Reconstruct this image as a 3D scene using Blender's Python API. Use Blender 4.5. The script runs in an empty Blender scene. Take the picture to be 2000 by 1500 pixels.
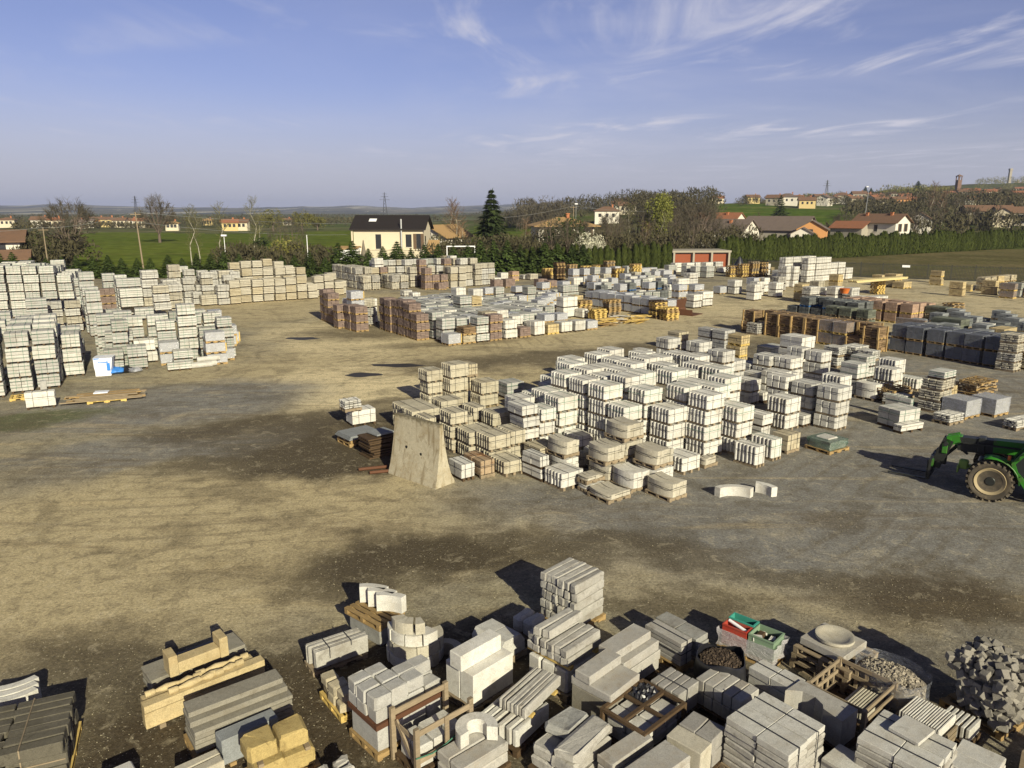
import bpy, math, random
import numpy as np
from mathutils import Vector, Matrix, noise as mnoise

# ------------------------------------------------------------------ camera, sky, sun, exposure
scene = bpy.context.scene
COL = scene.collection
R = math.radians
CAM_H = 8.5
cam_data = bpy.data.cameras.new("camera")
cam = bpy.data.objects.new("camera", cam_data)
COL.objects.link(cam)
cam.location = (0, 0, CAM_H)
cam.rotation_euler = (R(90 - 13.1), 0, 0)
cam_data.sensor_width = 36.0
cam_data.lens = 1450.0 / 2000.0 * 36.0
cam_data.clip_start = 0.1
cam_data.clip_end = 30000
scene.camera = cam

SUN_AZ, SUN_EL = 25.5, 25.0          # degrees to the right of straight behind the camera / above the horizon
sx, sy, sz = math.sin(R(SUN_AZ)) * math.cos(R(SUN_EL)), -math.cos(R(SUN_AZ)) * math.cos(R(SUN_EL)), math.sin(R(SUN_EL))
sun_data = bpy.data.lights.new("sun", "SUN")
sun_data.energy = 5.0
sun_data.angle = R(0.5)
sun_data.color = (1.0, 0.93, 0.70)
sun = bpy.data.objects.new("sun", sun_data)
COL.objects.link(sun)
sun.rotation_euler = Vector((-sx, -sy, -sz)).to_track_quat('-Z', 'Y').to_euler()

world = bpy.data.worlds.new("World")
scene.world = world
world.use_nodes = True
wt = world.node_tree
wt.nodes.clear()

def NN(t, kind, **kw):
    n = t.nodes.new(kind)
    for k, v in kw.items():
        setattr(n, k, v)
    return n

def MATH(t, op, a, b=None, c=None, clamp=False):
    n = NN(t, "ShaderNodeMath", operation=op, use_clamp=clamp)
    for i, v in enumerate((a, b, c)):
        if v is None:
            continue
        if isinstance(v, (int, float)):
            n.inputs[i].default_value = v
        else:
            t.links.new(v, n.inputs[i])
    return n.outputs[0]

def MIX(t, fac, a, b, mode='MIX'):
    n = NN(t, "ShaderNodeMix", data_type='RGBA', blend_type=mode)
    n.clamp_factor = True
    for sock, v in ((n.inputs[0], fac), (n.inputs[6], a), (n.inputs[7], b)):
        if isinstance(v, (int, float)):
            sock.default_value = v
        elif isinstance(v, (tuple, list)):
            sock.default_value = (*v[:3], 1)
        else:
            t.links.new(v, sock)
    return n.outputs[2]

def RANGE(t, v, a, b, c=0.0, d=1.0, smooth=True):
    n = NN(t, "ShaderNodeMapRange", interpolation_type='SMOOTHSTEP' if smooth else 'LINEAR')
    t.links.new(v, n.inputs[0])
    for i, x in enumerate((a, b, c, d)):
        n.inputs[i + 1].default_value = x
    return n.outputs[0]

def NOISE(t, vec, scale, detail=4, rough=0.55, dist=0.0, lac=2.0):
    n = NN(t, "ShaderNodeTexNoise")
    if vec is not None:
        t.links.new(vec, n.inputs["Vector"])
    n.inputs["Scale"].default_value = scale
    n.inputs["Detail"].default_value = detail
    n.inputs["Roughness"].default_value = rough
    n.inputs["Distortion"].default_value = dist
    return n.outputs["Fac"]

def MAPV(t, vec, loc=(0, 0, 0), rot=(0, 0, 0), scale=(1, 1, 1)):
    n = NN(t, "ShaderNodeMapping")
    t.links.new(vec, n.inputs[0])
    n.inputs[1].default_value = loc
    n.inputs[2].default_value = rot
    n.inputs[3].default_value = scale
    return n.outputs[0]

sky = NN(wt, "ShaderNodeTexSky", sky_type='NISHITA')
sky.sun_disc = False
sky.sun_elevation = R(SUN_EL)
sky.sun_rotation = R(180 - SUN_AZ)
sky.altitude = 250
sky.air_density = 1.0
sky.dust_density = 1.2
sky.ozone_density = 3.5
wco = NN(wt, "ShaderNodeTexCoord")
wsep = NN(wt, "ShaderNodeSeparateXYZ")
wt.links.new(wco.outputs["Generated"], wsep.inputs[0])
el = MATH(wt, 'MAXIMUM', wsep.outputs[2], 0.03)
cx = MATH(wt, 'DIVIDE', wsep.outputs[0], el)
cy = MATH(wt, 'DIVIDE', wsep.outputs[1], el)
cmb = NN(wt, "ShaderNodeCombineXYZ")
wt.links.new(cx, cmb.inputs[0]); wt.links.new(cy, cmb.inputs[1])
# high thin cirrus: stretched noise, torn by a second noise, thickest in a few broad areas
v1 = MAPV(wt, cmb.outputs[0], (2.9, 1.2, 0), (0, 0, R(18)), (0.62, 0.26, 1))
streak = NOISE(wt, v1, 1.5, 9, 0.60, 1.1)
v2 = MAPV(wt, cmb.outputs[0], (7.1, 0.9, 0), (0, 0, R(12)), (0.32, 0.42, 1))
area = NOISE(wt, v2, 0.9, 3, 0.5, 0.3)
v3 = MAPV(wt, cmb.outputs[0], (0.3, 0.2, 0), (0, 0, R(30)), (0.22, 0.16, 1))
veil = NOISE(wt, v3, 1.0, 5, 0.6, 0.8)
cl = MATH(wt, 'MULTIPLY', RANGE(wt, streak, 0.45, 0.74), RANGE(wt, area, 0.43, 0.62))
cl = MATH(wt, 'ADD', MATH(wt, 'MULTIPLY', cl, 1.15), MATH(wt, 'MULTIPLY', RANGE(wt, veil, 0.38, 0.76), 0.36))
cl = MATH(wt, 'MULTIPLY', cl, RANGE(wt, wsep.outputs[0], -0.45, 0.10, 0.30, 1.0))
cl = MATH(wt, 'MULTIPLY', cl, RANGE(wt, wsep.outputs[2], 0.015, 0.09), clamp=True)
tint = MIX(wt, 1.0, sky.outputs[0], (1.30, 1.0, 1.20), 'MULTIPLY')
low = RANGE(wt, wsep.outputs[2], 0.0, 0.16, 1.0, 0.0)
tint = MIX(wt, MATH(wt, 'MULTIPLY', low, 0.80), tint, (5.9, 6.3, 7.6))
skyc = MIX(wt, MATH(wt, 'MULTIPLY', cl, 0.85), tint, (8.0, 7.9, 9.0))
# added darkening of the upper sky, out of view, to deepen the shadows
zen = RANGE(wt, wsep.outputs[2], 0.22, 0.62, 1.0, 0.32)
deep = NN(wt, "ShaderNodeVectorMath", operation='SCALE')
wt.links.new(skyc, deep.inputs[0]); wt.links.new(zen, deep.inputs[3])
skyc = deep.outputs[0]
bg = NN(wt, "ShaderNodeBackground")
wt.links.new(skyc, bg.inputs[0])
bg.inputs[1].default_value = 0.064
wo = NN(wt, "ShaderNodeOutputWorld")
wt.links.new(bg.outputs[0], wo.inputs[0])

scene.view_settings.view_transform = 'Standard'
scene.view_settings.look = 'None'
scene.view_settings.exposure = 0.36
scene.view_settings.gamma = 1.0
scene.render.engine = 'CYCLES'
scene.cycles.max_bounces = 6
scene.cycles.diffuse_bounces = 3
scene.cycles.glossy_bounces = 2
scene.cycles.transparent_max_bounces = 12
scene.cycles.volume_bounces = 0
scene.cycles.use_denoising = True

# ------------------------------------------------------------------ materials
def new_mat(name):
    m = bpy.data.materials.new(name)
    m.use_nodes = True
    t = m.node_tree
    b = t.nodes["Principled BSDF"]
    return m, t, b

def obj_vec(t):
    """object coordinates shifted by a per-object random so that copies do not repeat"""
    co = NN(t, "ShaderNodeTexCoord")
    oi = NN(t, "ShaderNodeObjectInfo")
    sh = MATH(t, 'MULTIPLY', oi.outputs["Random"], 57.0)
    c = NN(t, "ShaderNodeCombineXYZ")
    for i in range(3):
        t.links.new(sh, c.inputs[i])
    a = NN(t, "ShaderNodeVectorMath", operation='ADD')
    t.links.new(co.outputs["Object"], a.inputs[0]); t.links.new(c.outputs[0], a.inputs[1])
    return a.outputs[0], oi

def stone_mat(name, col, var=0.18, stain=0.35, stain_col=None, rough=0.85, bump=0.25, grain=60.0, objvar=0.12):
    m, t, b = new_mat(name)
    vec, oi = obj_vec(t)
    geo = NN(t, "ShaderNodeNewGeometry")
    big = NOISE(t, vec, 1.7, 5, 0.6)
    mid = NOISE(t, vec, 9.0, 4, 0.65)
    fine = NOISE(t, vec, grain, 2, 0.6)
    k = MATH(t, 'ADD', 1.0 - var / 2 - objvar / 2, MATH(t, 'MULTIPLY', geo.outputs["Random Per Island"], var))
    k = MATH(t, 'ADD', k, MATH(t, 'MULTIPLY', oi.outputs["Random"], objvar))
    k = MATH(t, 'MULTIPLY', k, RANGE(t, fine, 0.25, 0.75, 0.76, 1.20, False))
    k = MATH(t, 'MULTIPLY', k, RANGE(t, mid, 0.3, 0.7, 0.85, 1.12, False))
    hs = NN(t, "ShaderNodeVectorMath", operation='SCALE')
    hs.inputs[0].default_value = col
    t.links.new(k, hs.inputs[3])
    sc = stain_col or (col[0] * 0.55, col[1] * 0.48, col[2] * 0.38)
    st = MATH(t, 'MULTIPLY', RANGE(t, MATH(t, 'ADD', MATH(t, 'MULTIPLY', big, 0.65), MATH(t, 'MULTIPLY', mid, 0.35)), 0.46, 0.66), stain)
    c = MIX(t, st, hs.outputs[0], sc)
    blot = NOISE(t, vec, 4.5, 9, 0.72, 0.8)
    c = MIX(t, MATH(t, 'MULTIPLY', RANGE(t, blot, 0.53, 0.66), stain * 0.75), c, (sc[0] * .62, sc[1] * .62, sc[2] * .62))
    c = MIX(t, MATH(t, 'MULTIPLY', RANGE(t, NOISE(t, vec, 95.0, 2, 0.5), 0.60, 0.72), 0.35), c, (sc[0] * .5, sc[1] * .5, sc[2] * .5))
    t.links.new(c, b.inputs["Base Color"])
    b.inputs["Roughness"].default_value = rough
    b.inputs["Specular IOR Level"].default_value = 0.25
    bp = NN(t, "ShaderNodeBump")
    bp.inputs["Strength"].default_value = bump
    bp.inputs["Distance"].default_value = 0.02
    t.links.new(mid, bp.inputs["Height"])
    t.links.new(bp.outputs[0], b.inputs["Normal"])
    return m

def plain_mat(name, col, rough=0.7, var=0.12, metal=0.0, spec=0.3, scale=6.0, stain=None, stain_amt=0.4):
    m, t, b = new_mat(name)
    vec, oi = obj_vec(t)
    geo = NN(t, "ShaderNodeNewGeometry")
    n = NOISE(t, vec, scale, 5, 0.6)
    k = MATH(t, 'ADD', 1 - var, MATH(t, 'MULTIPLY', n, var))
    k = MATH(t, 'ADD', k, MATH(t, 'MULTIPLY', geo.outputs["Random Per Island"], var))
    hs = NN(t, "ShaderNodeVectorMath", operation='SCALE')
    hs.inputs[0].default_value = col
    t.links.new(k, hs.inputs[3])
    c = hs.outputs[0]
    if stain:
        c = MIX(t, MATH(t, 'MULTIPLY', RANGE(t, NOISE(t, vec, scale * 0.4, 6, 0.65), 0.45, 0.7), stain_amt), c, stain)
    t.links.new(c, b.inputs["Base Color"])
    b.inputs["Roughness"].default_value = rough
    b.inputs["Metallic"].default_value = metal
    b.inputs["Specular IOR Level"].default_value = spec
    return m

def wood_mat(name, col, var=0.35):
    m, t, b = new_mat(name)
    vec, oi = obj_vec(t)
    geo = NN(t, "ShaderNodeNewGeometry")
    g = NOISE(t, MAPV(t, vec, scale=(3, 3, 22)), 2.0, 5, 0.65)
    k = MATH(t, 'ADD', 1 - var * 0.75, MATH(t, 'MULTIPLY', geo.outputs["Random Per Island"], var))
    k = MATH(t, 'ADD', k, MATH(t, 'MULTIPLY', oi.outputs["Random"], var * 0.5))
    k = MATH(t, 'MULTIPLY', k, RANGE(t, g, 0.3, 0.7, 0.75, 1.15, False))
    hs = NN(t, "ShaderNodeVectorMath", operation='SCALE')
    hs.inputs[0].default_value = col
    t.links.new(k, hs.inputs[3])
    t.links.new(hs.outputs[0], b.inputs["Base Color"])
    b.inputs["Roughness"].default_value = 0.8
    b.inputs["Specular IOR Level"].default_value = 0.2
    return m

def film_mat(name, tint, alpha, rough=0.22):
    """stretch wrap: mostly clear, crumpled, catching the light in streaks"""
    m, t, b = new_mat(name)
    vec, oi = obj_vec(t)
    n = NOISE(t, MAPV(t, vec, scale=(1.5, 1.5, 4.0)), 3.5, 6, 0.7, 1.5)
    bp = NN(t, "ShaderNodeBump")
    bp.inputs["Strength"].default_value = 0.9
    bp.inputs["Distance"].default_value = 0.06
    t.links.new(n, bp.inputs["Height"])
    b.inputs["Base Color"].default_value = (*tint, 1)
    b.inputs["Roughness"].default_value = rough
    b.inputs["Specular IOR Level"].default_value = 0.6
    t.links.new(bp.outputs[0], b.inputs["Normal"])
    tr = NN(t, "ShaderNodeBsdfTransparent")
    mx = NN(t, "ShaderNodeMixShader")
    a = RANGE(t, n, 0.35, 0.75, max(0.0, alpha - 0.14), min(1.0, alpha + 0.24), False)
    t.links.new(a, mx.inputs[0])
    t.links.new(tr.outputs[0], mx.inputs[1]); t.links.new(b.outputs[0], mx.inputs[2])
    t.links.new(mx.outputs[0], t.nodes["Material Output"].inputs[0])
    return m

M = {}
M['white'] = stone_mat('white_concrete', (0.600, 0.585, 0.535), 0.12, 0.42)
M['white2'] = stone_mat('pale_granite', (0.505, 0.495, 0.455), 0.18, 0.42)
M['lgrey'] = stone_mat('light_grey_granite', (0.405, 0.398, 0.372), 0.18, 0.35)
M['ggrey'] = stone_mat('greenish_grey_stone', (0.345, 0.338, 0.308), 0.18, 0.35)
M['cream'] = stone_mat('cream_stone', (0.464, 0.431, 0.347), 0.22, 0.35)
M['buff'] = stone_mat('buff_stone', (0.430, 0.378, 0.267), 0.25, 0.40)
M['oldbuff'] = stone_mat('weathered_buff_kerb', (0.453, 0.414, 0.315), 0.18, 0.55, (0.24, 0.20, 0.13))
M['brown'] = stone_mat('reddish_brown_porphyry', (0.225, 0.168, 0.142), 0.25, 0.30, (0.16, 0.10, 0.075))
M['splitm'] = stone_mat('brown_split_stone', (0.25, 0.17, 0.095), 0.6, 0.45, (0.07, 0.05, 0.03))
M['slate'] = stone_mat('dark_slate', (0.052, 0.057, 0.067), 0.3, 0.2)
M['dgrey'] = stone_mat('dark_grey_paver', (0.146, 0.155, 0.150), 0.25, 0.3, (0.10, 0.10, 0.09))
M['warmgrey'] = stone_mat('warm_grey_beam', (0.245, 0.228, 0.185), 0.15, 0.45)
M['oldpost'] = stone_mat('dark_weathered_post', (0.116, 0.105, 0.079), 0.3, 0.6, (0.06, 0.052, 0.036))
M['mgrey'] = stone_mat('mid_grey_slab', (0.232, 0.245, 0.249), 0.2, 0.25)
M['moss'] = stone_mat('mossy_dark_block', (0.129, 0.138, 0.107), 0.4, 0.5, (0.07, 0.085, 0.05))
M['tan'] = stone_mat('tan_sandstone', (0.482, 0.387, 0.215), 0.22, 0.45)
M['yellow'] = stone_mat('yellow_split_stone', (0.40, 0.305, 0.125), 0.3, 0.65, (0.20, 0.135, 0.05))
M['pinkish'] = stone_mat('pinkish_slab', (0.361, 0.249, 0.181), 0.25, 0.3)
M['rough'] = stone_mat('rough_pale_granite', (0.381, 0.366, 0.328), 0.28, 0.65, (0.20, 0.175, 0.14), bump=0.7)
M['roughgrey'] = stone_mat('rough_grey_granite', (0.304, 0.302, 0.280), 0.3, 0.5, (0.17, 0.15, 0.12), bump=0.7)
M['sawn'] = stone_mat('sawn_pale_slab', (0.382, 0.366, 0.331), 0.14, 0.55, (0.27, 0.225, 0.165), bump=0.15)
M['bluegrey'] = stone_mat('blue_grey_kerb', (0.292, 0.280, 0.258), 0.12, 0.4)

M['cobble'] = stone_mat('porphyry_cobble', (0.292, 0.258, 0.202), 0.75, 0.35, (0.14, 0.12, 0.09), bump=0.5)
M['cobbledark'] = stone_mat('dark_cobble', (0.232, 0.215, 0.181), 0.9, 0.4, (0.13, 0.125, 0.12), bump=0.5)
def streaked_concrete():
    m = stone_mat('cast_concrete', (0.47, 0.425, 0.315), 0.05, 0.6, (0.24, 0.18, 0.09), bump=0.3)
    t = m.node_tree; b = t.nodes["Principled BSDF"]; src = b.inputs["Base Color"].links[0].from_socket
    P = NN(t, "ShaderNodeTexCoord").outputs["Object"]
    run = NOISE(t, MAPV(t, P, scale=(3.2, 3.2, 0.22)), 1.6, 6, 0.65, 0.5)          # rain streaks
    c = MIX(t, MATH(t, 'MULTIPLY', RANGE(t, run, 0.50, 0.66), 0.65), src, (0.17, 0.125, 0.06))
    z = NN(t, "ShaderNodeSeparateXYZ"); t.links.new(P, z.inputs[0])
    top = RANGE(t, MATH(t, 'ADD', z.outputs[2], MATH(t, 'MULTIPLY', NOISE(t, P, 5, 5, .7), 0.5)), 2.12, 2.30)
    c = MIX(t, MATH(t, 'MULTIPLY', top, 0.8), c, (0.09, 0.075, 0.04))              # moss along the top edge
    t.links.new(c, b.inputs["Base Color"])
    return m
M['rusty'] = stone_mat('rust_stained_block', (0.378, 0.284, 0.181), 0.1, 0.95, (0.22, 0.095, 0.03))
M['gravelbrown'] = stone_mat('dark_bark_gravel', (0.065, 0.047, 0.034), 1.0, 0.4, (0.15, 0.11, 0.07))
M['concrete'] = streaked_concrete()
M['wood'] = wood_mat('pallet_wood', (0.33, 0.225, 0.10))
M['woodgrey'] = wood_mat('weathered_wood', (0.26, 0.205, 0.135))
M['woodyellow'] = wood_mat('fresh_yellow_timber', (0.56, 0.40, 0.13), 0.25)
M['wooddark'] = wood_mat('dark_wood_gap_shade', (0.085, 0.055, 0.03))  # dark wood; bearers take it to paint in shade between tiers
M['bluepaint'] = plain_mat('blue_pallet_paint', (0.03, 0.10, 0.26))
M['strap'] = plain_mat('black_strap', (0.03, 0.03, 0.035), 0.5)
M['strapgreen'] = plain_mat('green_strap', (0.05, 0.17, 0.11), 0.5)
M['film'] = film_mat('clear_stretch_film', (0.62, 0.64, 0.70), 0.40, 0.13)
M['filmdark'] = film_mat('film_over_slate', (0.42, 0.44, 0.50), 0.20, 0.16)
M['filmwhite'] = film_mat('crumpled_white_film', (0.62, 0.60, 0.62), 0.58, 0.3)
M['filmgreen'] = film_mat('green_film', (0.10, 0.17, 0.13), 0.6, 0.2)
M['plasticwhite'] = plain_mat('white_bulk_bag', (0.72, 0.74, 0.80), 0.55)
M['plasticblue'] = plain_mat('blue_plastic_sack', (0.05, 0.22, 0.62), 0.4)
M['plasticblack'] = plain_mat('black_plastic', (0.018, 0.018, 0.022), 0.35, spec=0.5)
M['plasticred'] = plain_mat('red_plastic_crate', (0.38, 0.05, 0.03), 0.5, stain=(0.22, 0.15, 0.11), stain_amt=0.5)
M['plasticteal'] = plain_mat('teal_plastic_crate', (0.05, 0.27, 0.21), 0.5)
M['plasticgreen'] = plain_mat('pale_green_crate', (0.19, 0.27, 0.18), 0.5)
M['rust'] = plain_mat('rusty_steel', (0.095, 0.042, 0.022), 0.8, 0.4)
M['orange'] = plain_mat('orange_paint', (0.62, 0.17, 0.035), 0.6)
M['brick'] = plain_mat('orange_red_door', (0.25, 0.07, 0.032), 0.8)
M['metal'] = plain_mat('galvanised_steel', (0.42, 0.43, 0.42), 0.45, metal=0.6)
M['fencemetal'] = plain_mat('dull_fence_steel', (0.055, 0.055, 0.045), 0.6, metal=0.2)
M['greenpaint'] = plain_mat('dirty_green_paint', (0.03, 0.17, 0.015), 0.42, 0.15, spec=0.4, stain=(0.075, 0.065, 0.035), stain_amt=0.8)
M['bracketgreen'] = plain_mat('yellow_green_paint', (0.22, 0.34, 0.08), 0.5)
M['darkmetal'] = plain_mat('greasy_dark_steel', (0.03, 0.032, 0.03), 0.45, 0.3, metal=0.3)
M['rubber'] = plain_mat('dusty_tyre_rubber', (0.065, 0.055, 0.042), 0.9, 0.5, stain=(0.24, 0.19, 0.12), stain_amt=0.6)
M['timberpale'] = wood_mat('pale_new_timber', (0.60, 0.50, 0.25), 0.2)
M['rim'] = plain_mat('dusty_cream_rim', (0.36, 0.29, 0.17), 0.6, 0.2)
M['glass'] = plain_mat('dark_cab_glass', (0.02, 0.025, 0.025), 0.08, 0.05, spec=0.6)
M['lampwhite'] = plain_mat('white_lamp_head', (0.85, 0.85, 0.85), 0.4)

# ------------------------------------------------------------------ mesh helpers
class MB:
    """collects boxes, prisms, tubes and lathes; build() links them as one mesh object"""
    def __init__(s, mat=None):
        s.v, s.f, s.m, s.smooth = [], [], Matrix.Identity(4), False
    def pts(s, ps):
        b = len(s.v)
        for p in ps:
            q = s.m @ Vector(p)
            s.v.append((q.x, q.y, q.z))
        return b
    def box(s, x0, y0, z0, x1, y1, z1, c=0.0, j=0.0, rng=random):
        if c <= 0:
            ps = [(x, y, z) for z in (z0, z1) for x, y in ((x0, y0), (x1, y0), (x1, y1), (x0, y1))]
            if j: ps = [tuple(q + rng.uniform(-j, j) for q in p) for p in ps]
            b = s.pts(ps)
            s.f += [tuple(b + i for i in q) for q in ((3, 2, 1, 0), (4, 5, 6, 7), (0, 1, 5, 4), (1, 2, 6, 5), (2, 3, 7, 6), (3, 0, 4, 7))]
            return
        def ring(i, z):
            return [(x0 + i + (c if False else 0), y0 + i, z), (x1 - i, y0 + i, z), (x1 - i, y1 - i, z), (x0 + i, y1 - i, z)]
        def oct(i, cc, z):
            a0, a1, b0, b1 = x0 + i, x1 - i, y0 + i, y1 - i
            return [(a0 + cc, b0, z), (a1 - cc, b0, z), (a1, b0 + cc, z), (a1, b1 - cc, z), (a1 - cc, b1, z), (a0 + cc, b1, z), (a0, b1 - cc, z), (a0, b0 + cc, z)]
        rings = [oct(c, c * .4, z0), oct(0, c, z0 + c), oct(0, c, z1 - c), oct(c, c * .4, z1)]
        if j:
            off = [(rng.uniform(-j, j), rng.uniform(-j, j)) for _ in range(8)]
            rings = [[(p[0] + o[0] + rng.uniform(-j, j) * .5, p[1] + o[1] + rng.uniform(-j, j) * .5, p[2] + rng.uniform(-j, j) * .4) for p, o in zip(r, off)] for r in rings]
        b = s.pts([p for r in rings for p in r])
        for k in range(3):
            for i in range(8):
                s.f.append((b + k * 8 + i, b + k * 8 + (i + 1) % 8, b + (k + 1) * 8 + (i + 1) % 8, b + (k + 1) * 8 + i))
        s.f.append(tuple(b + 7 - i for i in range(8)))
        s.f.append(tuple(b + 24 + i for i in range(8)))
    def prism(s, poly, z0, z1, shrink=None):
        n = len(poly)
        b = s.pts([(x, y, z0) for x, y in poly] + [(x, y, z1) for x, y in (shrink or poly)])
        s.f.append(tuple(b + n - 1 - i for i in range(n)))
        s.f.append(tuple(b + n + i for i in range(n)))
        for i in range(n):
            j = (i + 1) % n
            s.f.append((b + i, b + j, b + n + j, b + n + i))
    def arc(s, cx, cy, r0, r1, a0, a1, z0, z1, n=10):
        """curved block: a ring sector"""
        A = [R(a0 + (a1 - a0) * i / n) for i in range(n + 1)]
        full = abs(a1 - a0) >= 359.9
        if full: A = A[:-1]
        ps = []
        for a in A:
            ca, sa = math.cos(a), math.sin(a)
            ps += [(cx + r0 * ca, cy + r0 * sa, z0), (cx + r1 * ca, cy + r1 * sa, z0), (cx + r1 * ca, cy + r1 * sa, z1), (cx + r0 * ca, cy + r0 * sa, z1)]
        b = s.pts(ps)
        k = len(A)
        for i in range(k if full else k - 1):
            p, q = b + 4 * i, b + 4 * ((i + 1) % k)
            for e in range(4):
                s.f.append((p + e, q + e, q + (e + 1) % 4, p + (e + 1) % 4))
        if not full:
            s.f.append((b + 3, b + 2, b + 1, b)); e = b + 4 * (k - 1); s.f.append((e, e + 1, e + 2, e + 3))
    def tube(s, p0, p1, r0, r1=None, n=6, cap=True):
        r1 = r0 if r1 is None else r1
        p0, p1 = Vector(p0), Vector(p1)
        d = (p1 - p0)
        if d.length < 1e-6: return
        d.normalize()
        u = d.cross(Vector((0, 0, 1)) if abs(d.z) < .95 else Vector((1, 0, 0))).normalized()
        w = d.cross(u)
        ps = []
        for p, r in ((p0, r0), (p1, r1)):
            for i in range(n):
                a = 2 * math.pi * i / n
                ps.append(p + (u * math.cos(a) + w * math.sin(a)) * r)
        b = s.pts(ps)
        for i in range(n):
            s.f.append((b + i, b + (i + 1) % n, b + n + (i + 1) % n, b + n + i))
        if cap:
            s.f.append(tuple(b + n - 1 - i for i in range(n))); s.f.append(tuple(b + n + i for i in range(n)))
    def beam(s, p0, p1, w, h):
        """rectangular bar between two points"""
        p0, p1 = Vector(p0), Vector(p1)
        d = (p1 - p0).normalized()
        u = d.cross(Vector((0, 0, 1)) if abs(d.z) < .95 else Vector((1, 0, 0))).normalized() * (w / 2)
        t = d.cross(u.normalized()) * (h / 2)
        b = s.pts([p + a for p in (p0, p1) for a in (-u - t, u - t, u + t, -u + t)])
        s.f += [tuple(b + i for i in q) for q in ((3, 2, 1, 0), (4, 5, 6, 7), (0, 1, 5, 4), (1, 2, 6, 5), (2, 3, 7, 6), (3, 0, 4, 7))]
    def lathe(s, prof, n=16, axis='z', c=(0, 0, 0)):
        """prof: list of (radius, height)"""
        ps = []
        for r, h in prof:
            for i in range(n):
                a = 2 * math.pi * i / n
                p = (r * math.cos(a), r * math.sin(a), h)
                if axis == 'y': p = (p[0], p[2], p[1])
                if axis == 'x': p = (p[2], p[0], p[1])
                ps.append((p[0] + c[0], p[1] + c[1], p[2] + c[2]))
        b = s.pts(ps)
        for k in range(len(prof) - 1):
            for i in range(n):
                s.f.append((b + k * n + i, b + k * n + (i + 1) % n, b + (k + 1) * n + (i + 1) % n, b + (k + 1) * n + i))
        s.f.append(tuple(b + n - 1 - i for i in range(n))); s.f.append(tuple(b + (len(prof) - 1) * n + i for i in range(n)))
    def poly(s, ps):
        b = s.pts(ps); s.f.append(tuple(range(b, b + len(ps))))
    def mesh(s, name, mat, smooth=None):
        me = bpy.data.meshes.new(name)
        me.from_pydata(s.v, [], s.f)
        me.materials.append(mat)
        if smooth or s.smooth:
            me.polygons.foreach_set("use_smooth", [True] * len(me.polygons))
            me.set_sharp_from_angle(angle=R(smooth if smooth and smooth is not True else 35))
        me.update()
        return me
    def build(s, name, mat, parent=None, smooth=None, fixn=False):
        me = s.mesh(name, mat, smooth)
        return link(name, me, parent)

def link(name, me, parent=None, loc=None, rz=None):
    o = bpy.data.objects.new(name, me)
    COL.objects.link(o)
    if parent: o.parent = parent
    if loc is not None: o.location = loc
    if rz is not None: o.rotation_euler = (0, 0, rz)
    return o

def tag(o, label, cat, group=None):
    o["label"] = label; o["category"] = cat
    if group: o["group"] = group
    return o

def empty(name, loc, rz=0.0, label=None, cat=None, group=None):
    o = bpy.data.objects.new(name, None)
    COL.objects.link(o)
    o.empty_display_size = 0.3
    o.location = loc; o.rotation_euler = (0, 0, rz)
    if label: tag(o, label, cat, group)
    return o

def struct(o, kind='structure'):
    o["kind"] = kind
    return o

def copy_tree(o, parent=None):
    c = o.copy(); COL.objects.link(c)
    if parent: c.parent = parent
    for ch in list(o.children): copy_tree(ch, c)
    return c

# ------------------------------------------------------------------ ground
CTRL = [  # terrain heights: x, y, z  (hill to the north-east, flat plain elsewhere)
    (0,120,0.0), (0,160,0.0), (0,200,0.0), (0,230,0.3), (12,119,0.0), (16,159,0.0),
    (20,199,0.0), (23,229,0.3), (24,118,0.0), (32,157,0.0), (40,196,0.0), (45,225,0.3),
    (35,115,0.0), (46,153,0.0), (58,191,0.0), (67,220,0.3), (45,111,0.0), (60,148,0.0),
    (75,186,0.0), (86,213,0.3), (54,107,0.0), (72,143,0.0), (90,179,0.0), (103,205,0.3),
    (62,103,0.0), (83,137,0.0), (103,171,0.0), (119,197,0.3), (69,98,0.0), (92,131,0.0),
    (115,163,0.0), (133,188,0.3), (75,93,0.0), (100,125,0.0), (125,156,0.0), (144,179,0.3),
    (-56,21,0.0), (-188,68,0.0), (-376,137,0.0), (-752,274,0.0), (-1879,684,0.0), (-5638,2052,0.0),
    (-46,39,0.0), (-153,129,0.0), (-306,257,0.0), (-613,514,0.0), (-1532,1286,0.0), (-4596,3857,0.0),
    (-34,49,0.0), (-115,164,0.0), (-229,328,0.0), (-459,655,0.0), (-1147,1638,0.0), (-3441,4915,0.0),
    (-25,54,0.0), (-85,181,0.0), (-169,363,0.0), (-338,725,0.0), (-845,1813,0.0), (-2536,5438,0.0),
    (-16,58,0.0), (-52,193,0.0), (-104,386,0.0), (-207,773,0.0), (-518,1932,0.0), (-1553,5796,0.0),
    (-8,59,0.0), (-28,198,0.0), (-56,396,0.0), (-111,792,0.0), (-278,1981,0.0), (-835,5942,0.0),
    (86,319,6.5), (135,502,12.3), (107,312,6.5), (139,407,10.8), (188,528,13.4), (169,534,14.5),
    (180,412,9.1), (240,550,13.7), (300,687,20.6), (202,402,8.5), (292,581,15.0), (382,759,24.5),
    (251,432,9.8), (402,692,21.4), (452,778,25.4), (379,588,15.6), (542,840,26.0), (767,1171,48.9),
    (357,483,12.5), (594,804,28.6), (891,1206,56.9), (386,460,12.5), (643,766,26.6), (964,1149,54.8),
    (116,690,9.0), (90,895,9.1), (20,600,8.1), (178,882,12.7), (233,869,17.0), (312,844,19.4),
    (866,2345,28.6), (333,2478,15.2), (1370,2092,62.2), (89,441,9.4), (40,398,7.7),
]
CP = np.array(CTRL)
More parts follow.
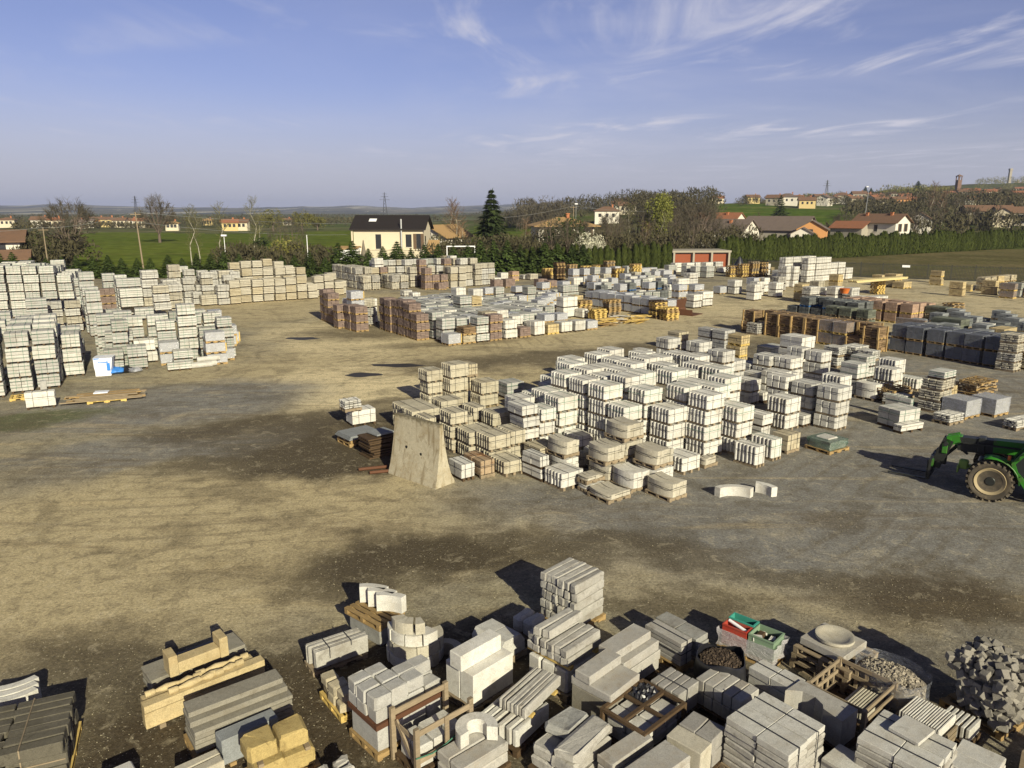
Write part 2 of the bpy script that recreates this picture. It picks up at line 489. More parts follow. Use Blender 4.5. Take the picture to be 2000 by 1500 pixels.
def terrain(x, y):
    x = np.asarray(x, float); y = np.asarray(y, float)
    d2 = (x[..., None] - CP[:, 0]) ** 2 + (y[..., None] - CP[:, 1]) ** 2
    w = 1.0 / (d2 + 900.0) ** 1.7
    z = (w * CP[:, 2]).sum(-1) / w.sum(-1)
    r = np.hypot(x, y)
    az = np.degrees(np.arctan2(x, y))
    m = np.clip((r - 205) / 130, 0, 1) * np.clip((az + 6) / 9, 0, 1)
    m = m * m * (3 - 2 * m)
    return z * m
def tz(x, y): return float(terrain(x, y))

def ground_mat():
    m, t, b = new_mat('yard_gravel')
    co = NN(t, "ShaderNodeTexCoord")
    P = co.outputs["Object"]
    n0 = NOISE(t, P, 0.11, 6, 0.6, 0.6)
    n1 = NOISE(t, P, 0.42, 6, 0.62, 0.8)
    nt = NOISE(t, MAPV(t, P, rot=(0, 0, R(-28)), scale=(0.09, 0.75, 1)), 1.0, 6, 0.65, 0.9)   # wheel-dragged streaks
    nt2 = NOISE(t, MAPV(t, P, rot=(0, 0, R(38)), scale=(0.07, 0.9, 1)), 1.0, 6, 0.65, 1.2)
    fine = NOISE(t, P, 14, 3, 0.7)
    grit = NOISE(t, P, 55, 2, 0.7)
    vor = NN(t, "ShaderNodeTexVoronoi", feature='F1')
    vor.inputs["Scale"].default_value = 17
    vor.inputs["Randomness"].default_value = 1
    t.links.new(P, vor.inputs["Vector"])
    # warp the position so that patch outlines are ragged
    wn = NN(t, "ShaderNodeTexNoise"); wn.inputs["Scale"].default_value = 0.30; wn.inputs["Detail"].default_value = 7; wn.inputs["Roughness"].default_value = 0.62
    t.links.new(P, wn.inputs["Vector"])
    ws = NN(t, "ShaderNodeVectorMath", operation='SUBTRACT'); t.links.new(wn.outputs["Color"], ws.inputs[0]); ws.inputs[1].default_value = (.5, .5, .5)
    wm = NN(t, "ShaderNodeVectorMath", operation='MULTIPLY'); t.links.new(ws.outputs[0], wm.inputs[0]); wm.inputs[1].default_value = (5, 5, 0)
    wa = NN(t, "ShaderNodeVectorMath", operation='ADD'); t.links.new(P, wa.inputs[0]); t.links.new(wm.outputs[0], wa.inputs[1])
    WP = wa.outputs[0]
    def blob(cx, cy, rx, ry, ang, soft=0.8):
        q = NN(t, "ShaderNodeVectorMath", operation='SUBTRACT'); t.links.new(WP, q.inputs[0]); q.inputs[1].default_value = (cx, cy, 0)
        mp = NN(t, "ShaderNodeVectorRotate", rotation_type='Z_AXIS'); t.links.new(q.outputs[0], mp.inputs[0]); mp.inputs["Angle"].default_value = R(-ang)
        sc = NN(t, "ShaderNodeVectorMath", operation='MULTIPLY'); t.links.new(mp.outputs[0], sc.inputs[0]); sc.inputs[1].default_value = (1 / rx, 1 / ry, 0)
        ln = NN(t, "ShaderNodeVectorMath", operation='LENGTH'); t.links.new(sc.outputs[0], ln.inputs[0])
        return RANGE(t, ln.outputs[1], 1 + soft / 2, 1 - soft / 2)
    GREY, TAN, SAND, DARK, WET = (0.212, 0.205, 0.185), (0.45, 0.375, 0.222), (0.67, 0.565, 0.345), (0.085, 0.068, 0.042), (0.062, 0.046, 0.027)
    base = MIX(t, RANGE(t, n0, 0.40, 0.60), (0.205, 0.188, 0.148), (0.33, 0.288, 0.185))
    def lay(base, rowsL, soft):
        for (cx, cy, rx, ry, an, colr, amt) in rowsL:
            base = MIX(t, MATH(t, 'MULTIPLY', blob(cx, cy, rx, ry, an, soft), amt), base, colr)
        return base
    base = lay(base, (
        (-10.0, 18.6, 9.5, 5.0, 12, TAN, 1.0), (-12, 14.6, 7, 3.0, 0, TAN, 0.85), (0.5, 18.2, 6.0, 1.7, 4, TAN, 0.75), (6.5, 15.9, 5.5, 1.5, -8, TAN, 0.55),
        (-3.5, 41, 15, 11, 25, TAN, 0.95), (-7.8, 36.5, 5.2, 5.2, 30, SAND, 1.0), (-12.5, 51, 5, 8, 30, SAND, 0.75), (-14, 70, 18, 9, 0, TAN, 1.0), (-24, 62, 9, 6, 30, TAN, 0.8), (14, 60, 22, 9, 25, TAN, 0.5), (44, 76, 42, 18, 30, SAND, 0.55),
        (-15.5, 32.5, 6.5, 4.0, 30, GREY, 1.0), (-12.0, 26.5, 5.0, 2.2, 20, GREY, 0.9), (9, 20.5, 10.0, 4.6, 0, GREY, 1.0), (20, 32, 15, 14, 0, GREY, 0.95)), 0.75)
    base = MIX(t, MATH(t, 'MULTIPLY', RANGE(t, nt, 0.52, 0.66), 0.42), base, (0.15, 0.115, 0.07))
    base = MIX(t, MATH(t, 'MULTIPLY', RANGE(t, nt2, 0.53, 0.68), 0.42), base, (0.50, 0.40, 0.22))
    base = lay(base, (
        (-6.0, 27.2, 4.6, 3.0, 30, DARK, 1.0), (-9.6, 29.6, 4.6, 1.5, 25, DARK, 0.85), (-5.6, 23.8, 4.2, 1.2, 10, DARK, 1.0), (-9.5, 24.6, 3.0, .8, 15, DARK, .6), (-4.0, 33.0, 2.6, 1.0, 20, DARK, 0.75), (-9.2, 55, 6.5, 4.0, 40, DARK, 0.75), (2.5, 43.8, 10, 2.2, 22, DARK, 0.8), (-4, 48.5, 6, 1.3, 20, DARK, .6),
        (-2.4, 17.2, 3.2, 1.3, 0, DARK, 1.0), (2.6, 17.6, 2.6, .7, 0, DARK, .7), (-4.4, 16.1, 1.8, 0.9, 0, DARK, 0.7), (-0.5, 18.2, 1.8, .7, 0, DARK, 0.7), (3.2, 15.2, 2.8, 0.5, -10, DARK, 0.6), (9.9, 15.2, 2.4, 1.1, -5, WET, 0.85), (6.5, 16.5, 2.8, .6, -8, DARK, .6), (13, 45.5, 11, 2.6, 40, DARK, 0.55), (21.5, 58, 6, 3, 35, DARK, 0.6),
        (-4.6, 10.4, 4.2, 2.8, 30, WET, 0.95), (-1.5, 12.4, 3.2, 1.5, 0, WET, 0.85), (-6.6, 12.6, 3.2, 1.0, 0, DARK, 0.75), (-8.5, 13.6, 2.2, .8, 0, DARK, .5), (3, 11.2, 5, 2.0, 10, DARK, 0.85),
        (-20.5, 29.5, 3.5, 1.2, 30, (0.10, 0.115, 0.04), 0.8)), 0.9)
    base = MIX(t, MATH(t, 'MULTIPLY', RANGE(t, n1, 0.50, 0.34), 0.42), base, (0.085, 0.068, 0.042))
    base = MIX(t, MATH(t, 'MULTIPLY', RANGE(t, n1, 0.54, 0.74), 0.30), base, (0.62, 0.52, 0.32))
    m2 = NOISE(t, P, 2.2, 8, 0.7, 0.7)
    base = MIX(t, MATH(t, 'MULTIPLY', RANGE(t, m2, 0.50, 0.40), 0.35), base, (0.11, 0.09, 0.06))
    base = MIX(t, MATH(t, 'MULTIPLY', RANGE(t, m2, 0.54, 0.66), 0.30), base, (0.55, 0.48, 0.33))
    # wheel ruts curving through the yard
    rut = NN(t, "ShaderNodeTexWave", wave_type='RINGS', rings_direction='Z', wave_profile='SIN')
    rut.inputs["Scale"].default_value = 0.42; rut.inputs["Distortion"].default_value = 3.2; rut.inputs["Detail"].default_value = 3; rut.inputs["Detail Scale"].default_value = 0.35
    t.links.new(MAPV(t, P, (14, -46, 0)), rut.inputs["Vector"])
    rm = MATH(t, 'MULTIPLY', RANGE(t, rut.outputs["Fac"], 0.80, 0.97), RANGE(t, NOISE(t, P, 0.13, 4, 0.6), 0.47, 0.60))
    base = MIX(t, MATH(t, 'MULTIPLY', rm, 0.32), base, (0.13, 0.105, 0.065))
    k = MATH(t, 'MULTIPLY', RANGE(t, fine, 0.28, 0.72, 0.62, 1.40, False), RANGE(t, grit, 0.25, 0.75, 0.66, 1.38, False))
    hs = NN(t, "ShaderNodeVectorMath", operation='SCALE'); t.links.new(base, hs.inputs[0]); t.links.new(k, hs.inputs[3])
    peb = MATH(t, 'MULTIPLY', RANGE(t, vor.outputs["Distance"], 0.30, 0.12), RANGE(t, vor.outputs["Color"], 0.55, 0.9))
    c = MIX(t, MATH(t, 'MULTIPLY', peb, 0.65), hs.outputs[0], (0.60, 0.53, 0.40))
    t.links.new(c, b.inputs["Base Color"])
    b.inputs["Roughness"].default_value = 0.92
    b.inputs["Specular IOR Level"].default_value = 0.15
    bp = NN(t, "ShaderNodeBump"); bp.inputs["Strength"].default_value = 0.5; bp.inputs["Distance"].default_value = 0.04
    t.links.new(MATH(t, 'ADD', MATH(t, 'ADD', fine, grit), MATH(t, 'MULTIPLY', n1, 1.5)), bp.inputs["Height"])
    t.links.new(bp.outputs[0], b.inputs["Normal"])
    return m

YARD = [(-150, -20), (-150, 98), (-60, 98.5), (-27, 102.5), (0, 106.5), (25, 116), (36, 117), (46.6, 100.6), (62.6, 91.6), (90, 76.5), (150, 44), (150, -20)]
g = MB()
g.poly([(x, y, 0.0) for x, y in YARD])
struct(g.build('yard_ground', ground_mat()))

def land_mat(name, cols, scale, streak=None, hue=None):
    m, t, b = new_mat(name)
    P = NN(t, "ShaderNodeTexCoord").outputs["Object"]
    n = NOISE(t, P, scale, 7, 0.62, 0.5)
    f = NOISE(t, P, scale * 14, 4, 0.65)
    c = MIX(t, RANGE(t, n, 0.36, 0.64), cols[0], cols[1])
    if len(cols) > 2:
        st = NOISE(t, MAPV(t, P, rot=(0, 0, R(streak or 20)), scale=(scale * 0.6, scale * 6, 1)), 1.0, 4, 0.55)
        c = MIX(t, MATH(t, 'MULTIPLY', RANGE(t, st, 0.5, 0.68), 0.7), c, cols[2])
    c = MIX(t, 1.0, c, MIX(t, RANGE(t, f, 0.25, 0.75), (0.66, 0.66, 0.66), (1.3, 1.3, 1.3)), 'MULTIPLY')
    t.links.new(c, b.inputs["Base Color"])
    b.inputs["Roughness"].default_value = 1.0
    b.inputs["Specular IOR Level"].default_value = 0.0
    bp = NN(t, "ShaderNodeBump"); bp.inputs["Strength"].default_value = 0.6; bp.inputs["Distance"].default_value = 0.3
    t.links.new(f, bp.inputs["Height"]); t.links.new(bp.outputs[0], b.inputs["Normal"])
    return m
MG = dict(field=land_mat('field_grass', ((0.088, 0.122, 0.022), (0.122, 0.152, 0.028), (0.14, 0.145, 0.042)), 0.02, 84),
          scrub=land_mat('dry_scrub', ((0.105, 0.095, 0.045), (0.16, 0.135, 0.07), (0.11, 0.125, 0.035)), 0.08, 55),
          hill=land_mat('hill_scrub', ((0.10, 0.09, 0.045), (0.085, 0.11, 0.035), (0.15, 0.13, 0.07)), 0.016, 70),
          meadow=land_mat('hill_meadow', ((0.085, 0.13, 0.02), (0.07, 0.11, 0.018), (0.16, 0.165, 0.05)), 0.02, 78),
          plain=land_mat('far_plain', ((0.10, 0.095, 0.05), (0.085, 0.12, 0.035), (0.21, 0.19, 0.12)), 0.004, 85))
def px_az(px): return math.degrees(math.atan2(px - 1000, 1489))
def region(x, y):
    r = math.hypot(x, y); az = math.degrees(math.atan2(x, y))
    if az < -3.0:
        return 'field' if r < 330 + 20 * math.sin(az * .4) else 'plain'
    if r < 215 and az < 8: return 'scrub'
    if az > 8 and r < 205: return 'scrub'
    if px_az(1385) < az < px_az(1515) and 300 < r < 545: return 'meadow'
    if px_az(1515) <= az < px_az(1662) and 300 < r < 470: return 'meadow'
    if az < px_az(1040) and r < 420: return 'field'
    if r > 1700: return 'plain'
    return 'hill'
NA, NR = 300, 120
azs = np.radians(np.linspace(-72, 72, NA + 1))
rs = np.geomspace(30, 6000, NR + 1)
AA, RR = np.meshgrid(azs, rs)
XX, YY = RR * np.sin(AA), RR * np.cos(AA)
ZZ = terrain(XX, YY) - 0.05
bump = np.array([[mnoise.noise(Vector((x * .03, y * .03, 0))) for x, y in zip(a, b)] for a, b in zip(XX, YY)])
ZZ += np.clip((RR - 220) / 300, 0, 1) * bump * 0.8
parts_ = {}
for i in range(NR):
    for j in range(NA):
        k = region(XX[i:i + 2, j:j + 2].mean(), YY[i:i + 2, j:j + 2].mean())
        parts_.setdefault(k, []).append((i, j))
for k, cells in parts_.items():
    idx, vs, fs = {}, [], []
    def vid(i, j):
        if (i, j) not in idx:
            idx[(i, j)] = len(vs); vs.append((XX[i, j], YY[i, j], ZZ[i, j]))
        return idx[(i, j)]
    for i, j in cells:
        fs.append((vid(i, j), vid(i, j + 1), vid(i + 1, j + 1), vid(i + 1, j)))
    me = bpy.data.meshes.new(k); me.from_pydata(vs, [], [f[::-1] for f in fs]); me.materials.append(MG[k])
    me.polygons.foreach_set("use_smooth", [True] * len(me.polygons))
    struct(link(dict(field='grass_field', scrub='scrub_ground', hill='hillside_terrain', meadow='hill_meadow', plain='plain_terrain')[k], me))

# distant blue hills
def hills_mat():
    m, t, b = new_mat('distant_hills')
    P = NN(t, "ShaderNodeTexCoord").outputs["Object"]
    n = NOISE(t, MAPV(t, P, scale=(1, .35, 1)), 0.0022, 8, 0.65, 0.6)
    c = MIX(t, RANGE(t, n, 0.40, 0.60), (0.07, 0.08, 0.075), (0.20, 0.19, 0.14))
    f = NOISE(t, MAPV(t, P, scale=(1, .22, 1)), 0.0075, 3, 0.5)
    c = MIX(t, RANGE(t, f, 0.57, 0.66), c, (0.42, 0.40, 0.32))
    vor = NN(t, "ShaderNodeTexVoronoi", feature='F1'); vor.inputs["Scale"].default_value = 0.022
    t.links.new(P, vor.inputs["Vector"])
    sp = MATH(t, 'MULTIPLY', RANGE(t, vor.outputs["Distance"], 0.24, 0.14), RANGE(t, NOISE(t, P, 0.0028, 4, 0.6), 0.54, 0.60))
    c = MIX(t, sp, c, (0.95, 0.90, 0.80))
    t.links.new(c, b.inputs["Base Color"]); b.inputs["Roughness"].default_value = 1; b.inputs["Specular IOR Level"].default_value = 0
    return m
vs, fs = [], []
NX, NY = 260, 24
for i in range(NY + 1):
    fr = i / NY
    for j in range(NX + 1):
        az = R(-46 + 72 * j / NX)
        r = 2600 + 4200 * fr
        x, y = r * math.sin(az), r * math.cos(az)
        h = (44 + 16 * mnoise.fractal(Vector((az * 9, 1.3, 0)), 1.0, 2.0, 5) + 5 * math.sin(az * 7 + 1))
        prof = min(1, fr / 0.72) ** 0.8 if fr < 0.72 else max(0.0, 1 - (fr - 0.72) / 0.28 * 1.2)
        z = h * prof + 7 * prof * mnoise.fractal(Vector((x * .0012, y * .0012, 3)), 1.0, 2.0, 4) - 1.0
        vs.append((x, y, z))
for i in range(NY):
    for j in range(NX):
        a = i * (NX + 1) + j
        fs.append((a, a + 1, a + NX + 2, a + NX + 1))
me = bpy.data.meshes.new('distant_hills'); me.from_pydata(vs, [], [f[::-1] for f in fs]); me.materials.append(hills_mat())
me.polygons.foreach_set("use_smooth", [True] * len(me.polygons))
struct(link('distant_hills', me))

# loose pebbles lying on the nearer gravel
grng = random.Random(77); mb = MB()
for k in range(9000):
    y = 9.3 + 17 * grng.random() ** 1.5; x = grng.uniform(-.75, .75) * y; s_ = grng.uniform(.006, .014) * (1 + .02 * y)
    mb.m = Matrix.Translation((x, y, s_ * .3)) @ Matrix.Rotation(grng.uniform(0, 6.28), 4, (grng.random() - .5, grng.random() - .5, 1))
    q = [grng.uniform(.6, 1.2) for _ in range(5)]
    b = mb.pts([(-s_ * q[0], 0, 0), (0, -s_ * q[1], 0), (s_ * q[2], 0, 0), (0, s_ * q[3], 0), (0, 0, s_ * q[4])]); mb.f += [(b, b + 1, b + 4), (b + 1, b + 2, b + 4), (b + 2, b + 3, b + 4), (b + 3, b, b + 4)]
struct(mb.build('loose_gravel', stone_mat('loose_pebble', (0.27, 0.24, 0.165), 1.1, 0.3)), 'stuff')

# rain puddles: thin sheets lying on the dirt
def water_mat():
    m, t, b = new_mat('puddle_water')
    b.inputs["Base Color"].default_value = (0.04, 0.035, 0.027, 1); b.inputs["Roughness"].default_value = 0.45
    b.inputs["Specular IOR Level"].default_value = 0.08
    return m
WM = water_mat()
for (x, y, rx, ry) in ((-14.4, 50.3, 1.1, 0.55), (-7.9, 38.7, 0.85, 0.55), (-6.5, 41.2, 1.4, 0.5)):
    g = MB(); n = 28; sd = random.Random(int(x * 10))
    ph = [sd.uniform(0, 6.28) for _ in range(3)]
    g.poly([(x + rx * math.cos(a) * (1 + .18 * math.sin(2 * a + ph[0]) + .1 * math.sin(5 * a + ph[1])), y + ry * math.sin(a) * (1 + .2 * math.sin(3 * a + ph[2])), 0.004) for a in [2 * math.pi * i / n for i in range(n)]])
    struct(g.build('puddle_water', WM))

# ------------------------------------------------------------------ pallets of stone
def pallet_mb(mb, w, d, h=0.12, rng=random, x0=None, y0=None, z0=0.0):
    x0 = -w / 2 if x0 is None else x0; y0 = -d / 2 if y0 is None else y0
    for k in range(3):
        y = y0 + .05 + (d - .1) * k / 2
        for q in range(3):
            x = x0 + (w - .24) * q / 2
            mb.box(x, y - .045, z0 + .02, x + .24, y + .045, z0 + h - .046)
        mb.box(x0, y - .047, z0 + h - .0455, x0 + w, y + .047, z0 + h - .0245)
    for k in range(3):
        x = x0 + .05 + (w - .1) * k / 2
        mb.box(x - .045, y0, z0, x + .045, y0 + d, z0 + .02)
    nb = max(4, int(d / .2))
    for k in range(5):
        x = x0 + .05 + (w - .1) * k / 4
        mb.box(x - .05, y0, z0 + h - .024, x + .05, y0 + d, z0 + h - .002)

def bearers(mb, w, d, h):
    mb.box(-w / 2 + .126, -.05, h * .3, w / 2 - .126, .05, h * .8)
    for k in range(3):
        x = -w / 2 + .08 + (w - .16) * k / 2
        mb.box(x - .045, -d / 2 - .01, 0, x + .045, d / 2 + .01, h - .002)

def rows(mb, w, d, z0, z1, nx, ny, nz, gap=0.008, jit=0.008, jz=0.0, c=0.0, rough=0.0, rng=random):
    for k in range(nz):
        za, zb = z0 + (z1 - z0) * k / nz, z0 + (z1 - z0) * (k + 1) / nz - gap
        for i in range(nx):
            for j in range(ny):
                ox, oy = rng.uniform(-jit, jit), rng.uniform(-jit, jit)
                mb.box(-w / 2 + w * i / nx + gap / 2 + ox, -d / 2 + d * j / ny + gap / 2 + oy, za,
                       -w / 2 + w * (i + 1) / nx - gap / 2 + ox, -d / 2 + d * (j + 1) / ny - gap / 2 + oy, zb + rng.uniform(-jz, 0), c, rough, rng)

def film_shell(w, d, z0, z1, rng, bulge=.02):
    mb = MB(); n = 7
    def P(u, v, s):   # loop around the load, s: 0..1 height
        return u, v, z0 + (z1 - z0) * s
    loop = []
    for (ax, ay, bx, by) in ((-1, -1, 1, -1), (1, -1, 1, 1), (1, 1, -1, 1), (-1, 1, -1, -1)):
        for k in range(n):
            f = k / n
            loop.append(((ax + (bx - ax) * f) * (w / 2 + .012), (ay + (by - ay) * f) * (d / 2 + .012)))
    L = len(loop)
    vs = []
    for i in range(5):
        for (x, y) in loop:
            k = 1 + rng.uniform(-bulge, bulge) * .6
            vs.append((x * k, y * k, z0 + (z1 - z0) * i / 4))
    b = mb.pts(vs)
    for i in range(4):
        for j in range(L):
            mb.f.append((b + i * L + j, b + i * L + (j + 1) % L, b + (i + 1) * L + (j + 1) % L, b + (i + 1) * L + j))
    tb = mb.pts([(0, 0, z1 + .025)])
    for j in range(L):
        mb.f.append((b + 4 * L + j, b + 4 * L + (j + 1) % L, tb))
    return mb

def strap_mb(w, d, z0, z1, kind):
    mb = MB(); t, s = (.012 if kind == 'g' else .014), .006
    if kind != 'h':
        for f in (-.24, .26):
            x = w * f
            mb.box(x - t / 2, -d / 2 - s, z0, x + t / 2, -d / 2 - s + .005, z1 + s)
            mb.box(x - t / 2, -d / 2, z1 + s - .005, x + t / 2, d / 2, z1 + s)
            mb.box(x - t / 2, d / 2 + s - .005, z0, x + t / 2, d / 2 + s, z1 + s)
    for f in ((.3, .78) if kind == 'g' else (.62,)):
        z = z0 + (z1 - z0) * f
        mb.box(-w / 2 - s, -d / 2 - s - .001, z - t / 2, w / 2 + s, -d / 2 - s + .004, z + t / 2)
        mb.box(-w / 2 - s - .001, -d / 2 - s, z - t / 2, -w / 2 - s + .004, d / 2 + s, z + t / 2)
        mb.box(w / 2 + s - .004, -d / 2 - s, z - t / 2, w / 2 + s + .001, d / 2 + s, z + t / 2)
    return mb

def load_mesh(kind, w, d, z0, z1, rng):
    mb = MB()
    H = z1 - z0
    if kind in ('kerb', 'buffkerb'):
        n = max(3, round(d / .15)); p = d / n
        for k in range(2):
            za, zb = z0 + H * k / 2, z0 + H * (k + 1) / 2 - .012
            for i in range(n):
                y = -d / 2 + i * p; ox = rng.uniform(-.012, .012); e = .08
                mb.prism([(-w / 2 + e + ox, y), (w / 2 - e * .6 + ox, y), (w / 2 + ox, y + p * .4), (w / 2 + ox, y + p * .6), (w / 2 - e * .6 + ox, y + p - .006), (-w / 2 + e + ox, y + p - .006), (-w / 2 + ox, y + p * .62), (-w / 2 + ox, y + p * .34)], za, zb)
    elif kind == 'wide':
        n = max(2, round(d / .30)); p = d / n; nz = 2 if H > .45 else 1
        for k in range(nz):
            za, zb = z0 + H * k / nz, z0 + H * (k + 1) / nz - .012
            for i in range(n):
                y = -d / 2 + i * p; ox = rng.uniform(-.02, .02); e = .06
                mb.prism([(-w / 2 + e + ox, y), (w / 2 + ox, y), (w / 2 + ox, y + p - .012), (-w / 2 + ox, y + p - .012), (-w / 2 + ox, y + e * 1.1)], za, zb - rng.uniform(0, .01))
    elif kind == 'curve':
        n = max(2, round(w / .19)); nz = 2 if H > .4 else 1; Rr = d * 1.15
        for k in range(nz):
            za, zb = z0 + H * k / nz, z0 + H * (k + 1) / nz - .012
            th = (w - .13) / n
            for i in range(n):
                half = math.degrees(math.asin(min(.95, d / 2 / Rr)))
                cyy = -w / 2 + Rr + i * th; ju = rng.uniform(-.02, .02)
                pts_o = [(Rr * math.sin(R(a)), cyy - Rr * math.cos(R(a))) for a in np.linspace(-half, half, 9)]
                pts_i = [(x, y + th - .014) for x, y in pts_o[::-1]]
                mb.prism([(y, x + ju) for x, y in (pts_o + pts_i)][::-1], za, zb - rng.uniform(0, .03))
    elif kind in ('slab', 'gslab'):
        rows(mb, w, d, z0, z1, rng.choice((1, 1, 2)), 2, rng.choice((3, 4, 4)), .018, .010, rng=rng)
    elif kind == 'block':
        rows(mb, w, d, z0, z1, 1, 2, 2, .010, .012, rng=rng)
    elif kind in ('beam', 'buffbeam', 'tanbeam'):
        rows(mb, w, d, z0, z1, 1, 4, rng.choice((4, 5)), .020, .018, .010, rng=rng)
    elif kind in ('rustic', 'buffrust', 'rusticw'):
        nz = 4 if H < .6 else 5
        for k in range(nz):
            za, zb = z0 + H * k / nz, z0 + H * (k + 1) / nz - .012
            rows(mb, w, d, za, zb + .012, 2, rng.choice((3, 4)), 1, .016, .016, .012, .02, .014, rng)
    elif kind == 'brown':
        rows(mb, w, d, z0, z1, 3, 4, 4, .014, .012, .008, rng=rng)
    elif kind in ('split', 'flag'):
        nz = 10 if kind == 'split' else 7
        for k in range(nz):
            za = z0 + H * k / nz
            for i in range(2):
                for j in range(2):
                    o = [rng.uniform(-.05, .02) for _ in range(4)]
                    xa, xb = (-w / 2 - o[0] * (i == 0) + w / 2 * i + .005, -w / 2 + w / 2 * (i + 1) + o[1] * (i == 1) - .005)
                    ya, yb = (-d / 2 - o[2] * (j == 0) + d / 2 * j + .005, -d / 2 + d / 2 * (j + 1) + o[3] * (j == 1) - .005)
                    mb.box(xa, ya, za, xb, yb, za + H / nz * rng.uniform(.55, .93), 0, .012, rng)
    elif kind in ('slate', 'dwrap'):
        rows(mb, w - .03, d - .03, z0, z1, 2, 4, 2, .006, .006, .01, rng=rng)
    elif kind in ('dgrey', 'moss', 'dgslab'):
        rows(mb, w, d, z0, z1, 2, 3, 6 if kind == 'dgrey' else 4 if kind == 'moss' else 3, .022 if kind == 'dgrey' else .012, .012, .01, 0, .006, rng)
    elif kind in ('clear',):
        rows(mb, w - .03, d - .03, z0, z1, 2, 2, 3, .008, .006, rng=rng)
    elif kind == 'rusty':
        rows(mb, w, d, z0, z1, 1, 2, 2, .02, .01, c=.02, rng=rng)
    else:      # grey, buff, tan, pinkish: sawn pieces in courses
        rows(mb, w, d, z0, z1, 2, 3, 3, .010, .008, .004, rng=rng)
    return mb

KIND = {  # kind: (object name, words for the label, category, part name, materials, strap, base, wood)
    'kerb': ('kerbstone_pack', 'white toothed kerbstone pack', 'kerbstone pack', 'kerbstone_load', ['white'], 'b', 'bear', 'woodgrey'),
    'buffkerb': ('kerbstone_pack', 'weathered cream kerbstone pack', 'kerbstone pack', 'kerbstone_load', ['oldbuff'], 'b', 'bear', 'woodgrey'),
    'wide': ('block_pack', 'pale broad kerb block pack', 'block pack', 'block_load', ['white2', 'white'], 'b', 'bear', 'woodgrey'),
    'curve': ('curved_kerb_pack', 'cream curved kerbstone pack', 'kerbstone pack', 'curved_kerb_load', ['cream', 'white'], 'h', 'pal', 'woodgrey'),
    'slab': ('slab_pack', 'light grey slab pack', 'slab pack', 'slab_load', ['white2', 'lgrey', 'white2'], 'g', 'bear', 'wooddark'),
    'gslab': ('grey_slab_pack', 'dull grey slab pack', 'slab pack', 'slab_load', ['lgrey', 'ggrey'], 'g', 'bear', 'wooddark'),
    'block': ('block_pack', 'smooth white block pack', 'block pack', 'block_load', ['white', 'white2'], 'b', 'bear', 'wooddark'),
    'beam': ('stone_beam_pack', 'pale stone beam pack', 'stone pack', 'beam_load', ['white2', 'cream'], 'b', 'bear', 'wooddark'),
    'buffbeam': ('stone_beam_pack', 'cream stone beam pack', 'stone pack', 'beam_load', ['cream', 'buff', 'cream'], '', 'bear', 'wooddark'),
    'tanbeam': ('stone_beam_pack', 'tan stone beam pack', 'stone pack', 'beam_load', ['tan'], '', 'bear', 'woodgrey'),
    'rustic': ('rough_stone_pack', 'rough faced cream stone pack', 'stone pack', 'stone_load', ['cream', 'rough'], 'b', 'bear', 'woodgrey'),
    'rusticw': ('rough_stone_pack', 'rough faced white stone pack', 'stone pack', 'stone_load', ['white2'], 'b', 'pal', 'woodgrey'),
    'buffrust': ('rough_stone_pack', 'rough faced buff stone pack', 'stone pack', 'stone_load', ['buff'], '', 'pal', 'wood'),
    'brown': ('paver_pack', 'reddish brown paver pack', 'paver pack', 'paver_load', ['brown'], '', 'pal', 'wood'),
    'split': ('split_stone_pack', 'brown split stone pack', 'stone pack', 'split_stone_load', ['splitm'], '', 'cage', 'wood'),
    'flag': ('split_stone_pack', 'loose brown flagstone pack', 'stone pack', 'flagstone_load', ['buff', 'splitm'], '', 'pal', 'wood'),
    'slate': ('wrapped_slate_pack', 'dark film wrapped slate pack', 'slate pack', 'slate_load', ['slate'], '', 'wrapd', 'wood'),
    'dwrap': ('wrapped_stone_pack', 'dark wrapped split stone pack', 'stone pack', 'stone_load', ['splitm'], '', 'wrapd', 'woodyellow'),
    'dgrey': ('paver_pack', 'dark grey paver pack', 'paver pack', 'paver_load', ['dgrey'], 'h', 'pal', 'bluepaint'),
    'moss': ('rough_block_pack', 'mossy dark block pack', 'block pack', 'block_load', ['moss'], 'h', 'pal', 'woodgrey'),
    'dgslab': ('dark_slab_pack', 'slate grey flat slab pack', 'slab pack', 'slab_load', ['mgrey', 'dgrey'], '', 'pal', 'woodgrey'),
    'clear': ('wrapped_slab_pack', 'film wrapped grey slab pack', 'slab pack', 'slab_load', ['lgrey', 'ggrey', 'lgrey'], '', 'wrap', 'wood'),
    'rusty': ('block_pack', 'rust stained block pack', 'block pack', 'block_load', ['rusty'], 'b', 'pal', 'woodgrey'),
    'buff': ('stone_pack', 'buff cut stone pack', 'stone pack', 'stone_load', ['buff', 'cream'], 'b', 'pal', 'woodgrey'),
    'tan': ('stone_pack', 'tan sandstone pack', 'stone pack', 'stone_load', ['tan'], 'b', 'pal', 'woodyellow'),
    'grey': ('stone_pack', 'grey granite block pack', 'stone pack', 'stone_load', ['lgrey'], 'b', 'bear', 'woodgrey'),
    'pinkish': ('slab_pack', 'pinkish stone slab pack', 'slab pack', 'slab_load', ['pinkish'], '', 'pal', 'woodyellow'),
    'pal': ('stone_pack', 'grey cut stone pack', 'stone pack', 'stone_load', ['ggrey'], 'b', 'pal', 'wood'),
}
CACHE = {}
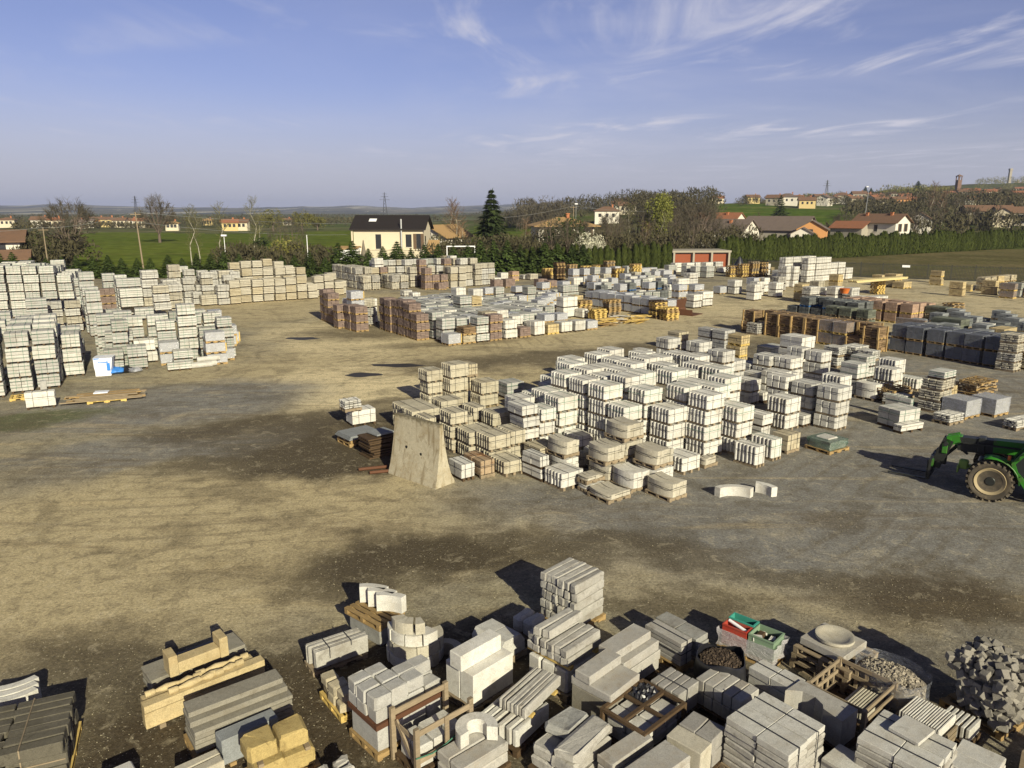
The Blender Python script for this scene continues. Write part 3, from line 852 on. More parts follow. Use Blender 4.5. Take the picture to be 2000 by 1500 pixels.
def pack_parts(kind, w, d, h, var, low):
    key = (kind, round(w, 2), round(d, 2), round(h, 2), var, low)
    if key in CACHE: return CACHE[key]
    rng = random.Random(str(key))
    nm, words_, cat, part, mats, strap, base, wood = KIND[kind]
    hb = .13 if base in ('pal', 'cage', 'wrap', 'wrapd') else (.11 if low else .075)
    out = []
    b = MB()
    if base in ('pal', 'cage', 'wrap', 'wrapd'): pallet_mb(b, w, d, hb)
    else: bearers(b, w, d, hb)
    if base == 'cage':
        for sx_, sy_ in ((-1, -1), (1, -1), (1, 1), (-1, 1)):
            x, y = sx_ * (w / 2 + .02), sy_ * (d / 2 + .02)
            b.box(x - .045, y - .045, 0, x + .045, y + .045, h - .02)
    pn_ = 'pallet' if base in ('pal', 'cage', 'wrap', 'wrapd') else 'bearer_frame'
    out.append((pn_, b.mesh(pn_, M[wood])))
    out.append((part, load_mesh(kind, w, d, hb, h - .012, rng).mesh(part, M[mats[var % len(mats)]])))
    if base == 'wrap': out.append(('stretch_film', film_shell(w, d, hb, h - .012, rng).mesh('stretch_film', M['film'], 30)))
    if base == 'wrapd': out.append(('stretch_film', film_shell(w, d, hb, h - .012, rng).mesh('stretch_film', M['filmdark'], 30)))
    if base == 'wrap' and var == 0:
        e = MB()
        for sx_, sy_ in ((1, -1),):
            x, y = sx_ * (w / 2 + .02), sy_ * (d / 2 + .02)
            e.box(x - .03, y - .03, hb, x + .03, y + .03, h - .03)
        out.append(('corner_trim', e.mesh('corner_trim', M['woodyellow'])))
    if strap:
        sm = 'strapgreen' if (strap == 'g' or (kind == 'kerb' and var == 2)) else 'strap'
        out.append(('strap', strap_mb(w, d, hb, h - .012, strap).mesh('strap', M[sm])))
    CACHE[key] = out
    return out

def place_pack(kind, x, y, z, yaw, w, d, h, label, group, var, low):
    """x, y: the corner that looks towards the lane; the load runs w along the yaw direction and d behind it"""
    t = R(yaw)
    cx_ = x + math.cos(t) * w / 2 - math.sin(t) * d / 2
    cy_ = y + math.sin(t) * w / 2 + math.cos(t) * d / 2
    nm, words_, cat = KIND[kind][:3]
    root = empty(nm, (cx_, cy_, z), t, label, cat, group)
    for pn, me in pack_parts(kind, w, d, h, var, low):
        o = link(pn, me, root)
    return root

ORD = ['', 'first', 'second', 'third', 'fourth', 'fifth', 'sixth', 'seventh', 'eighth', 'ninth', 'tenth', 'eleventh', 'twelfth', 'thirteenth', 'fourteenth', 'fifteenth', 'sixteenth', 'seventeenth', 'eighteenth', 'nineteenth', 'twentieth', 'twenty-first', 'twenty-second', 'twenty-third', 'twenty-fourth', 'twenty-fifth', 'twenty-sixth', 'twenty-seventh', 'twenty-eighth', 'twenty-ninth', 'thirtieth']
ORD += ['thirty-' + o for o in ORD[1:10]] + ['fortieth'] + ['forty-' + o for o in ORD[1:10]] + ['fiftieth']
PLACE = {'K': ('kerb block', 'packs of the white kerb block'), 'C': ('by concrete slab', 'cream packs behind the concrete slab'), 'L': ('by bulk bag', 'slab packs by the white bulk bag'),
         'T': ('in long tower', 'packs of the long tower by the conifers'), 'D': ('near conifers', 'packs before the row of young conifers'), 'E': ('cream pyramid', 'packs of the cream pyramid'),
         'F': ('below black-roofed house', 'packs below the black roofed house'), 'M': ('beyond dirt track', 'packs beyond the dirt track'), 'R': ('beside railing yard', 'packs between track and railing')}
STACKS = [  # cluster, kind, x, y, yaw, width, depth, tier height, tiers built, tiers in all, row, stack
    ('K','kerb',1.26,27.51,34,1.00,1.00,0.60,(2,),3,1,2), ('K','kerb',1.81,26.64,34,1.00,1.00,0.60,(0, 1, 2),3,1,3), ('K','kerb',0.93,29.82,34,1.00,1.00,0.60,(1,),2,2,1),
    ('K','kerb',1.55,28.93,34,1.00,1.00,0.60,(2,),3,2,2), ('K','kerb',2.15,28.03,34,1.00,1.00,0.60,(2, 3),4,2,3), ('K','kerb',2.75,27.13,34,1.00,1.00,0.60,(0, 1, 2, 3),4,2,4),
    ('K','kerb',3.35,26.24,34,1.00,1.00,0.60,(0, 1, 2, 3),4,2,5), ('K','kerb',3.95,25.34,34,1.00,1.00,0.60,(0, 1, 2),3,2,6), ('K','kerb',1.77,30.50,34,1.00,1.00,0.60,(2,),3,3,1),
    ('K','kerb',2.38,29.59,34,1.00,1.00,0.60,(3,),4,3,2), ('K','kerb',3.00,28.68,34,1.00,1.00,0.60,(3,),4,3,3), ('K','kerb',3.61,27.77,34,1.00,1.00,0.60,(3,),4,3,4),
    ('K','kerb',4.23,26.85,34,1.00,1.00,0.60,(2, 3),4,3,5), ('K','kerb',4.84,25.94,34,1.00,1.00,0.60,(0, 1, 2, 3),4,3,6), ('K','kerb',5.46,25.03,34,1.00,1.00,0.60,(0, 1, 2),3,3,7),
    ('K','kerb',2.49,31.35,34,1.00,1.00,0.60,(3,),4,4,1), ('K','kerb',3.72,29.53,34,1.00,1.00,0.60,(3,),4,4,3), ('K','kerb',4.34,28.62,34,1.00,1.00,0.60,(3,),4,4,4),
    ('K','kerb',4.95,27.71,34,1.00,1.00,0.60,(3,),4,4,5), ('K','kerb',6.18,25.88,34,1.00,1.00,0.60,(2, 3),4,4,7), ('K','kerb',6.80,24.97,34,1.00,1.00,0.60,(0, 1, 2, 3),4,4,8),
    ('K','kerb',3.68,31.56,34,1.00,1.00,0.60,(3,),4,5,2), ('K','kerb',4.30,30.64,34,1.00,1.00,0.60,(3,),4,5,3), ('K','kerb',4.91,29.73,34,1.00,1.00,0.60,(3,),4,5,4),
    ('K','kerb',6.14,27.91,34,1.00,1.00,0.60,(3,),4,5,6), ('K','kerb',6.76,27.00,34,1.00,1.00,0.60,(3,),4,5,7), ('K','kerb',7.38,26.08,34,1.00,1.00,0.60,(2, 3),4,5,8),
    ('K','kerb',7.99,25.17,34,1.00,1.00,0.60,(0, 1, 2),3,5,9), ('K','kerb',4.37,32.50,34,1.00,1.00,0.60,(3,),4,6,2), ('K','kerb',5.60,30.68,34,1.00,1.00,0.60,(3,),4,6,4),
    ('K','kerb',6.22,29.77,34,1.00,1.00,0.60,(3,),4,6,5), ('K','kerb',6.83,28.85,34,1.00,1.00,0.60,(3,),4,6,6), ('K','kerb',8.06,27.03,34,1.00,1.00,0.60,(2, 3),4,6,8),
    ('K','kerb',5.79,32.37,34,1.00,1.00,0.60,(3,),4,7,3), ('K','kerb',6.40,31.46,34,1.00,1.00,0.60,(3,),4,7,4), ('K','kerb',7.63,29.64,34,1.00,1.00,0.60,(3,),4,7,6),
    ('K','kerb',8.21,28.79,34,1.00,1.00,0.60,(3,),4,7,7), ('K','kerb',7.26,32.16,34,1.00,1.00,0.60,(3,),4,8,4), ('K','kerb',7.87,31.24,34,1.00,1.00,0.60,(3,),4,8,5),
    ('K','wide',8.47,39.35,34,1.00,1.00,0.60,(1, 2),3,10,1), ('K','wide',9.83,38.34,34,1.00,1.00,0.60,(2,),3,10,2), ('K','wide',7.24,39.53,34,0.70,1.00,0.60,(1,),2,10,3),
    ('K','buff',10.38,45.50,34,1.00,1.00,0.60,(0, 1),2,10,4), ('K','grey',12.37,42.71,34,1.00,1.00,0.60,(1, 2),3,10,5), ('K','grey',11.81,43.57,34,0.80,1.00,0.60,(1, 2),3,10,6),
    ('K','tan',12.61,40.26,34,0.80,1.00,0.62,(0, 1, 2),3,10,7), ('K','wide',9.55,32.74,34,0.90,1.00,0.60,(2, 3),4,11,1), ('K','wide',10.32,33.96,34,1.00,1.00,0.60,(1, 2),3,11,2),
    ('K','grey',9.13,34.75,34,1.00,1.00,0.60,(2,),3,11,3), ('K','wide',11.82,35.92,34,0.80,1.00,0.60,(1,),2,11,4), ('K','wide',10.68,32.26,34,0.80,1.00,0.60,(0, 1),2,11,5),
    ('K','wide',12.39,35.06,34,1.00,1.00,0.60,(1, 2),3,12,1), ('K','wide',13.28,34.41,34,1.00,1.00,0.60,(1, 2),3,12,2), ('K','wide',15.28,35.91,34,0.90,1.00,0.60,(0, 1, 2),3,12,3),
    ('K','wide',14.63,36.72,34,0.80,1.00,0.60,(2,),3,12,4), ('K','wide',12.06,32.89,34,1.00,1.00,0.70,(0, 1),2,12,5), ('K','wide',12.90,33.49,34,0.80,1.00,0.60,(1,),2,12,6),
    ('K','wide',12.72,28.17,34,0.95,1.00,0.60,(0, 1, 2),3,13,1), ('K','wide',12.20,29.22,34,0.95,1.00,0.60,(0, 1, 2),3,13,2), ('K','wide',11.46,30.04,34,0.95,1.00,0.60,(1, 2),3,13,3),
    ('K','kerb',13.74,30.30,34,0.90,1.00,0.60,(0, 1, 2),3,13,4), ('K','kerb',10.76,28.19,34,1.00,1.00,0.66,(0, 1),2,14,1), ('K','block',11.42,32.64,34,0.60,1.00,0.50,(0,),1,14,2),
    ('K','block',11.56,34.14,34,0.80,1.00,0.55,(1,),2,14,3), ('K','block',9.45,27.13,34,0.70,1.00,0.50,(0, 1),2,14,5), ('K','kerb',8.22,23.83,34,0.62,1.00,0.75,(0,),1,15,1),
    ('K','kerb',9.02,24.57,34,0.65,1.00,0.78,(0,),1,15,2), ('K','buff',9.84,25.35,34,0.80,0.70,0.72,(0,),1,15,3), ('K','kerb',5.66,23.19,34,1.00,1.00,0.62,(0,),1,15,4),
    ('K','curve',6.52,23.77,34,0.80,0.40,0.40,(0,),1,15,5), ('K','block',11.66,28.70,34,0.70,1.00,0.50,(0,),1,16,1), ('K','kerb',1.60,21.72,34,0.95,1.00,0.62,(0,),1,17,1),
    ('K','block',0.90,22.55,34,0.50,1.00,0.42,(0, 1),2,17,2), ('K','buff',0.96,23.78,34,0.95,1.00,0.38,(1,),2,17,3), ('K','curve',2.85,20.67,34,1.00,1.00,0.33,(0,),1,17,4),
    ('K','curve',2.33,21.57,34,0.90,0.50,0.30,(0, 1),2,17,5), ('K','curve',4.75,20.81,34,0.90,1.10,0.62,(0,),1,17,6), ('K','curve',3.62,21.54,34,0.90,1.00,0.66,(0,),1,17,7),
    ('K','curve',4.45,21.98,34,0.95,1.00,0.64,(0, 1),2,17,8), ('K','curve',2.94,22.33,34,0.95,1.00,0.62,(0, 1),2,17,9), ('K','curve',3.63,23.06,34,1.00,1.00,0.58,(0, 1, 2),3,17,10),
    ('K','curve',1.72,23.05,34,0.80,1.00,0.62,(0, 1),2,17,11), ('K','curve',2.95,23.85,34,0.70,1.00,0.60,(0,),1,17,12), ('K','curve',2.23,23.78,34,0.60,1.00,0.62,(0,),1,17,13),
    ('K','kerb',2.45,25.82,34,0.80,1.00,0.55,(0,),1,17,14), ('K','wide',2.65,38.24,34,0.80,0.70,0.80,(0,),1,18,1), ('C','buffkerb',-2.69,31.88,34,1.00,1.00,0.66,(0, 1, 2),3,1,1),
    ('C','buffkerb',-3.72,31.84,34,0.85,1.00,0.60,(0, 1, 2),3,1,2), ('C','buff',-1.91,32.59,34,0.50,1.00,0.62,(1, 2),3,1,3), ('C','buffkerb',-1.34,31.73,34,1.00,1.00,0.60,(0, 1),2,1,4),
    ('C','slab',-0.24,33.26,34,1.00,1.00,0.85,(0,),1,1,5), ('C','buffkerb',-2.79,28.28,34,1.10,1.00,0.60,(1,),2,2,1), ('C','buffkerb',-1.43,27.67,34,0.70,1.00,0.60,(0, 1),2,2,2),
    ('C','buffkerb',-0.64,26.81,34,1.00,1.00,0.55,(1,),2,2,3), ('C','buffkerb',-4.36,28.23,34,1.30,1.00,0.55,(0, 1),2,3,1), ('C','buffkerb',-3.72,27.16,34,1.30,1.00,0.55,(0, 1),2,3,2),
    ('C','buffkerb',-3.12,26.32,34,0.50,1.00,0.55,(0, 1),2,3,3), ('C','buffkerb',-2.18,25.45,34,0.80,1.00,0.50,(0, 1, 2),3,3,4), ('C','buffkerb',-2.32,26.60,34,1.10,1.00,0.50,(1,),2,4,1),
    ('C','buffkerb',-1.45,24.69,34,1.10,1.00,0.55,(0, 1),2,4,2), ('C','buffkerb',-0.78,23.90,34,0.95,1.00,0.55,(0, 1),2,4,3), ('C','buffkerb',0.00,24.56,34,0.75,1.00,0.55,(0, 1),2,4,4),
    ('C','buffkerb',-0.24,23.03,34,0.85,1.00,0.55,(0,),1,4,5), ('C','block',-1.62,22.53,34,0.62,0.90,0.62,(0,),1,5,1), ('C','rusty',-1.05,22.84,34,0.60,1.20,0.62,(0,),1,5,2),
    ('C','kerb',1.06,25.89,34,0.80,1.00,0.50,(0, 1, 2),3,6,1), ('C','block',0.35,25.44,34,0.80,1.00,0.45,(1, 2, 3),4,6,2), ('C','wide',0.24,27.36,34,0.90,1.00,0.80,(1,),2,6,3),
    ('C','block',-6.43,28.78,34,1.10,0.80,0.70,(0,),1,7,1), ('L','slab',-28.42,40.13,29,1.05,1.00,0.77,(3,),4,1,2), ('L','slab',-27.33,38.17,29,1.05,1.00,0.77,(3,),4,1,4),
    ('L','slab',-26.79,37.19,29,1.05,1.00,0.77,(3,),4,1,5), ('L','slab',-25.71,35.24,29,1.05,1.00,0.77,(0, 3),4,1,7), ('L','slab',-25.16,34.26,29,1.05,1.00,0.77,(0, 1, 2, 3),4,1,8),
    ('L','slab',-24.62,33.28,29,1.05,1.00,0.77,(0, 1, 2),3,1,9), ('L','slab',-27.11,40.20,29,1.05,1.00,0.77,(3,),4,2,3), ('L','gslab',-26.05,38.27,29,1.05,1.00,0.77,(3,),4,2,5),
    ('L','slab',-25.51,37.31,29,1.05,1.00,0.77,(3,),4,2,6), ('L','gslab',-24.42,35.40,29,1.05,1.00,0.77,(3,),4,2,8), ('L','slab',-23.89,34.44,29,1.05,1.00,0.77,(0, 1, 2, 3),4,2,9),
    ('L','slab',-26.35,41.08,29,1.05,1.00,0.77,(2,),3,3,2), ('L','slab',-25.82,40.11,29,1.05,1.00,0.77,(2,),3,3,3), ('L','slab',-25.29,39.15,29,1.05,1.00,0.77,(2, 3),4,3,4),
    ('L','slab',-24.75,38.19,29,1.05,1.00,0.77,(2,),3,3,5), ('L','slab',-24.21,37.23,29,1.05,1.00,0.77,(0, 1, 2, 3),4,3,6), ('L','slab',-23.67,36.27,29,1.05,1.00,0.77,(0, 1, 2, 3),4,3,7),
    ('L','slab',-23.14,35.31,29,1.05,1.00,0.77,(0, 1, 2, 3),4,3,8), ('L','slab',-25.06,40.99,29,0.95,1.00,0.77,(0, 1),2,4,1), ('L','slab',-24.53,40.03,29,0.95,1.00,0.77,(0, 1, 2),3,4,2),
    ('L','slab',-24.00,39.06,29,0.95,1.00,0.77,(0, 1, 2),3,4,3), ('L','slab',-23.46,38.10,29,0.95,1.00,0.77,(0, 1, 2),3,4,4), ('L','block',-21.33,31.40,29,1.25,0.50,0.80,(0,),1,5,1),
    ('L','gslab',-22.00,39.27,29,1.05,1.00,0.65,(0, 1),2,6,1), ('L','gslab',-20.96,39.84,29,1.05,1.00,0.65,(0, 1),2,6,2), ('L','gslab',-22.91,41.12,29,1.45,1.00,0.65,(1, 2),3,6,3),
    ('L','gslab',-24.18,42.80,29,1.05,1.00,0.65,(0, 1, 2, 3),4,6,4), ('L','gslab',-22.00,40.45,29,0.90,1.00,0.65,(0, 1, 2, 3),4,6,5), ('L','gslab',-23.55,41.96,29,1.05,1.00,0.65,(0, 1),2,6,6),
    ('L','gslab',-24.76,43.65,29,1.05,1.00,0.65,(0, 1, 2),3,6,7), ('L','slab',-22.43,42.57,29,1.15,1.00,0.65,(1, 2, 3),4,7,1), ('L','block',-21.45,41.55,29,1.20,1.00,0.65,(0, 1),2,7,2),
    ('L','clear',-19.79,41.09,29,1.05,1.00,0.65,(0, 1),2,7,3), ('L','slab',-20.29,41.99,29,1.10,1.00,0.62,(0, 1, 2, 3),4,7,4), ('L','slab',-21.49,43.89,29,1.05,1.00,0.65,(3,),4,7,7),
    ('L','slab',-18.66,40.28,29,1.05,1.00,0.50,(0, 1),2,8,1), ('L','slab',-18.63,39.42,29,1.30,0.50,0.50,(0,),1,8,2), ('L','slab',-19.20,43.36,29,0.95,1.00,0.65,(2, 3),4,8,3),
    ('L','gslab',-18.17,42.75,29,0.95,1.00,0.62,(0, 1, 2),3,8,4), ('L','gslab',-17.18,42.97,29,0.95,1.00,0.60,(0, 1, 2, 3),4,8,5), ('L','clear',-17.19,41.06,29,1.10,1.00,0.65,(0, 1, 2),3,8,6),
    ('L','clear',-17.23,42.22,29,1.20,0.60,0.70,(0,),1,8,7), ('L','clear',-18.75,48.09,29,0.90,1.00,0.80,(0,),1,8,8), ('L','clear',-18.33,47.14,29,0.70,1.00,0.70,(0, 1),2,8,9),
    ('L','slab',-19.12,42.22,29,1.05,1.00,0.66,(0, 1, 2, 3, 4),5,8,10), ('L','slab',-19.71,44.26,29,1.05,1.00,0.65,(3,),4,9,1), ('L','slab',-18.44,44.20,29,1.05,1.00,0.65,(2, 3),4,9,2),
    ('L','gslab',-20.83,44.94,29,1.05,1.00,0.65,(3,),4,9,3), ('L','slab',-19.83,45.37,29,1.05,1.00,0.65,(3,),4,9,4), ('L','slab',-21.23,42.85,29,0.90,1.00,0.66,(1, 2, 3),4,9,5),
    ('L','slab',-23.81,44.18,29,1.10,1.00,0.70,(3,),4,9,6), ('L','slab',-22.81,44.71,29,1.10,1.00,0.70,(3,),4,9,7), ('L','clear',-19.95,48.60,29,0.90,1.00,0.70,(2,),3,9,8),
    ('T','slab',-44.78,66.41,24,1.12,1.00,0.69,(5,),6,1,1), ('T','slab',-43.73,66.87,24,1.12,1.00,0.69,(5,),6,1,2), ('T','slab',-42.68,67.34,24,1.12,1.00,0.69,(5,),6,1,3),
    ('T','slab',-41.63,67.81,24,1.12,1.00,0.69,(5,),6,1,4), ('T','slab',-40.58,68.28,24,1.12,1.00,0.69,(4,),5,1,5), ('T','slab',-44.36,65.46,24,1.12,1.00,0.69,(5,),6,2,1),
    ('T','slab',-43.31,65.92,24,1.12,1.00,0.69,(5,),6,2,2), ('T','slab',-42.26,66.39,24,1.12,1.00,0.69,(5,),6,2,3), ('T','slab',-41.20,66.86,24,1.12,1.00,0.69,(5,),6,2,4),
    ('T','slab',-40.15,67.33,24,1.12,1.00,0.69,(4,),5,2,5), ('T','slab',-43.94,64.51,24,1.12,1.00,0.69,(5,),6,3,1), ('T','slab',-42.89,64.97,24,1.12,1.00,0.69,(5,),6,3,2),
    ('T','slab',-41.84,65.44,24,1.12,1.00,0.69,(5,),6,3,3), ('T','slab',-40.78,65.91,24,1.12,1.00,0.69,(5,),6,3,4), ('T','slab',-39.73,66.38,24,1.12,1.00,0.69,(4,),5,3,5),
    ('T','slab',-43.52,63.56,24,1.12,1.00,0.69,(5,),6,4,1), ('T','slab',-42.46,64.02,24,1.12,1.00,0.69,(5,),6,4,2), ('T','slab',-41.41,64.49,24,1.12,1.00,0.69,(5,),6,4,3),
    ('T','slab',-40.36,64.96,24,1.12,1.00,0.69,(5,),6,4,4), ('T','slab',-39.31,65.43,24,1.12,1.00,0.69,(4,),5,4,5), ('T','slab',-43.09,62.61,24,1.12,1.00,0.69,(5,),6,5,1),
    ('T','slab',-42.04,63.07,24,1.12,1.00,0.69,(5,),6,5,2), ('T','slab',-40.99,63.54,24,1.12,1.00,0.69,(5,),6,5,3), ('T','slab',-39.94,64.01,24,1.12,1.00,0.69,(5,),6,5,4),
    ('T','slab',-38.88,64.48,24,1.12,1.00,0.69,(4,),5,5,5), ('T','slab',-42.67,61.66,24,1.12,1.00,0.69,(5,),6,6,1), ('T','slab',-41.62,62.12,24,1.12,1.00,0.69,(5,),6,6,2),
    ('T','slab',-40.57,62.59,24,1.12,1.00,0.69,(5,),6,6,3), ('T','slab',-39.51,63.06,24,1.12,1.00,0.69,(5,),6,6,4), ('T','slab',-38.46,63.53,24,1.12,1.00,0.69,(4,),5,6,5),
    ('T','slab',-42.25,60.71,24,1.12,1.00,0.69,(5,),6,7,1), ('T','slab',-41.19,61.17,24,1.12,1.00,0.69,(5,),6,7,2), ('T','slab',-40.14,61.64,24,1.12,1.00,0.69,(5,),6,7,3),
    ('T','slab',-39.09,62.11,24,1.12,1.00,0.69,(5,),6,7,4), ('T','slab',-38.04,62.58,24,1.12,1.00,0.69,(4,),5,7,5), ('T','slab',-41.82,59.75,24,1.12,1.00,0.69,(0, 1, 2, 3, 4, 5),6,8,1),
    ('T','slab',-40.77,60.22,24,1.12,1.00,0.69,(0, 1, 2, 3, 4, 5),6,8,2), ('T','slab',-39.72,60.69,24,1.12,1.00,0.69,(2, 3, 4, 5),6,8,3), ('T','slab',-38.67,61.16,24,1.12,1.00,0.69,(2, 3, 4, 5),6,8,4),
    ('T','slab',-37.62,61.63,24,1.12,1.00,0.69,(2, 3, 4),5,8,5), ('D','gslab',-32.69,49.68,34,1.30,1.00,0.70,(2, 3),4,1,1), ('D','beam',-32.91,52.46,34,1.05,1.00,0.60,(0, 1, 2, 3),4,1,2),
    ('D','beam',-31.96,52.98,34,1.05,1.00,0.60,(0, 1, 2, 3),4,1,3), ('D','brown',-32.75,54.22,34,1.20,1.00,0.70,(0, 1),2,1,4), ('D','brown',-32.70,58.84,34,1.20,1.00,0.62,(1, 2, 3),4,2,1),
    ('D','gslab',-29.06,50.76,34,1.00,1.00,0.80,(0, 1, 2, 3),4,2,2), ('D','gslab',-30.09,52.15,34,1.10,1.00,0.70,(0, 1, 2, 3, 4),5,2,3), ('D','slab',-32.27,55.71,34,1.10,1.00,0.70,(1, 2, 3, 4, 5),6,2,4),
    ('D','slab',-33.53,57.23,34,1.10,1.00,0.70,(2, 3, 4),5,2,5), ('D','slab',-30.19,54.63,34,1.20,1.00,0.70,(1,),2,2,7), ('D','slab',-30.01,56.64,34,1.80,1.00,0.70,(1, 2, 3, 4),5,3,1),
    ('D','slab',-31.61,59.44,34,1.00,1.00,0.70,(1, 2, 3, 4),5,3,2), ('D','slab',-33.73,61.57,34,1.00,1.00,0.70,(3, 4),5,3,3), ('D','beam',-28.05,56.58,34,1.20,1.00,0.70,(2, 3, 4, 5),6,3,4),
    ('D','slab',-29.34,55.57,34,1.60,1.00,0.70,(2, 3),4,3,5), ('D','beam',-26.56,54.94,34,1.20,1.00,0.62,(2, 3, 4),5,4,1), ('D','beam',-28.11,57.86,34,1.20,1.00,0.62,(4,),5,4,3),
    ('D','beam',-26.05,56.39,34,1.00,1.00,0.62,(1, 2, 3, 4),5,4,4), ('D','beam',-28.13,60.24,34,1.20,1.00,0.62,(4,),5,4,5), ('D','beam',-31.30,71.36,34,1.10,1.00,0.62,(3, 4),5,5,1),
    ('D','beam',-28.79,69.32,34,1.10,1.00,0.62,(1, 2, 3, 4),5,5,2), ('D','beam',-30.59,69.35,34,1.10,1.00,0.62,(0, 1, 2, 3),4,5,3), ('D','beam',-29.91,71.52,34,1.10,1.00,0.62,(2, 3),4,5,4),
    ('D','beam',-29.65,69.99,34,1.10,1.00,0.62,(1, 2),3,5,6), ('D','beam',-29.57,68.79,34,0.90,1.00,0.62,(0, 1),2,5,7), ('D','beam',-28.47,67.99,34,1.40,1.00,1.00,(0,),1,5,8),
    ('D','beam',-31.54,68.75,34,1.10,1.00,0.62,(0, 1, 2, 3, 4, 5),6,5,9), ('D','slab',-33.90,74.97,34,1.40,1.00,0.62,(4,),5,5,10), ('D','beam',-27.38,70.92,34,1.10,1.00,0.66,(2, 3),4,6,1),
    ('D','beam',-27.06,68.46,34,1.10,1.00,0.66,(0, 1, 2),3,6,4), ('E','buffbeam',-26.21,69.22,34,1.05,1.00,0.75,(0, 1, 2),3,1,1), ('E','buffbeam',-24.67,70.81,34,1.05,1.00,0.75,(0, 1, 2),3,1,2),
    ('E','buffbeam',-23.77,71.42,34,1.05,1.00,0.75,(0, 1, 2),3,1,3), ('E','buffbeam',-25.61,70.27,34,1.05,1.00,0.75,(0, 1, 2),3,2,1), ('E','buffbeam',-22.88,72.02,34,1.05,1.00,0.75,(0, 1, 2),3,3,1),
    ('E','buffbeam',-21.98,72.63,34,1.05,1.00,0.75,(0, 1, 2),3,3,2), ('E','buffbeam',-21.08,73.23,34,1.05,1.00,0.75,(0, 1, 2),3,3,3), ('E','buffbeam',-20.19,73.83,34,1.05,1.00,0.75,(0, 1),2,3,4),
    ('E','buffbeam',-26.78,70.08,34,1.05,1.00,0.75,(2,),3,4,1), ('E','buffbeam',-26.17,71.15,34,1.05,1.00,0.75,(2,),3,4,2), ('E','buffbeam',-25.27,71.74,34,1.05,1.00,0.75,(2,),3,4,3),
    ('E','buffbeam',-24.37,72.34,34,1.05,1.00,0.75,(2,),3,4,4), ('E','buffbeam',-23.47,72.95,34,1.05,1.00,0.75,(2,),3,4,5), ('E','buffbeam',-22.57,73.55,34,1.05,1.00,0.75,(2,),3,4,6),
    ('E','buffbeam',-20.78,74.76,34,1.05,1.00,0.75,(1,),2,4,8), ('E','buffbeam',-26.36,72.93,34,1.05,1.00,0.75,(2, 3),4,5,1), ('E','buffbeam',-25.46,73.53,34,1.05,1.00,0.75,(2, 3),4,5,2),
    ('E','buffbeam',-24.57,74.14,34,1.05,1.00,0.75,(2, 3),4,5,3), ('E','buffbeam',-23.67,74.74,34,1.05,1.00,0.75,(2, 3),4,5,4), ('E','buffbeam',-22.77,75.35,34,1.05,1.00,0.75,(2, 3),4,5,5),
    ('E','buffbeam',-21.88,75.95,34,1.05,1.00,0.75,(2, 3),4,5,6), ('E','buffbeam',-27.95,74.39,34,1.05,1.00,0.75,(3, 4),5,6,1), ('E','buffbeam',-27.06,74.99,34,1.05,1.00,0.75,(3, 4),5,6,2),
    ('E','buffbeam',-26.16,75.59,34,1.05,1.00,0.75,(3, 4),5,6,3), ('E','buffbeam',-25.26,76.20,34,1.05,1.00,0.75,(3, 4),5,6,4), ('E','buffbeam',-24.37,76.80,34,1.05,1.00,0.75,(3, 4),5,6,5),
    ('E','buffbeam',-23.47,77.41,34,1.05,1.00,0.75,(3,),4,6,6), ('E','beam',-28.93,70.94,34,1.05,1.00,0.75,(2, 3),4,7,1), ('E','beam',-28.12,71.67,34,1.05,1.00,0.75,(2, 3),4,7,2),
    ('E','beam',-27.22,72.27,34,1.05,1.00,0.75,(2, 3),4,7,3), ('E','beam',-30.40,72.43,34,1.05,1.00,0.75,(2, 3),4,8,1), ('E','beam',-29.00,72.32,34,1.05,1.00,0.75,(3,),4,8,2),
    ('E','beam',-28.09,72.93,34,1.05,1.00,0.75,(3,),4,8,3), ('E','buffbeam',-20.00,75.53,34,1.05,1.00,0.75,(0, 1, 2),3,9,1), ('E','buffbeam',-19.10,76.13,34,1.05,1.00,0.75,(0, 1, 2),3,9,2),
    ('E','buffbeam',-18.21,76.74,34,1.05,1.00,0.75,(0, 1),2,9,3), ('E','buffbeam',-20.08,76.92,34,1.05,1.00,0.75,(2,),3,10,1), ('E','buffbeam',-19.18,77.53,34,1.05,1.00,0.75,(2,),3,10,2),
    ('E','buffbeam',-18.29,78.13,34,1.05,1.00,0.75,(0, 1),2,10,3), ('F','rustic',-21.00,88.72,34,1.00,1.00,0.80,(1, 2),3,1,1), ('F','rustic',-20.41,87.84,34,1.00,1.00,0.80,(1, 2),3,1,2),
    ('F','rustic',-19.82,86.97,34,1.00,1.00,0.80,(1, 2),3,1,3), ('F','rustic',-19.23,86.09,34,1.00,1.00,0.80,(1, 2),3,1,4), ('F','rustic',-18.63,85.21,34,1.00,1.00,0.80,(0, 1, 2),3,1,5),
    ('F','rustic',-18.04,84.33,34,1.00,1.00,0.80,(0, 1, 2),3,1,6), ('F','rustic',-17.45,83.45,34,1.00,1.00,0.80,(0, 1, 2),3,1,7), ('F','rustic',-16.85,82.57,34,1.00,1.00,0.80,(0, 1),2,1,8),
    ('F','rustic',-16.26,81.69,34,1.00,1.00,0.80,(0, 1),2,1,9), ('F','rustic',-18.95,87.55,34,1.00,1.00,0.80,(2,),3,2,1), ('F','rustic',-18.36,86.67,34,1.00,1.00,0.80,(2,),3,2,2),
    ('F','rustic',-17.76,85.79,34,1.00,1.00,0.80,(2,),3,2,3), ('F','rustic',-17.17,84.92,34,1.00,1.00,0.80,(2,),3,2,4), ('F','rustic',-16.58,84.04,34,1.00,1.00,0.80,(1, 2),3,2,5),
    ('F','rustic',-15.98,83.16,34,1.00,1.00,0.80,(1,),2,2,6), ('F','rustic',-15.39,82.28,34,1.00,1.00,0.80,(0, 1),2,2,7), ('F','rustic',-14.43,84.35,34,1.00,1.00,0.80,(0, 1),2,3,1),
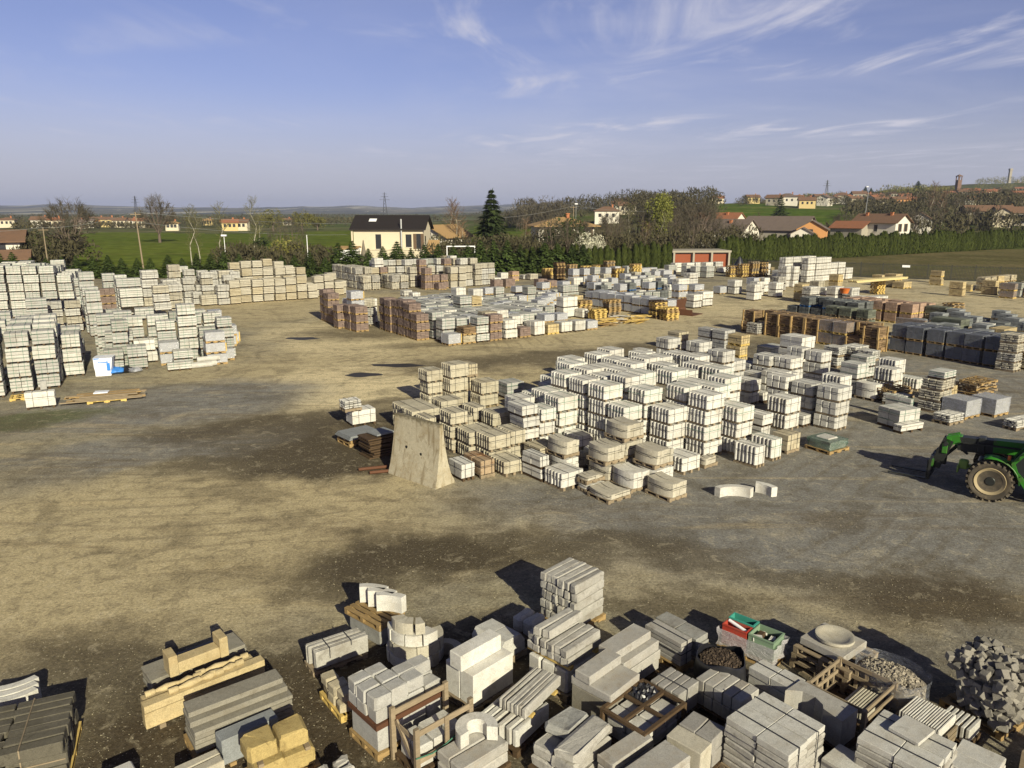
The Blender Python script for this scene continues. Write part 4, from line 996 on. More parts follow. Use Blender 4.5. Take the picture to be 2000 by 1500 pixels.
    ('F','rustic',-13.84,83.47,34,1.00,1.00,0.80,(0, 1),2,3,2), ('F','rustic',-13.25,82.59,34,1.00,1.00,0.80,(0, 1),2,3,3), ('F','rustic',-13.56,84.94,34,1.00,1.00,0.80,(1,),2,4,1),
    ('F','rustic',-12.97,84.06,34,1.00,1.00,0.80,(1,),2,4,2), ('F','rustic',-12.38,83.18,34,1.00,1.00,0.80,(0, 1),2,4,3), ('F','brown',-9.66,82.63,34,1.00,1.00,0.80,(0, 1, 2),3,5,1),
    ('F','brown',-8.78,83.21,34,1.00,1.00,0.80,(0, 1),2,5,2), ('F','brown',-7.91,83.80,34,1.00,1.00,0.80,(0, 1),2,5,3), ('F','buffbeam',-6.92,84.21,34,1.00,1.00,0.80,(0, 1, 2),3,5,4),
    ('F','buffbeam',-5.96,84.86,34,1.00,1.00,0.80,(0, 1, 2),3,5,5), ('F','brown',-8.07,82.25,34,1.00,1.00,0.80,(0,),1,6,1), ('F','buffbeam',-7.46,85.09,34,1.08,1.00,0.80,(1, 2),3,7,1),
    ('F','buffbeam',-6.47,85.76,34,1.08,1.00,0.80,(2,),3,7,2), ('F','beam',-5.42,86.21,34,1.08,1.00,0.80,(0, 1, 2),3,7,3), ('F','beam',-4.28,86.67,34,1.00,1.00,0.65,(0, 1, 2, 3),4,8,1),
    ('F','beam',-3.62,87.54,34,1.00,1.00,0.65,(0, 1, 2, 3),4,8,2), ('F','beam',-2.75,88.13,34,1.00,1.00,0.65,(0, 1, 2, 3),4,8,3), ('F','buffbeam',-16.02,85.45,34,1.00,1.00,0.75,(1, 2),3,9,1),
    ('F','brown',-15.15,86.04,34,1.00,1.00,0.75,(2,),3,9,2), ('F','beam',-14.28,86.62,34,1.00,1.00,0.75,(2,),3,9,3), ('F','beam',-13.41,87.21,34,1.00,1.00,0.75,(1, 2),3,9,4),
    ('F','beam',-12.54,87.80,34,1.00,1.00,0.75,(1, 2, 3),4,9,5), ('F','beam',-11.67,88.39,34,1.00,1.00,0.75,(2,),3,9,6), ('F','gslab',-10.80,88.97,34,1.00,1.00,0.75,(3,),4,9,7),
    ('F','beam',-9.93,89.56,34,1.00,1.00,0.75,(2,),3,9,8), ('F','beam',-9.06,90.15,34,1.00,1.00,0.75,(2, 3),4,9,9), ('F','beam',-8.19,90.73,34,1.00,1.00,0.75,(3,),4,9,10),
    ('F','beam',-16.57,88.94,34,1.00,1.00,0.70,(3,),4,10,1), ('F','gslab',-15.70,89.53,34,1.00,1.00,0.70,(3,),4,10,2), ('F','beam',-14.83,90.12,34,1.00,1.00,0.70,(2, 3),4,10,3),
    ('F','beam',-13.96,90.70,34,1.00,1.00,0.70,(3,),4,10,4), ('F','beam',-12.22,91.88,34,1.00,1.00,0.70,(3,),4,10,6), ('F','gslab',-10.47,93.05,34,1.00,1.00,0.70,(3,),4,10,8),
    ('F','buffrust',-12.25,106.33,34,1.00,1.00,0.65,(3,),4,11,1), ('F','buffrust',-11.64,105.41,34,1.00,1.00,0.65,(3,),4,11,2), ('F','buffrust',-11.02,104.50,34,1.00,1.00,0.65,(3,),4,11,3),
    ('F','buffrust',-10.41,103.59,34,1.00,1.00,0.65,(3,),4,11,4), ('F','buffrust',-9.79,102.68,34,1.00,1.00,0.65,(3,),4,11,5), ('F','buffrust',-9.18,101.77,34,1.00,1.00,0.65,(3,),4,11,6),
    ('F','buffrust',-8.56,100.86,34,1.00,1.00,0.65,(3,),4,11,7), ('F','block',-15.96,87.13,34,1.20,1.00,0.80,(2, 3),4,12,1), ('F','block',-7.67,93.35,34,1.00,1.00,0.78,(3,),4,12,2),
    ('F','beam',-5.99,87.09,34,1.10,1.00,0.80,(2, 3),4,12,3), ('F','beam',-4.90,87.49,34,1.00,1.00,0.80,(3,),4,12,4), ('F','beam',-11.55,85.09,34,1.00,1.00,0.78,(0, 1, 2),3,13,1),
    ('F','brown',-10.63,85.71,34,1.00,1.00,0.78,(0, 1, 2, 3),4,13,2), ('F','buffbeam',-9.70,86.34,34,1.00,1.00,0.78,(1, 2),3,13,3), ('F','beam',-8.77,86.96,34,1.00,1.00,0.78,(1, 2),3,13,4),
    ('F','brown',-7.84,87.59,34,1.00,1.00,0.78,(2, 3),4,13,5), ('F','buffbeam',-6.91,88.22,34,1.00,1.00,0.78,(2, 3),4,13,6), ('F','beam',-5.98,88.84,34,1.00,1.00,0.78,(3,),4,13,7),
    ('F','block',-1.34,93.54,34,1.20,1.00,1.00,(0,),1,14,1), ('F','pinkish',0.06,93.24,34,1.10,1.00,0.60,(0, 1),2,14,2), ('F','beam',1.50,95.21,34,1.20,1.00,0.60,(0,),1,14,3),
    ('F','beam',2.32,94.35,34,1.30,1.00,0.80,(0,),1,14,4), ('F','brown',-1.95,83.54,34,1.30,1.00,1.00,(0,),1,14,5), ('F','brown',-0.70,84.82,34,1.40,1.00,1.00,(0,),1,14,6),
    ('F','brown',3.06,85.95,34,1.40,1.00,0.90,(0,),1,14,7), ('F','brown',4.20,85.12,34,1.30,1.00,0.80,(0,),1,14,8), ('F','block',-2.52,91.89,34,1.50,1.00,0.50,(0,),1,14,9),
    ('M','brown',-14.85,58.32,34,1.02,1.00,0.62,(0, 1, 2, 3),4,1,1), ('M','brown',-14.24,57.42,34,1.02,1.00,0.62,(0, 1, 2, 3),4,1,2), ('M','brown',-13.64,56.53,34,1.02,1.00,0.62,(0, 1),2,1,3),
    ('M','brown',-12.81,54.48,34,1.02,1.00,0.62,(0, 1, 2),3,1,5), ('M','brown',-11.80,53.79,34,1.02,1.00,0.62,(0, 1, 2),3,1,6), ('M','brown',-11.22,52.94,34,1.02,1.00,0.62,(0, 1, 2),3,1,7),
    ('M','brown',-9.30,53.67,34,1.02,1.00,0.62,(0, 1, 2, 3),4,2,1), ('M','brown',-8.71,52.79,34,1.02,1.00,0.62,(0, 1, 2, 3),4,2,2), ('M','brown',-8.12,51.92,34,1.02,1.00,0.62,(0, 1, 2, 3),4,2,3),
    ('M','brown',-7.53,51.04,34,1.02,1.00,0.62,(0, 1, 2, 3),4,2,4), ('M','brown',-6.93,50.16,34,1.02,1.00,0.62,(0, 1, 2, 3),4,2,5), ('M','brown',-6.34,49.28,34,1.02,1.00,0.62,(0, 1, 2),3,2,6),
    ('M','slab',-6.61,51.65,34,1.02,1.00,0.62,(2,),3,3,4), ('M','block',-6.02,50.77,34,1.02,1.00,0.62,(2,),3,3,5), ('M','slab',-5.43,49.89,34,1.02,1.00,0.62,(0, 1, 2),3,3,6),
    ('M','clear',-11.88,54.98,34,1.02,1.00,0.66,(2, 3),4,4,1), ('M','rustic',-11.16,55.80,34,1.02,1.00,0.70,(0, 1, 2),3,4,2), ('M','clear',-12.68,57.07,34,1.02,1.00,0.66,(2,),3,4,3),
    ('M','block',-11.24,57.07,34,1.02,1.00,0.66,(0, 1, 2),3,4,4), ('M','clear',-4.06,47.32,34,1.02,1.00,0.75,(0,),1,5,1), ('M','flag',-3.14,47.94,34,1.02,1.00,0.55,(0, 1),2,5,2),
    ('M','slab',-2.27,48.52,34,1.02,1.00,0.60,(0, 1, 2),3,5,3), ('M','brown',-1.40,49.11,34,1.02,1.00,0.62,(0, 1, 2),3,5,4), ('M','kerb',-0.41,49.78,34,1.02,1.00,0.70,(0, 1),2,5,5),
    ('M','brown',0.59,50.45,34,1.02,1.00,0.75,(0,),1,5,6), ('M','block',1.58,51.12,34,1.02,1.00,1.05,(0,),1,5,7), ('M','tan',2.58,51.80,34,1.02,1.00,0.75,(0,),1,5,8),
    ('M','block',3.57,52.47,34,1.02,1.00,0.85,(0,),1,5,9), ('M','block',4.57,53.14,34,1.02,1.00,0.85,(0,),1,5,10), ('M','clear',5.56,53.81,34,1.02,1.00,0.70,(0,),1,5,11),
    ('M','gslab',-4.59,48.65,34,1.02,1.00,0.80,(0, 1),2,6,1), ('M','gslab',-3.68,49.27,34,1.02,1.00,0.80,(1,),2,6,2), ('M','buff',-1.85,50.50,34,1.02,1.00,0.62,(2,),3,6,4),
    ('M','kerb',-0.94,51.11,34,1.02,1.00,0.60,(2,),3,6,5), ('M','block',0.04,51.62,34,1.02,1.00,0.70,(0, 1),2,6,6), ('M','beam',1.40,52.65,34,1.02,1.00,0.75,(0,),1,6,7),
    ('M','clear',2.37,53.35,34,1.02,1.00,0.62,(1,),2,6,8), ('M','clear',3.29,53.96,34,1.02,1.00,0.62,(1,),2,6,9), ('M','gslab',-4.90,51.26,34,1.02,1.00,0.64,(1,),2,7,13),
    ('M','clear',-7.04,56.34,34,1.02,1.00,0.64,(1,),2,8,8), ('M','slab',-6.43,55.45,34,1.02,1.00,0.64,(1,),2,8,9), ('M','block',-5.82,54.55,34,1.02,1.00,0.64,(1,),2,8,10),
    ('M','slab',-5.22,53.66,34,1.02,1.00,0.64,(1,),2,8,11), ('M','gslab',-4.61,52.76,34,1.02,1.00,0.64,(1,),2,8,12), ('M','clear',-4.01,51.87,34,1.02,1.00,0.64,(1,),2,8,13),
    ('M','slab',-7.34,58.74,34,1.02,1.00,0.64,(1,),2,9,6), ('M','gslab',-6.75,57.84,34,1.02,1.00,0.64,(1,),2,9,7), ('M','clear',-6.16,56.92,34,1.02,1.00,0.64,(1,),2,9,8),
    ('M','slab',-5.56,56.03,34,1.02,1.00,0.64,(1,),2,9,9), ('M','block',-4.92,55.16,34,1.02,1.00,0.64,(1,),2,9,10), ('M','slab',-4.32,54.26,34,1.02,1.00,0.64,(1,),2,9,11),
    ('M','gslab',-3.72,53.37,34,1.02,1.00,0.64,(1,),2,9,12), ('M','clear',-3.11,52.47,34,1.02,1.00,0.64,(1,),2,9,13), ('M','gslab',-9.46,63.82,34,1.02,1.00,0.64,(1,),2,10,1),
    ('M','slab',-8.86,62.92,34,1.02,1.00,0.64,(1,),2,10,2), ('M','gslab',-8.26,62.03,34,1.02,1.00,0.64,(1,),2,10,3), ('M','gslab',-7.66,61.13,34,1.02,1.00,0.64,(1,),2,10,4),
    ('M','slab',-7.06,60.23,34,1.02,1.00,0.64,(1,),2,10,5), ('M','gslab',-6.45,59.34,34,1.02,1.00,0.64,(1,),2,10,6), ('M','gslab',-5.87,58.42,34,1.02,1.00,0.64,(1,),2,10,7),
    ('M','slab',-5.29,57.51,34,1.02,1.00,0.64,(1,),2,10,8), ('M','gslab',-4.68,56.62,34,1.02,1.00,0.64,(1,),2,10,9), ('M','gslab',-4.03,55.76,34,1.02,1.00,0.64,(1,),2,10,10),
    ('M','slab',-3.43,54.86,34,1.02,1.00,0.64,(1,),2,10,11), ('M','gslab',-2.82,53.97,34,1.02,1.00,0.64,(1,),2,10,12), ('M','gslab',-2.22,53.07,34,1.02,1.00,0.64,(1,),2,10,13),
    ('M','slab',-8.67,64.58,34,1.02,1.00,0.64,(1,),2,11,1), ('M','gslab',-8.10,63.73,34,1.02,1.00,0.64,(1,),2,11,2), ('M','clear',-7.52,62.87,34,1.02,1.00,0.64,(1,),2,11,3),
    ('M','slab',-6.95,62.02,34,1.02,1.00,0.64,(1,),2,11,4), ('M','block',-6.40,61.15,34,1.02,1.00,0.64,(1,),2,11,5), ('M','slab',-5.83,60.30,34,1.02,1.00,0.64,(1,),2,11,6),
    ('M','gslab',-5.25,59.46,34,1.02,1.00,0.64,(1,),2,11,7), ('M','clear',-4.71,58.58,34,1.02,1.00,0.64,(1,),2,11,8), ('M','slab',-3.39,56.75,34,1.02,1.00,0.64,(1,),2,11,9),
    ('M','block',-2.82,55.90,34,1.02,1.00,0.64,(1,),2,11,10), ('M','slab',-2.25,55.05,34,1.02,1.00,0.64,(1,),2,11,11), ('M','slab',-7.74,65.12,34,1.02,1.00,0.64,(1,),2,12,1),
    ('M','gslab',-7.16,64.27,34,1.02,1.00,0.64,(1,),2,12,2), ('M','clear',-6.59,63.41,34,1.02,1.00,0.64,(1,),2,12,3), ('M','slab',-6.01,62.56,34,1.02,1.00,0.64,(1,),2,12,4),
    ('M','block',-5.48,61.67,34,1.02,1.00,0.64,(1,),2,12,5), ('M','slab',-4.90,60.83,34,1.02,1.00,0.64,(1,),2,12,6), ('M','slab',-2.56,57.44,34,1.02,1.00,0.64,(1,),2,12,9),
    ('M','block',-1.98,56.59,34,1.02,1.00,0.64,(1,),2,12,10), ('M','slab',-1.41,55.74,34,1.02,1.00,0.64,(1,),2,12,11), ('M','clear',-0.26,54.03,34,1.02,1.00,0.64,(1,),2,12,13),
    ('M','slab',0.32,53.17,34,1.02,1.00,0.64,(1,),2,12,14), ('M','gslab',-7.01,65.97,34,1.02,1.00,0.64,(1,),2,13,1), ('M','slab',-6.43,65.12,34,1.02,1.00,0.64,(1,),2,13,2),
    ('M','gslab',-5.86,64.26,34,1.02,1.00,0.64,(1,),2,13,3), ('M','gslab',-5.28,63.41,34,1.02,1.00,0.64,(1,),2,13,4), ('M','gslab',-2.97,59.99,34,1.02,1.00,0.64,(1,),2,13,7),
    ('M','slab',-2.40,59.13,34,1.02,1.00,0.64,(1,),2,13,8), ('M','gslab',-1.82,58.28,34,1.02,1.00,0.64,(1,),2,13,9), ('M','gslab',-1.25,57.43,34,1.02,1.00,0.64,(1,),2,13,10),
    ('M','slab',-0.67,56.57,34,1.02,1.00,0.64,(1,),2,13,11), ('M','gslab',-0.09,55.72,34,1.02,1.00,0.64,(1,),2,13,12), ('M','gslab',0.48,54.86,34,1.02,1.00,0.64,(1,),2,13,13),
    ('M','slab',1.07,53.99,34,1.02,1.00,0.64,(1,),2,13,14), ('M','slab',-6.06,66.49,34,1.02,1.00,0.64,(1,),2,14,1), ('M','gslab',-5.48,65.64,34,1.02,1.00,0.64,(1,),2,14,2),
    ('M','slab',-2.60,61.37,34,1.02,1.00,0.64,(1,),2,14,6), ('M','gslab',-2.03,60.52,34,1.02,1.00,0.64,(1,),2,14,7), ('M','clear',-1.45,59.66,34,1.02,1.00,0.64,(1,),2,14,8),
    ('M','slab',-0.88,58.81,34,1.02,1.00,0.64,(1,),2,14,9), ('M','block',-0.30,57.96,34,1.02,1.00,0.64,(1,),2,14,10), ('M','slab',0.28,57.10,34,1.02,1.00,0.64,(1,),2,14,11),
    ('M','gslab',0.85,56.25,34,1.02,1.00,0.64,(1,),2,14,12), ('M','clear',1.43,55.39,34,1.02,1.00,0.64,(1,),2,14,13), ('M','slab',2.01,54.53,34,1.02,1.00,0.64,(1,),2,14,14),
    ('M','block',-2.57,63.26,34,1.02,1.00,0.64,(1,),2,15,5), ('M','slab',-1.97,62.36,34,1.02,1.00,0.64,(1,),2,15,6), ('M','gslab',-1.36,61.47,34,1.02,1.00,0.64,(1,),2,15,7),
    ('M','clear',-0.76,60.57,34,1.02,1.00,0.64,(1,),2,15,8), ('M','slab',-0.16,59.67,34,1.02,1.00,0.64,(1,),2,15,9), ('M','block',0.45,58.78,34,1.02,1.00,0.64,(1,),2,15,10),
    ('M','slab',1.05,57.88,34,1.02,1.00,0.64,(1,),2,15,11), ('M','gslab',1.66,56.99,34,1.02,1.00,0.64,(1,),2,15,12), ('M','gslab',-2.88,65.65,34,1.02,1.00,0.64,(1,),2,16,3),
    ('M','gslab',-2.28,64.76,34,1.02,1.00,0.64,(1,),2,16,4), ('M','slab',-1.68,63.86,34,1.02,1.00,0.64,(1,),2,16,5), ('M','gslab',-1.07,62.96,34,1.02,1.00,0.64,(1,),2,16,6),
    ('M','gslab',-0.47,62.07,34,1.02,1.00,0.64,(1,),2,16,7), ('M','slab',0.14,61.17,34,1.02,1.00,0.64,(1,),2,16,8), ('M','gslab',0.74,60.28,34,1.02,1.00,0.64,(1,),2,16,9),
    ('M','gslab',1.34,59.38,34,1.02,1.00,0.64,(1,),2,16,10), ('M','slab',1.95,58.49,34,1.02,1.00,0.64,(1,),2,16,11), ('M','gslab',2.55,57.59,34,1.02,1.00,0.64,(1,),2,16,12),
    ('M','gslab',-4.04,57.55,34,1.10,1.20,0.72,(1, 2),3,17,1), ('M','tanbeam',-3.17,58.28,34,1.00,1.00,0.68,(1, 2),3,17,2), ('M','block',-4.67,62.58,34,1.02,1.00,0.72,(1, 2),3,17,3),
    ('M','block',-3.26,62.17,34,1.02,1.00,0.72,(1, 2),3,17,4), ('M','block',4.18,60.10,34,1.60,1.00,0.90,(0, 1),2,17,5), ('M','wide',-10.26,71.03,34,0.90,1.00,0.60,(0, 1),2,17,6),
    ('M','block',-9.09,68.42,34,0.90,1.00,0.60,(1,),2,17,7), ('M','clear',7.29,67.88,34,1.02,1.00,0.70,(0, 1),2,19,1), ('M','clear',7.88,67.00,34,1.02,1.00,0.70,(0, 1),2,19,2),
    ('M','clear',8.47,66.12,34,1.02,1.00,0.70,(0, 1),2,19,3), ('M','clear',9.07,65.24,34,1.02,1.00,0.70,(0, 1),2,19,4), ('M','clear',9.66,64.37,34,1.02,1.00,0.70,(0, 1),2,19,5),
    ('M','clear',10.25,63.49,34,1.02,1.00,0.70,(0, 1),2,19,6), ('M','clear',10.84,62.61,34,1.02,1.00,0.70,(0, 1),2,19,7), ('M','clear',11.44,61.73,34,1.02,1.00,0.70,(0, 1),2,19,8),
    ('M','clear',12.03,60.85,34,1.02,1.00,0.70,(0, 1),2,19,9), ('M','clear',8.20,68.50,34,1.02,1.00,0.70,(1,),2,20,1), ('M','clear',8.79,67.62,34,1.02,1.00,0.70,(1,),2,20,2),
    ('M','clear',9.39,66.74,34,1.02,1.00,0.70,(1,),2,20,3), ('M','clear',9.98,65.86,34,1.02,1.00,0.70,(1,),2,20,4), ('M','clear',10.57,64.98,34,1.02,1.00,0.70,(1,),2,20,5),
    ('M','clear',11.16,64.10,34,1.02,1.00,0.70,(1,),2,20,6), ('M','clear',11.76,63.22,34,1.02,1.00,0.70,(1,),2,20,7), ('M','clear',12.35,62.34,34,1.02,1.00,0.70,(1,),2,20,8),
    ('M','clear',12.94,61.47,34,1.02,1.00,0.70,(0, 1),2,20,9), ('M','tan',4.82,61.88,34,1.02,1.00,0.80,(1,),2,21,1), ('M','tan',5.43,63.49,34,1.02,1.00,0.80,(0, 1),2,21,2),
    ('M','block',5.69,59.87,34,0.80,1.00,0.80,(0,),1,21,3), ('M','clear',2.13,61.75,34,1.02,1.00,0.65,(1,),2,21,4), ('M','clear',2.49,63.19,34,1.02,1.00,0.65,(1,),2,21,5),
    ('M','clear',2.84,64.64,34,1.02,1.00,0.65,(0, 1),2,21,6), ('M','clear',3.19,66.08,34,1.02,1.00,0.65,(0, 1),2,21,7), ('M','clear',3.55,67.53,34,1.02,1.00,0.65,(1,),2,21,8),
    ('M','gslab',-0.24,69.20,34,1.02,1.00,0.75,(0,),1,22,1), ('M','clear',0.63,69.79,34,1.02,1.00,0.75,(0,),1,22,2), ('M','gslab',1.50,70.37,34,1.02,1.00,0.75,(0, 1),2,22,3),
    ('M','gslab',2.38,70.96,34,1.02,1.00,0.75,(0,),1,22,4), ('M','gslab',3.25,71.55,34,1.02,1.00,0.75,(0,),1,22,5), ('M','clear',4.12,72.13,34,1.02,1.00,0.75,(0,),1,22,6),
    ('M','gslab',4.99,72.72,34,1.02,1.00,0.75,(0, 1),2,22,7), ('M','gslab',5.86,73.31,34,1.02,1.00,0.75,(0, 1),2,22,8), ('M','clear',-2.55,70.66,34,1.02,1.00,0.70,(1,),2,23,1),
    ('M','gslab',-1.55,71.33,34,1.02,1.00,0.70,(0, 1),2,23,2), ('M','block',-0.56,72.00,34,1.02,1.00,0.70,(0,),1,23,3), ('M','clear',0.44,72.67,34,1.02,1.00,0.70,(0, 1),2,23,4),
    ('M','gslab',1.43,73.34,34,1.02,1.00,0.70,(1,),2,23,5), ('M','block',2.58,73.79,34,1.02,1.00,0.70,(0,),1,23,6), ('M','clear',3.57,74.46,34,1.02,1.00,0.70,(0,),1,23,7),
    ('M','gslab',11.98,71.41,34,1.02,1.00,0.85,(0,),1,24,4), ('M','gslab',12.91,72.03,34,1.02,1.00,0.85,(0,),1,24,5), ('M','gslab',13.82,72.65,34,1.02,1.00,0.85,(0,),1,24,6),
    ('M','dgrey',14.69,73.23,34,1.02,1.00,0.85,(0,),1,24,7), ('M','gslab',15.56,73.82,34,1.02,1.00,0.85,(0,),1,24,8), ('M','block',16.18,66.25,34,1.20,1.00,0.65,(0, 1),2,25,1),
    ('M','block',17.38,67.59,34,1.40,1.00,0.70,(0, 1),2,25,2), ('M','clear',16.88,68.51,34,1.30,1.00,0.66,(1, 2),3,25,3), ('M','clear',15.33,68.48,34,1.20,1.00,0.66,(0, 1, 2),3,25,4),
    ('M','kerb',16.61,74.29,34,1.60,1.00,0.65,(2,),3,25,5), ('M','kerb',15.97,75.11,34,1.50,1.00,0.68,(1,),2,25,6), ('M','wide',19.63,82.36,34,1.40,1.00,0.66,(1, 2),3,25,7),
    ('M','block',14.27,80.88,34,1.40,1.00,0.75,(1,),2,25,8), ('M','buff',15.79,83.12,34,1.20,1.00,0.75,(1,),2,25,9), ('M','block',9.62,74.15,34,1.70,1.00,0.80,(0,),1,25,10),
    ('M','block',7.22,86.70,34,1.40,1.00,1.00,(0,),1,25,11), ('M','block',9.02,85.48,34,1.60,1.00,1.00,(0,),1,25,12), ('M','clear',13.19,94.41,34,1.60,1.00,0.75,(1,),2,26,1),
    ('M','clear',16.40,94.23,34,1.60,1.00,0.75,(1,),2,26,2), ('M','clear',17.50,95.80,34,1.60,1.00,0.75,(1,),2,26,3), ('M','gslab',21.13,100.84,34,1.60,1.00,0.75,(0, 1),2,26,4),
    ('M','block',23.05,105.55,34,1.60,1.00,0.75,(0, 1),2,26,5), ('M','block',24.61,105.35,34,1.60,1.00,0.75,(1,),2,26,6), ('M','block',26.11,106.55,34,1.60,1.00,0.75,(1,),2,26,7),
    ('M','block',27.49,106.23,34,1.60,1.00,0.75,(1,),2,26,8), ('M','beam',29.02,106.88,34,1.60,1.00,0.75,(0, 1),2,26,9), ('M','gslab',25.22,97.24,34,1.60,1.00,0.75,(0, 1),2,26,10),
    ('M','gslab',17.71,91.96,34,1.60,1.00,0.75,(1,),2,26,11), ('M','slab',23.90,97.60,34,1.60,1.00,0.75,(0, 1),2,26,12), ('M','block',29.68,106.06,34,1.60,1.00,0.75,(0,),1,26,13),
    ('M','clear',18.36,90.64,34,1.60,1.00,0.75,(1,),2,26,14), ('M','slab',23.08,99.10,34,1.60,1.00,0.75,(0, 1),2,26,15), ('M','dgrey',8.60,71.66,34,1.02,1.00,0.80,(1,),2,29,1),
    ('M','clear',10.67,73.06,34,1.02,1.00,0.80,(0, 1),2,29,3), ('M','dgrey',11.71,73.76,34,1.02,1.00,0.80,(0, 1),2,29,4), ('M','block',12.74,74.46,34,1.02,1.00,0.80,(0,),1,29,5),
    ('M','clear',13.78,75.15,34,1.02,1.00,0.80,(0, 1),2,29,6), ('M','dgrey',14.82,75.85,34,1.02,1.00,0.80,(0, 1),2,29,7), ('M','clear',16.89,77.25,34,1.02,1.00,0.80,(1,),2,29,9),
    ('M','clear',8.24,74.31,34,1.02,1.00,0.80,(1,),2,30,1), ('M','gslab',9.34,75.21,34,1.02,1.00,0.80,(1,),2,30,2), ('M','gslab',10.55,75.87,34,1.02,1.00,0.80,(0,),1,30,3),
    ('M','slab',11.57,76.56,34,1.02,1.00,0.80,(1,),2,30,4), ('M','clear',12.65,77.28,34,1.02,1.00,0.80,(0, 1),2,30,5), ('M','gslab',13.72,78.01,34,1.02,1.00,0.80,(0, 1),2,30,6),
    ('M','slab',15.88,79.46,34,1.02,1.00,0.80,(1,),2,30,8), ('M','clear',16.96,80.19,34,1.02,1.00,0.80,(1,),2,30,9), ('M','gslab',8.31,77.98,34,1.02,1.00,0.80,(0,),1,31,1),
    ('M','wide',9.48,78.76,34,1.02,1.00,0.80,(1,),2,31,2), ('M','clear',10.64,79.55,34,1.02,1.00,0.80,(0, 1),2,31,3), ('M','wide',12.88,81.06,34,1.02,1.00,0.80,(1,),2,31,5),
    ('M','clear',14.04,81.97,34,1.02,1.00,0.80,(1,),2,31,6), ('M','gslab',14.97,82.47,34,1.02,1.00,0.80,(1,),2,31,7), ('M','clear',17.73,84.33,34,1.02,1.00,0.80,(1,),2,31,9),
    ('M','clear',8.98,83.25,34,1.02,1.00,0.80,(0, 1),2,32,1), ('M','beam',10.31,84.15,34,1.02,1.00,0.80,(1,),2,32,2), ('M','clear',12.96,85.94,34,1.02,1.00,0.80,(1,),2,32,4),
    ('M','beam',14.29,86.83,34,1.02,1.00,0.80,(1,),2,32,5), ('M','gslab',15.61,87.73,34,1.02,1.00,0.80,(1,),2,32,6), ('M','clear',16.94,88.62,34,1.02,1.00,0.80,(1,),2,32,7),
    ('M','clear',7.28,89.35,34,1.02,1.00,0.90,(0, 1),2,33,1), ('M','clear',8.69,90.30,34,1.02,1.00,0.90,(0, 1),2,33,2), ('M','gslab',10.10,91.25,34,1.02,1.00,0.90,(1,),2,33,3),
    ('M','clear',11.51,92.20,34,1.02,1.00,0.90,(0, 1),2,33,4), ('M','clear',12.82,93.08,34,1.02,1.00,0.90,(0, 1),2,33,5), ('M','gslab',14.41,93.99,34,1.02,1.00,0.90,(1,),2,33,6),
    ('M','clear',15.74,95.05,34,1.02,1.00,0.90,(1,),2,33,7), ('M','gslab',2.08,74.70,34,1.02,1.00,0.75,(0,),1,34,1), ('M','clear',3.08,75.37,34,1.02,1.00,0.75,(0, 1),2,34,2),
    ('M','gslab',4.22,75.82,34,1.02,1.00,0.75,(0,),1,34,3), ('M','clear',5.22,76.49,34,1.02,1.00,0.75,(1,),2,34,4), ('R','slate',24.05,44.81,34,1.00,1.00,0.85,(0, 1),2,1,1),
    ('R','slate',24.66,43.91,34,1.00,1.00,0.85,(0, 1),2,1,2), ('R','slate',25.27,43.00,34,1.00,1.00,0.85,(0, 1),2,1,3), ('R','slate',25.88,42.10,34,1.00,1.00,0.85,(0, 1),2,1,4),
    ('R','slate',26.47,41.24,34,1.00,1.00,0.85,(0, 1),2,1,5), ('R','slate',27.04,40.38,34,1.00,1.00,0.85,(0, 1),2,1,6), ('R','slate',24.97,45.43,34,1.00,1.00,0.85,(1,),2,2,1),
    ('R','slate',25.58,44.52,34,1.00,1.00,0.85,(1,),2,2,2), ('R','slate',26.18,43.62,34,1.00,1.00,0.85,(1,),2,2,3), ('R','slate',26.79,42.72,34,1.00,1.00,0.85,(1,),2,2,4),
    ('R','slate',27.40,41.81,34,1.00,1.00,0.85,(1,),2,2,5), ('R','slate',28.01,40.91,34,1.00,1.00,0.85,(1,),2,2,6), ('R','split',17.22,52.63,34,1.00,1.00,0.80,(0, 1),2,3,1),
    ('R','split',18.37,50.92,34,1.00,1.00,0.80,(0, 1),2,3,2), ('R','split',18.94,50.06,34,1.00,1.00,0.80,(0, 1),2,3,3), ('R','split',19.52,49.21,34,1.00,1.00,0.80,(0, 1),2,3,4),
    ('R','split',20.10,48.35,34,1.00,1.00,0.80,(0, 1),2,3,5), ('R','dwrap',20.67,47.50,34,1.00,1.00,0.80,(0, 1),2,3,6), ('R','dwrap',21.25,46.64,34,1.00,1.00,0.80,(0, 1),2,3,7),
    ('R','split',21.84,45.78,34,1.00,1.00,0.80,(0,),1,3,8), ('R','split',22.44,44.88,34,1.00,1.00,0.80,(0, 1),2,3,9), ('R','split',18.63,52.49,34,1.00,1.00,0.80,(1,),2,4,1),
    ('R','split',19.21,51.64,34,1.00,1.00,0.80,(1,),2,4,2), ('R','split',19.79,50.78,34,1.00,1.00,0.80,(1,),2,4,3), ('R','split',20.36,49.93,34,1.00,1.00,0.80,(1,),2,4,4),
    ('R','split',20.94,49.07,34,1.00,1.00,0.80,(1,),2,4,5), ('R','split',21.54,48.18,34,1.00,1.00,0.80,(1,),2,4,6), ('R','split',22.14,47.29,34,1.00,1.00,0.80,(0, 1),2,4,7),
    ('R','split',22.75,46.39,34,1.00,1.00,0.80,(0, 1),2,4,8), ('R','rustic',17.91,51.85,34,0.80,1.00,0.85,(0,),1,5,1), ('R','rustic',17.16,51.57,34,0.60,1.00,0.85,(0,),1,5,2),
    ('R','dgrey',23.85,61.92,34,1.00,1.00,0.80,(0,),1,6,1), ('R','dgrey',24.45,61.03,34,1.00,1.00,0.80,(0, 1),2,6,2), ('R','dgrey',25.06,60.13,34,1.00,1.00,0.80,(0,),1,6,3),
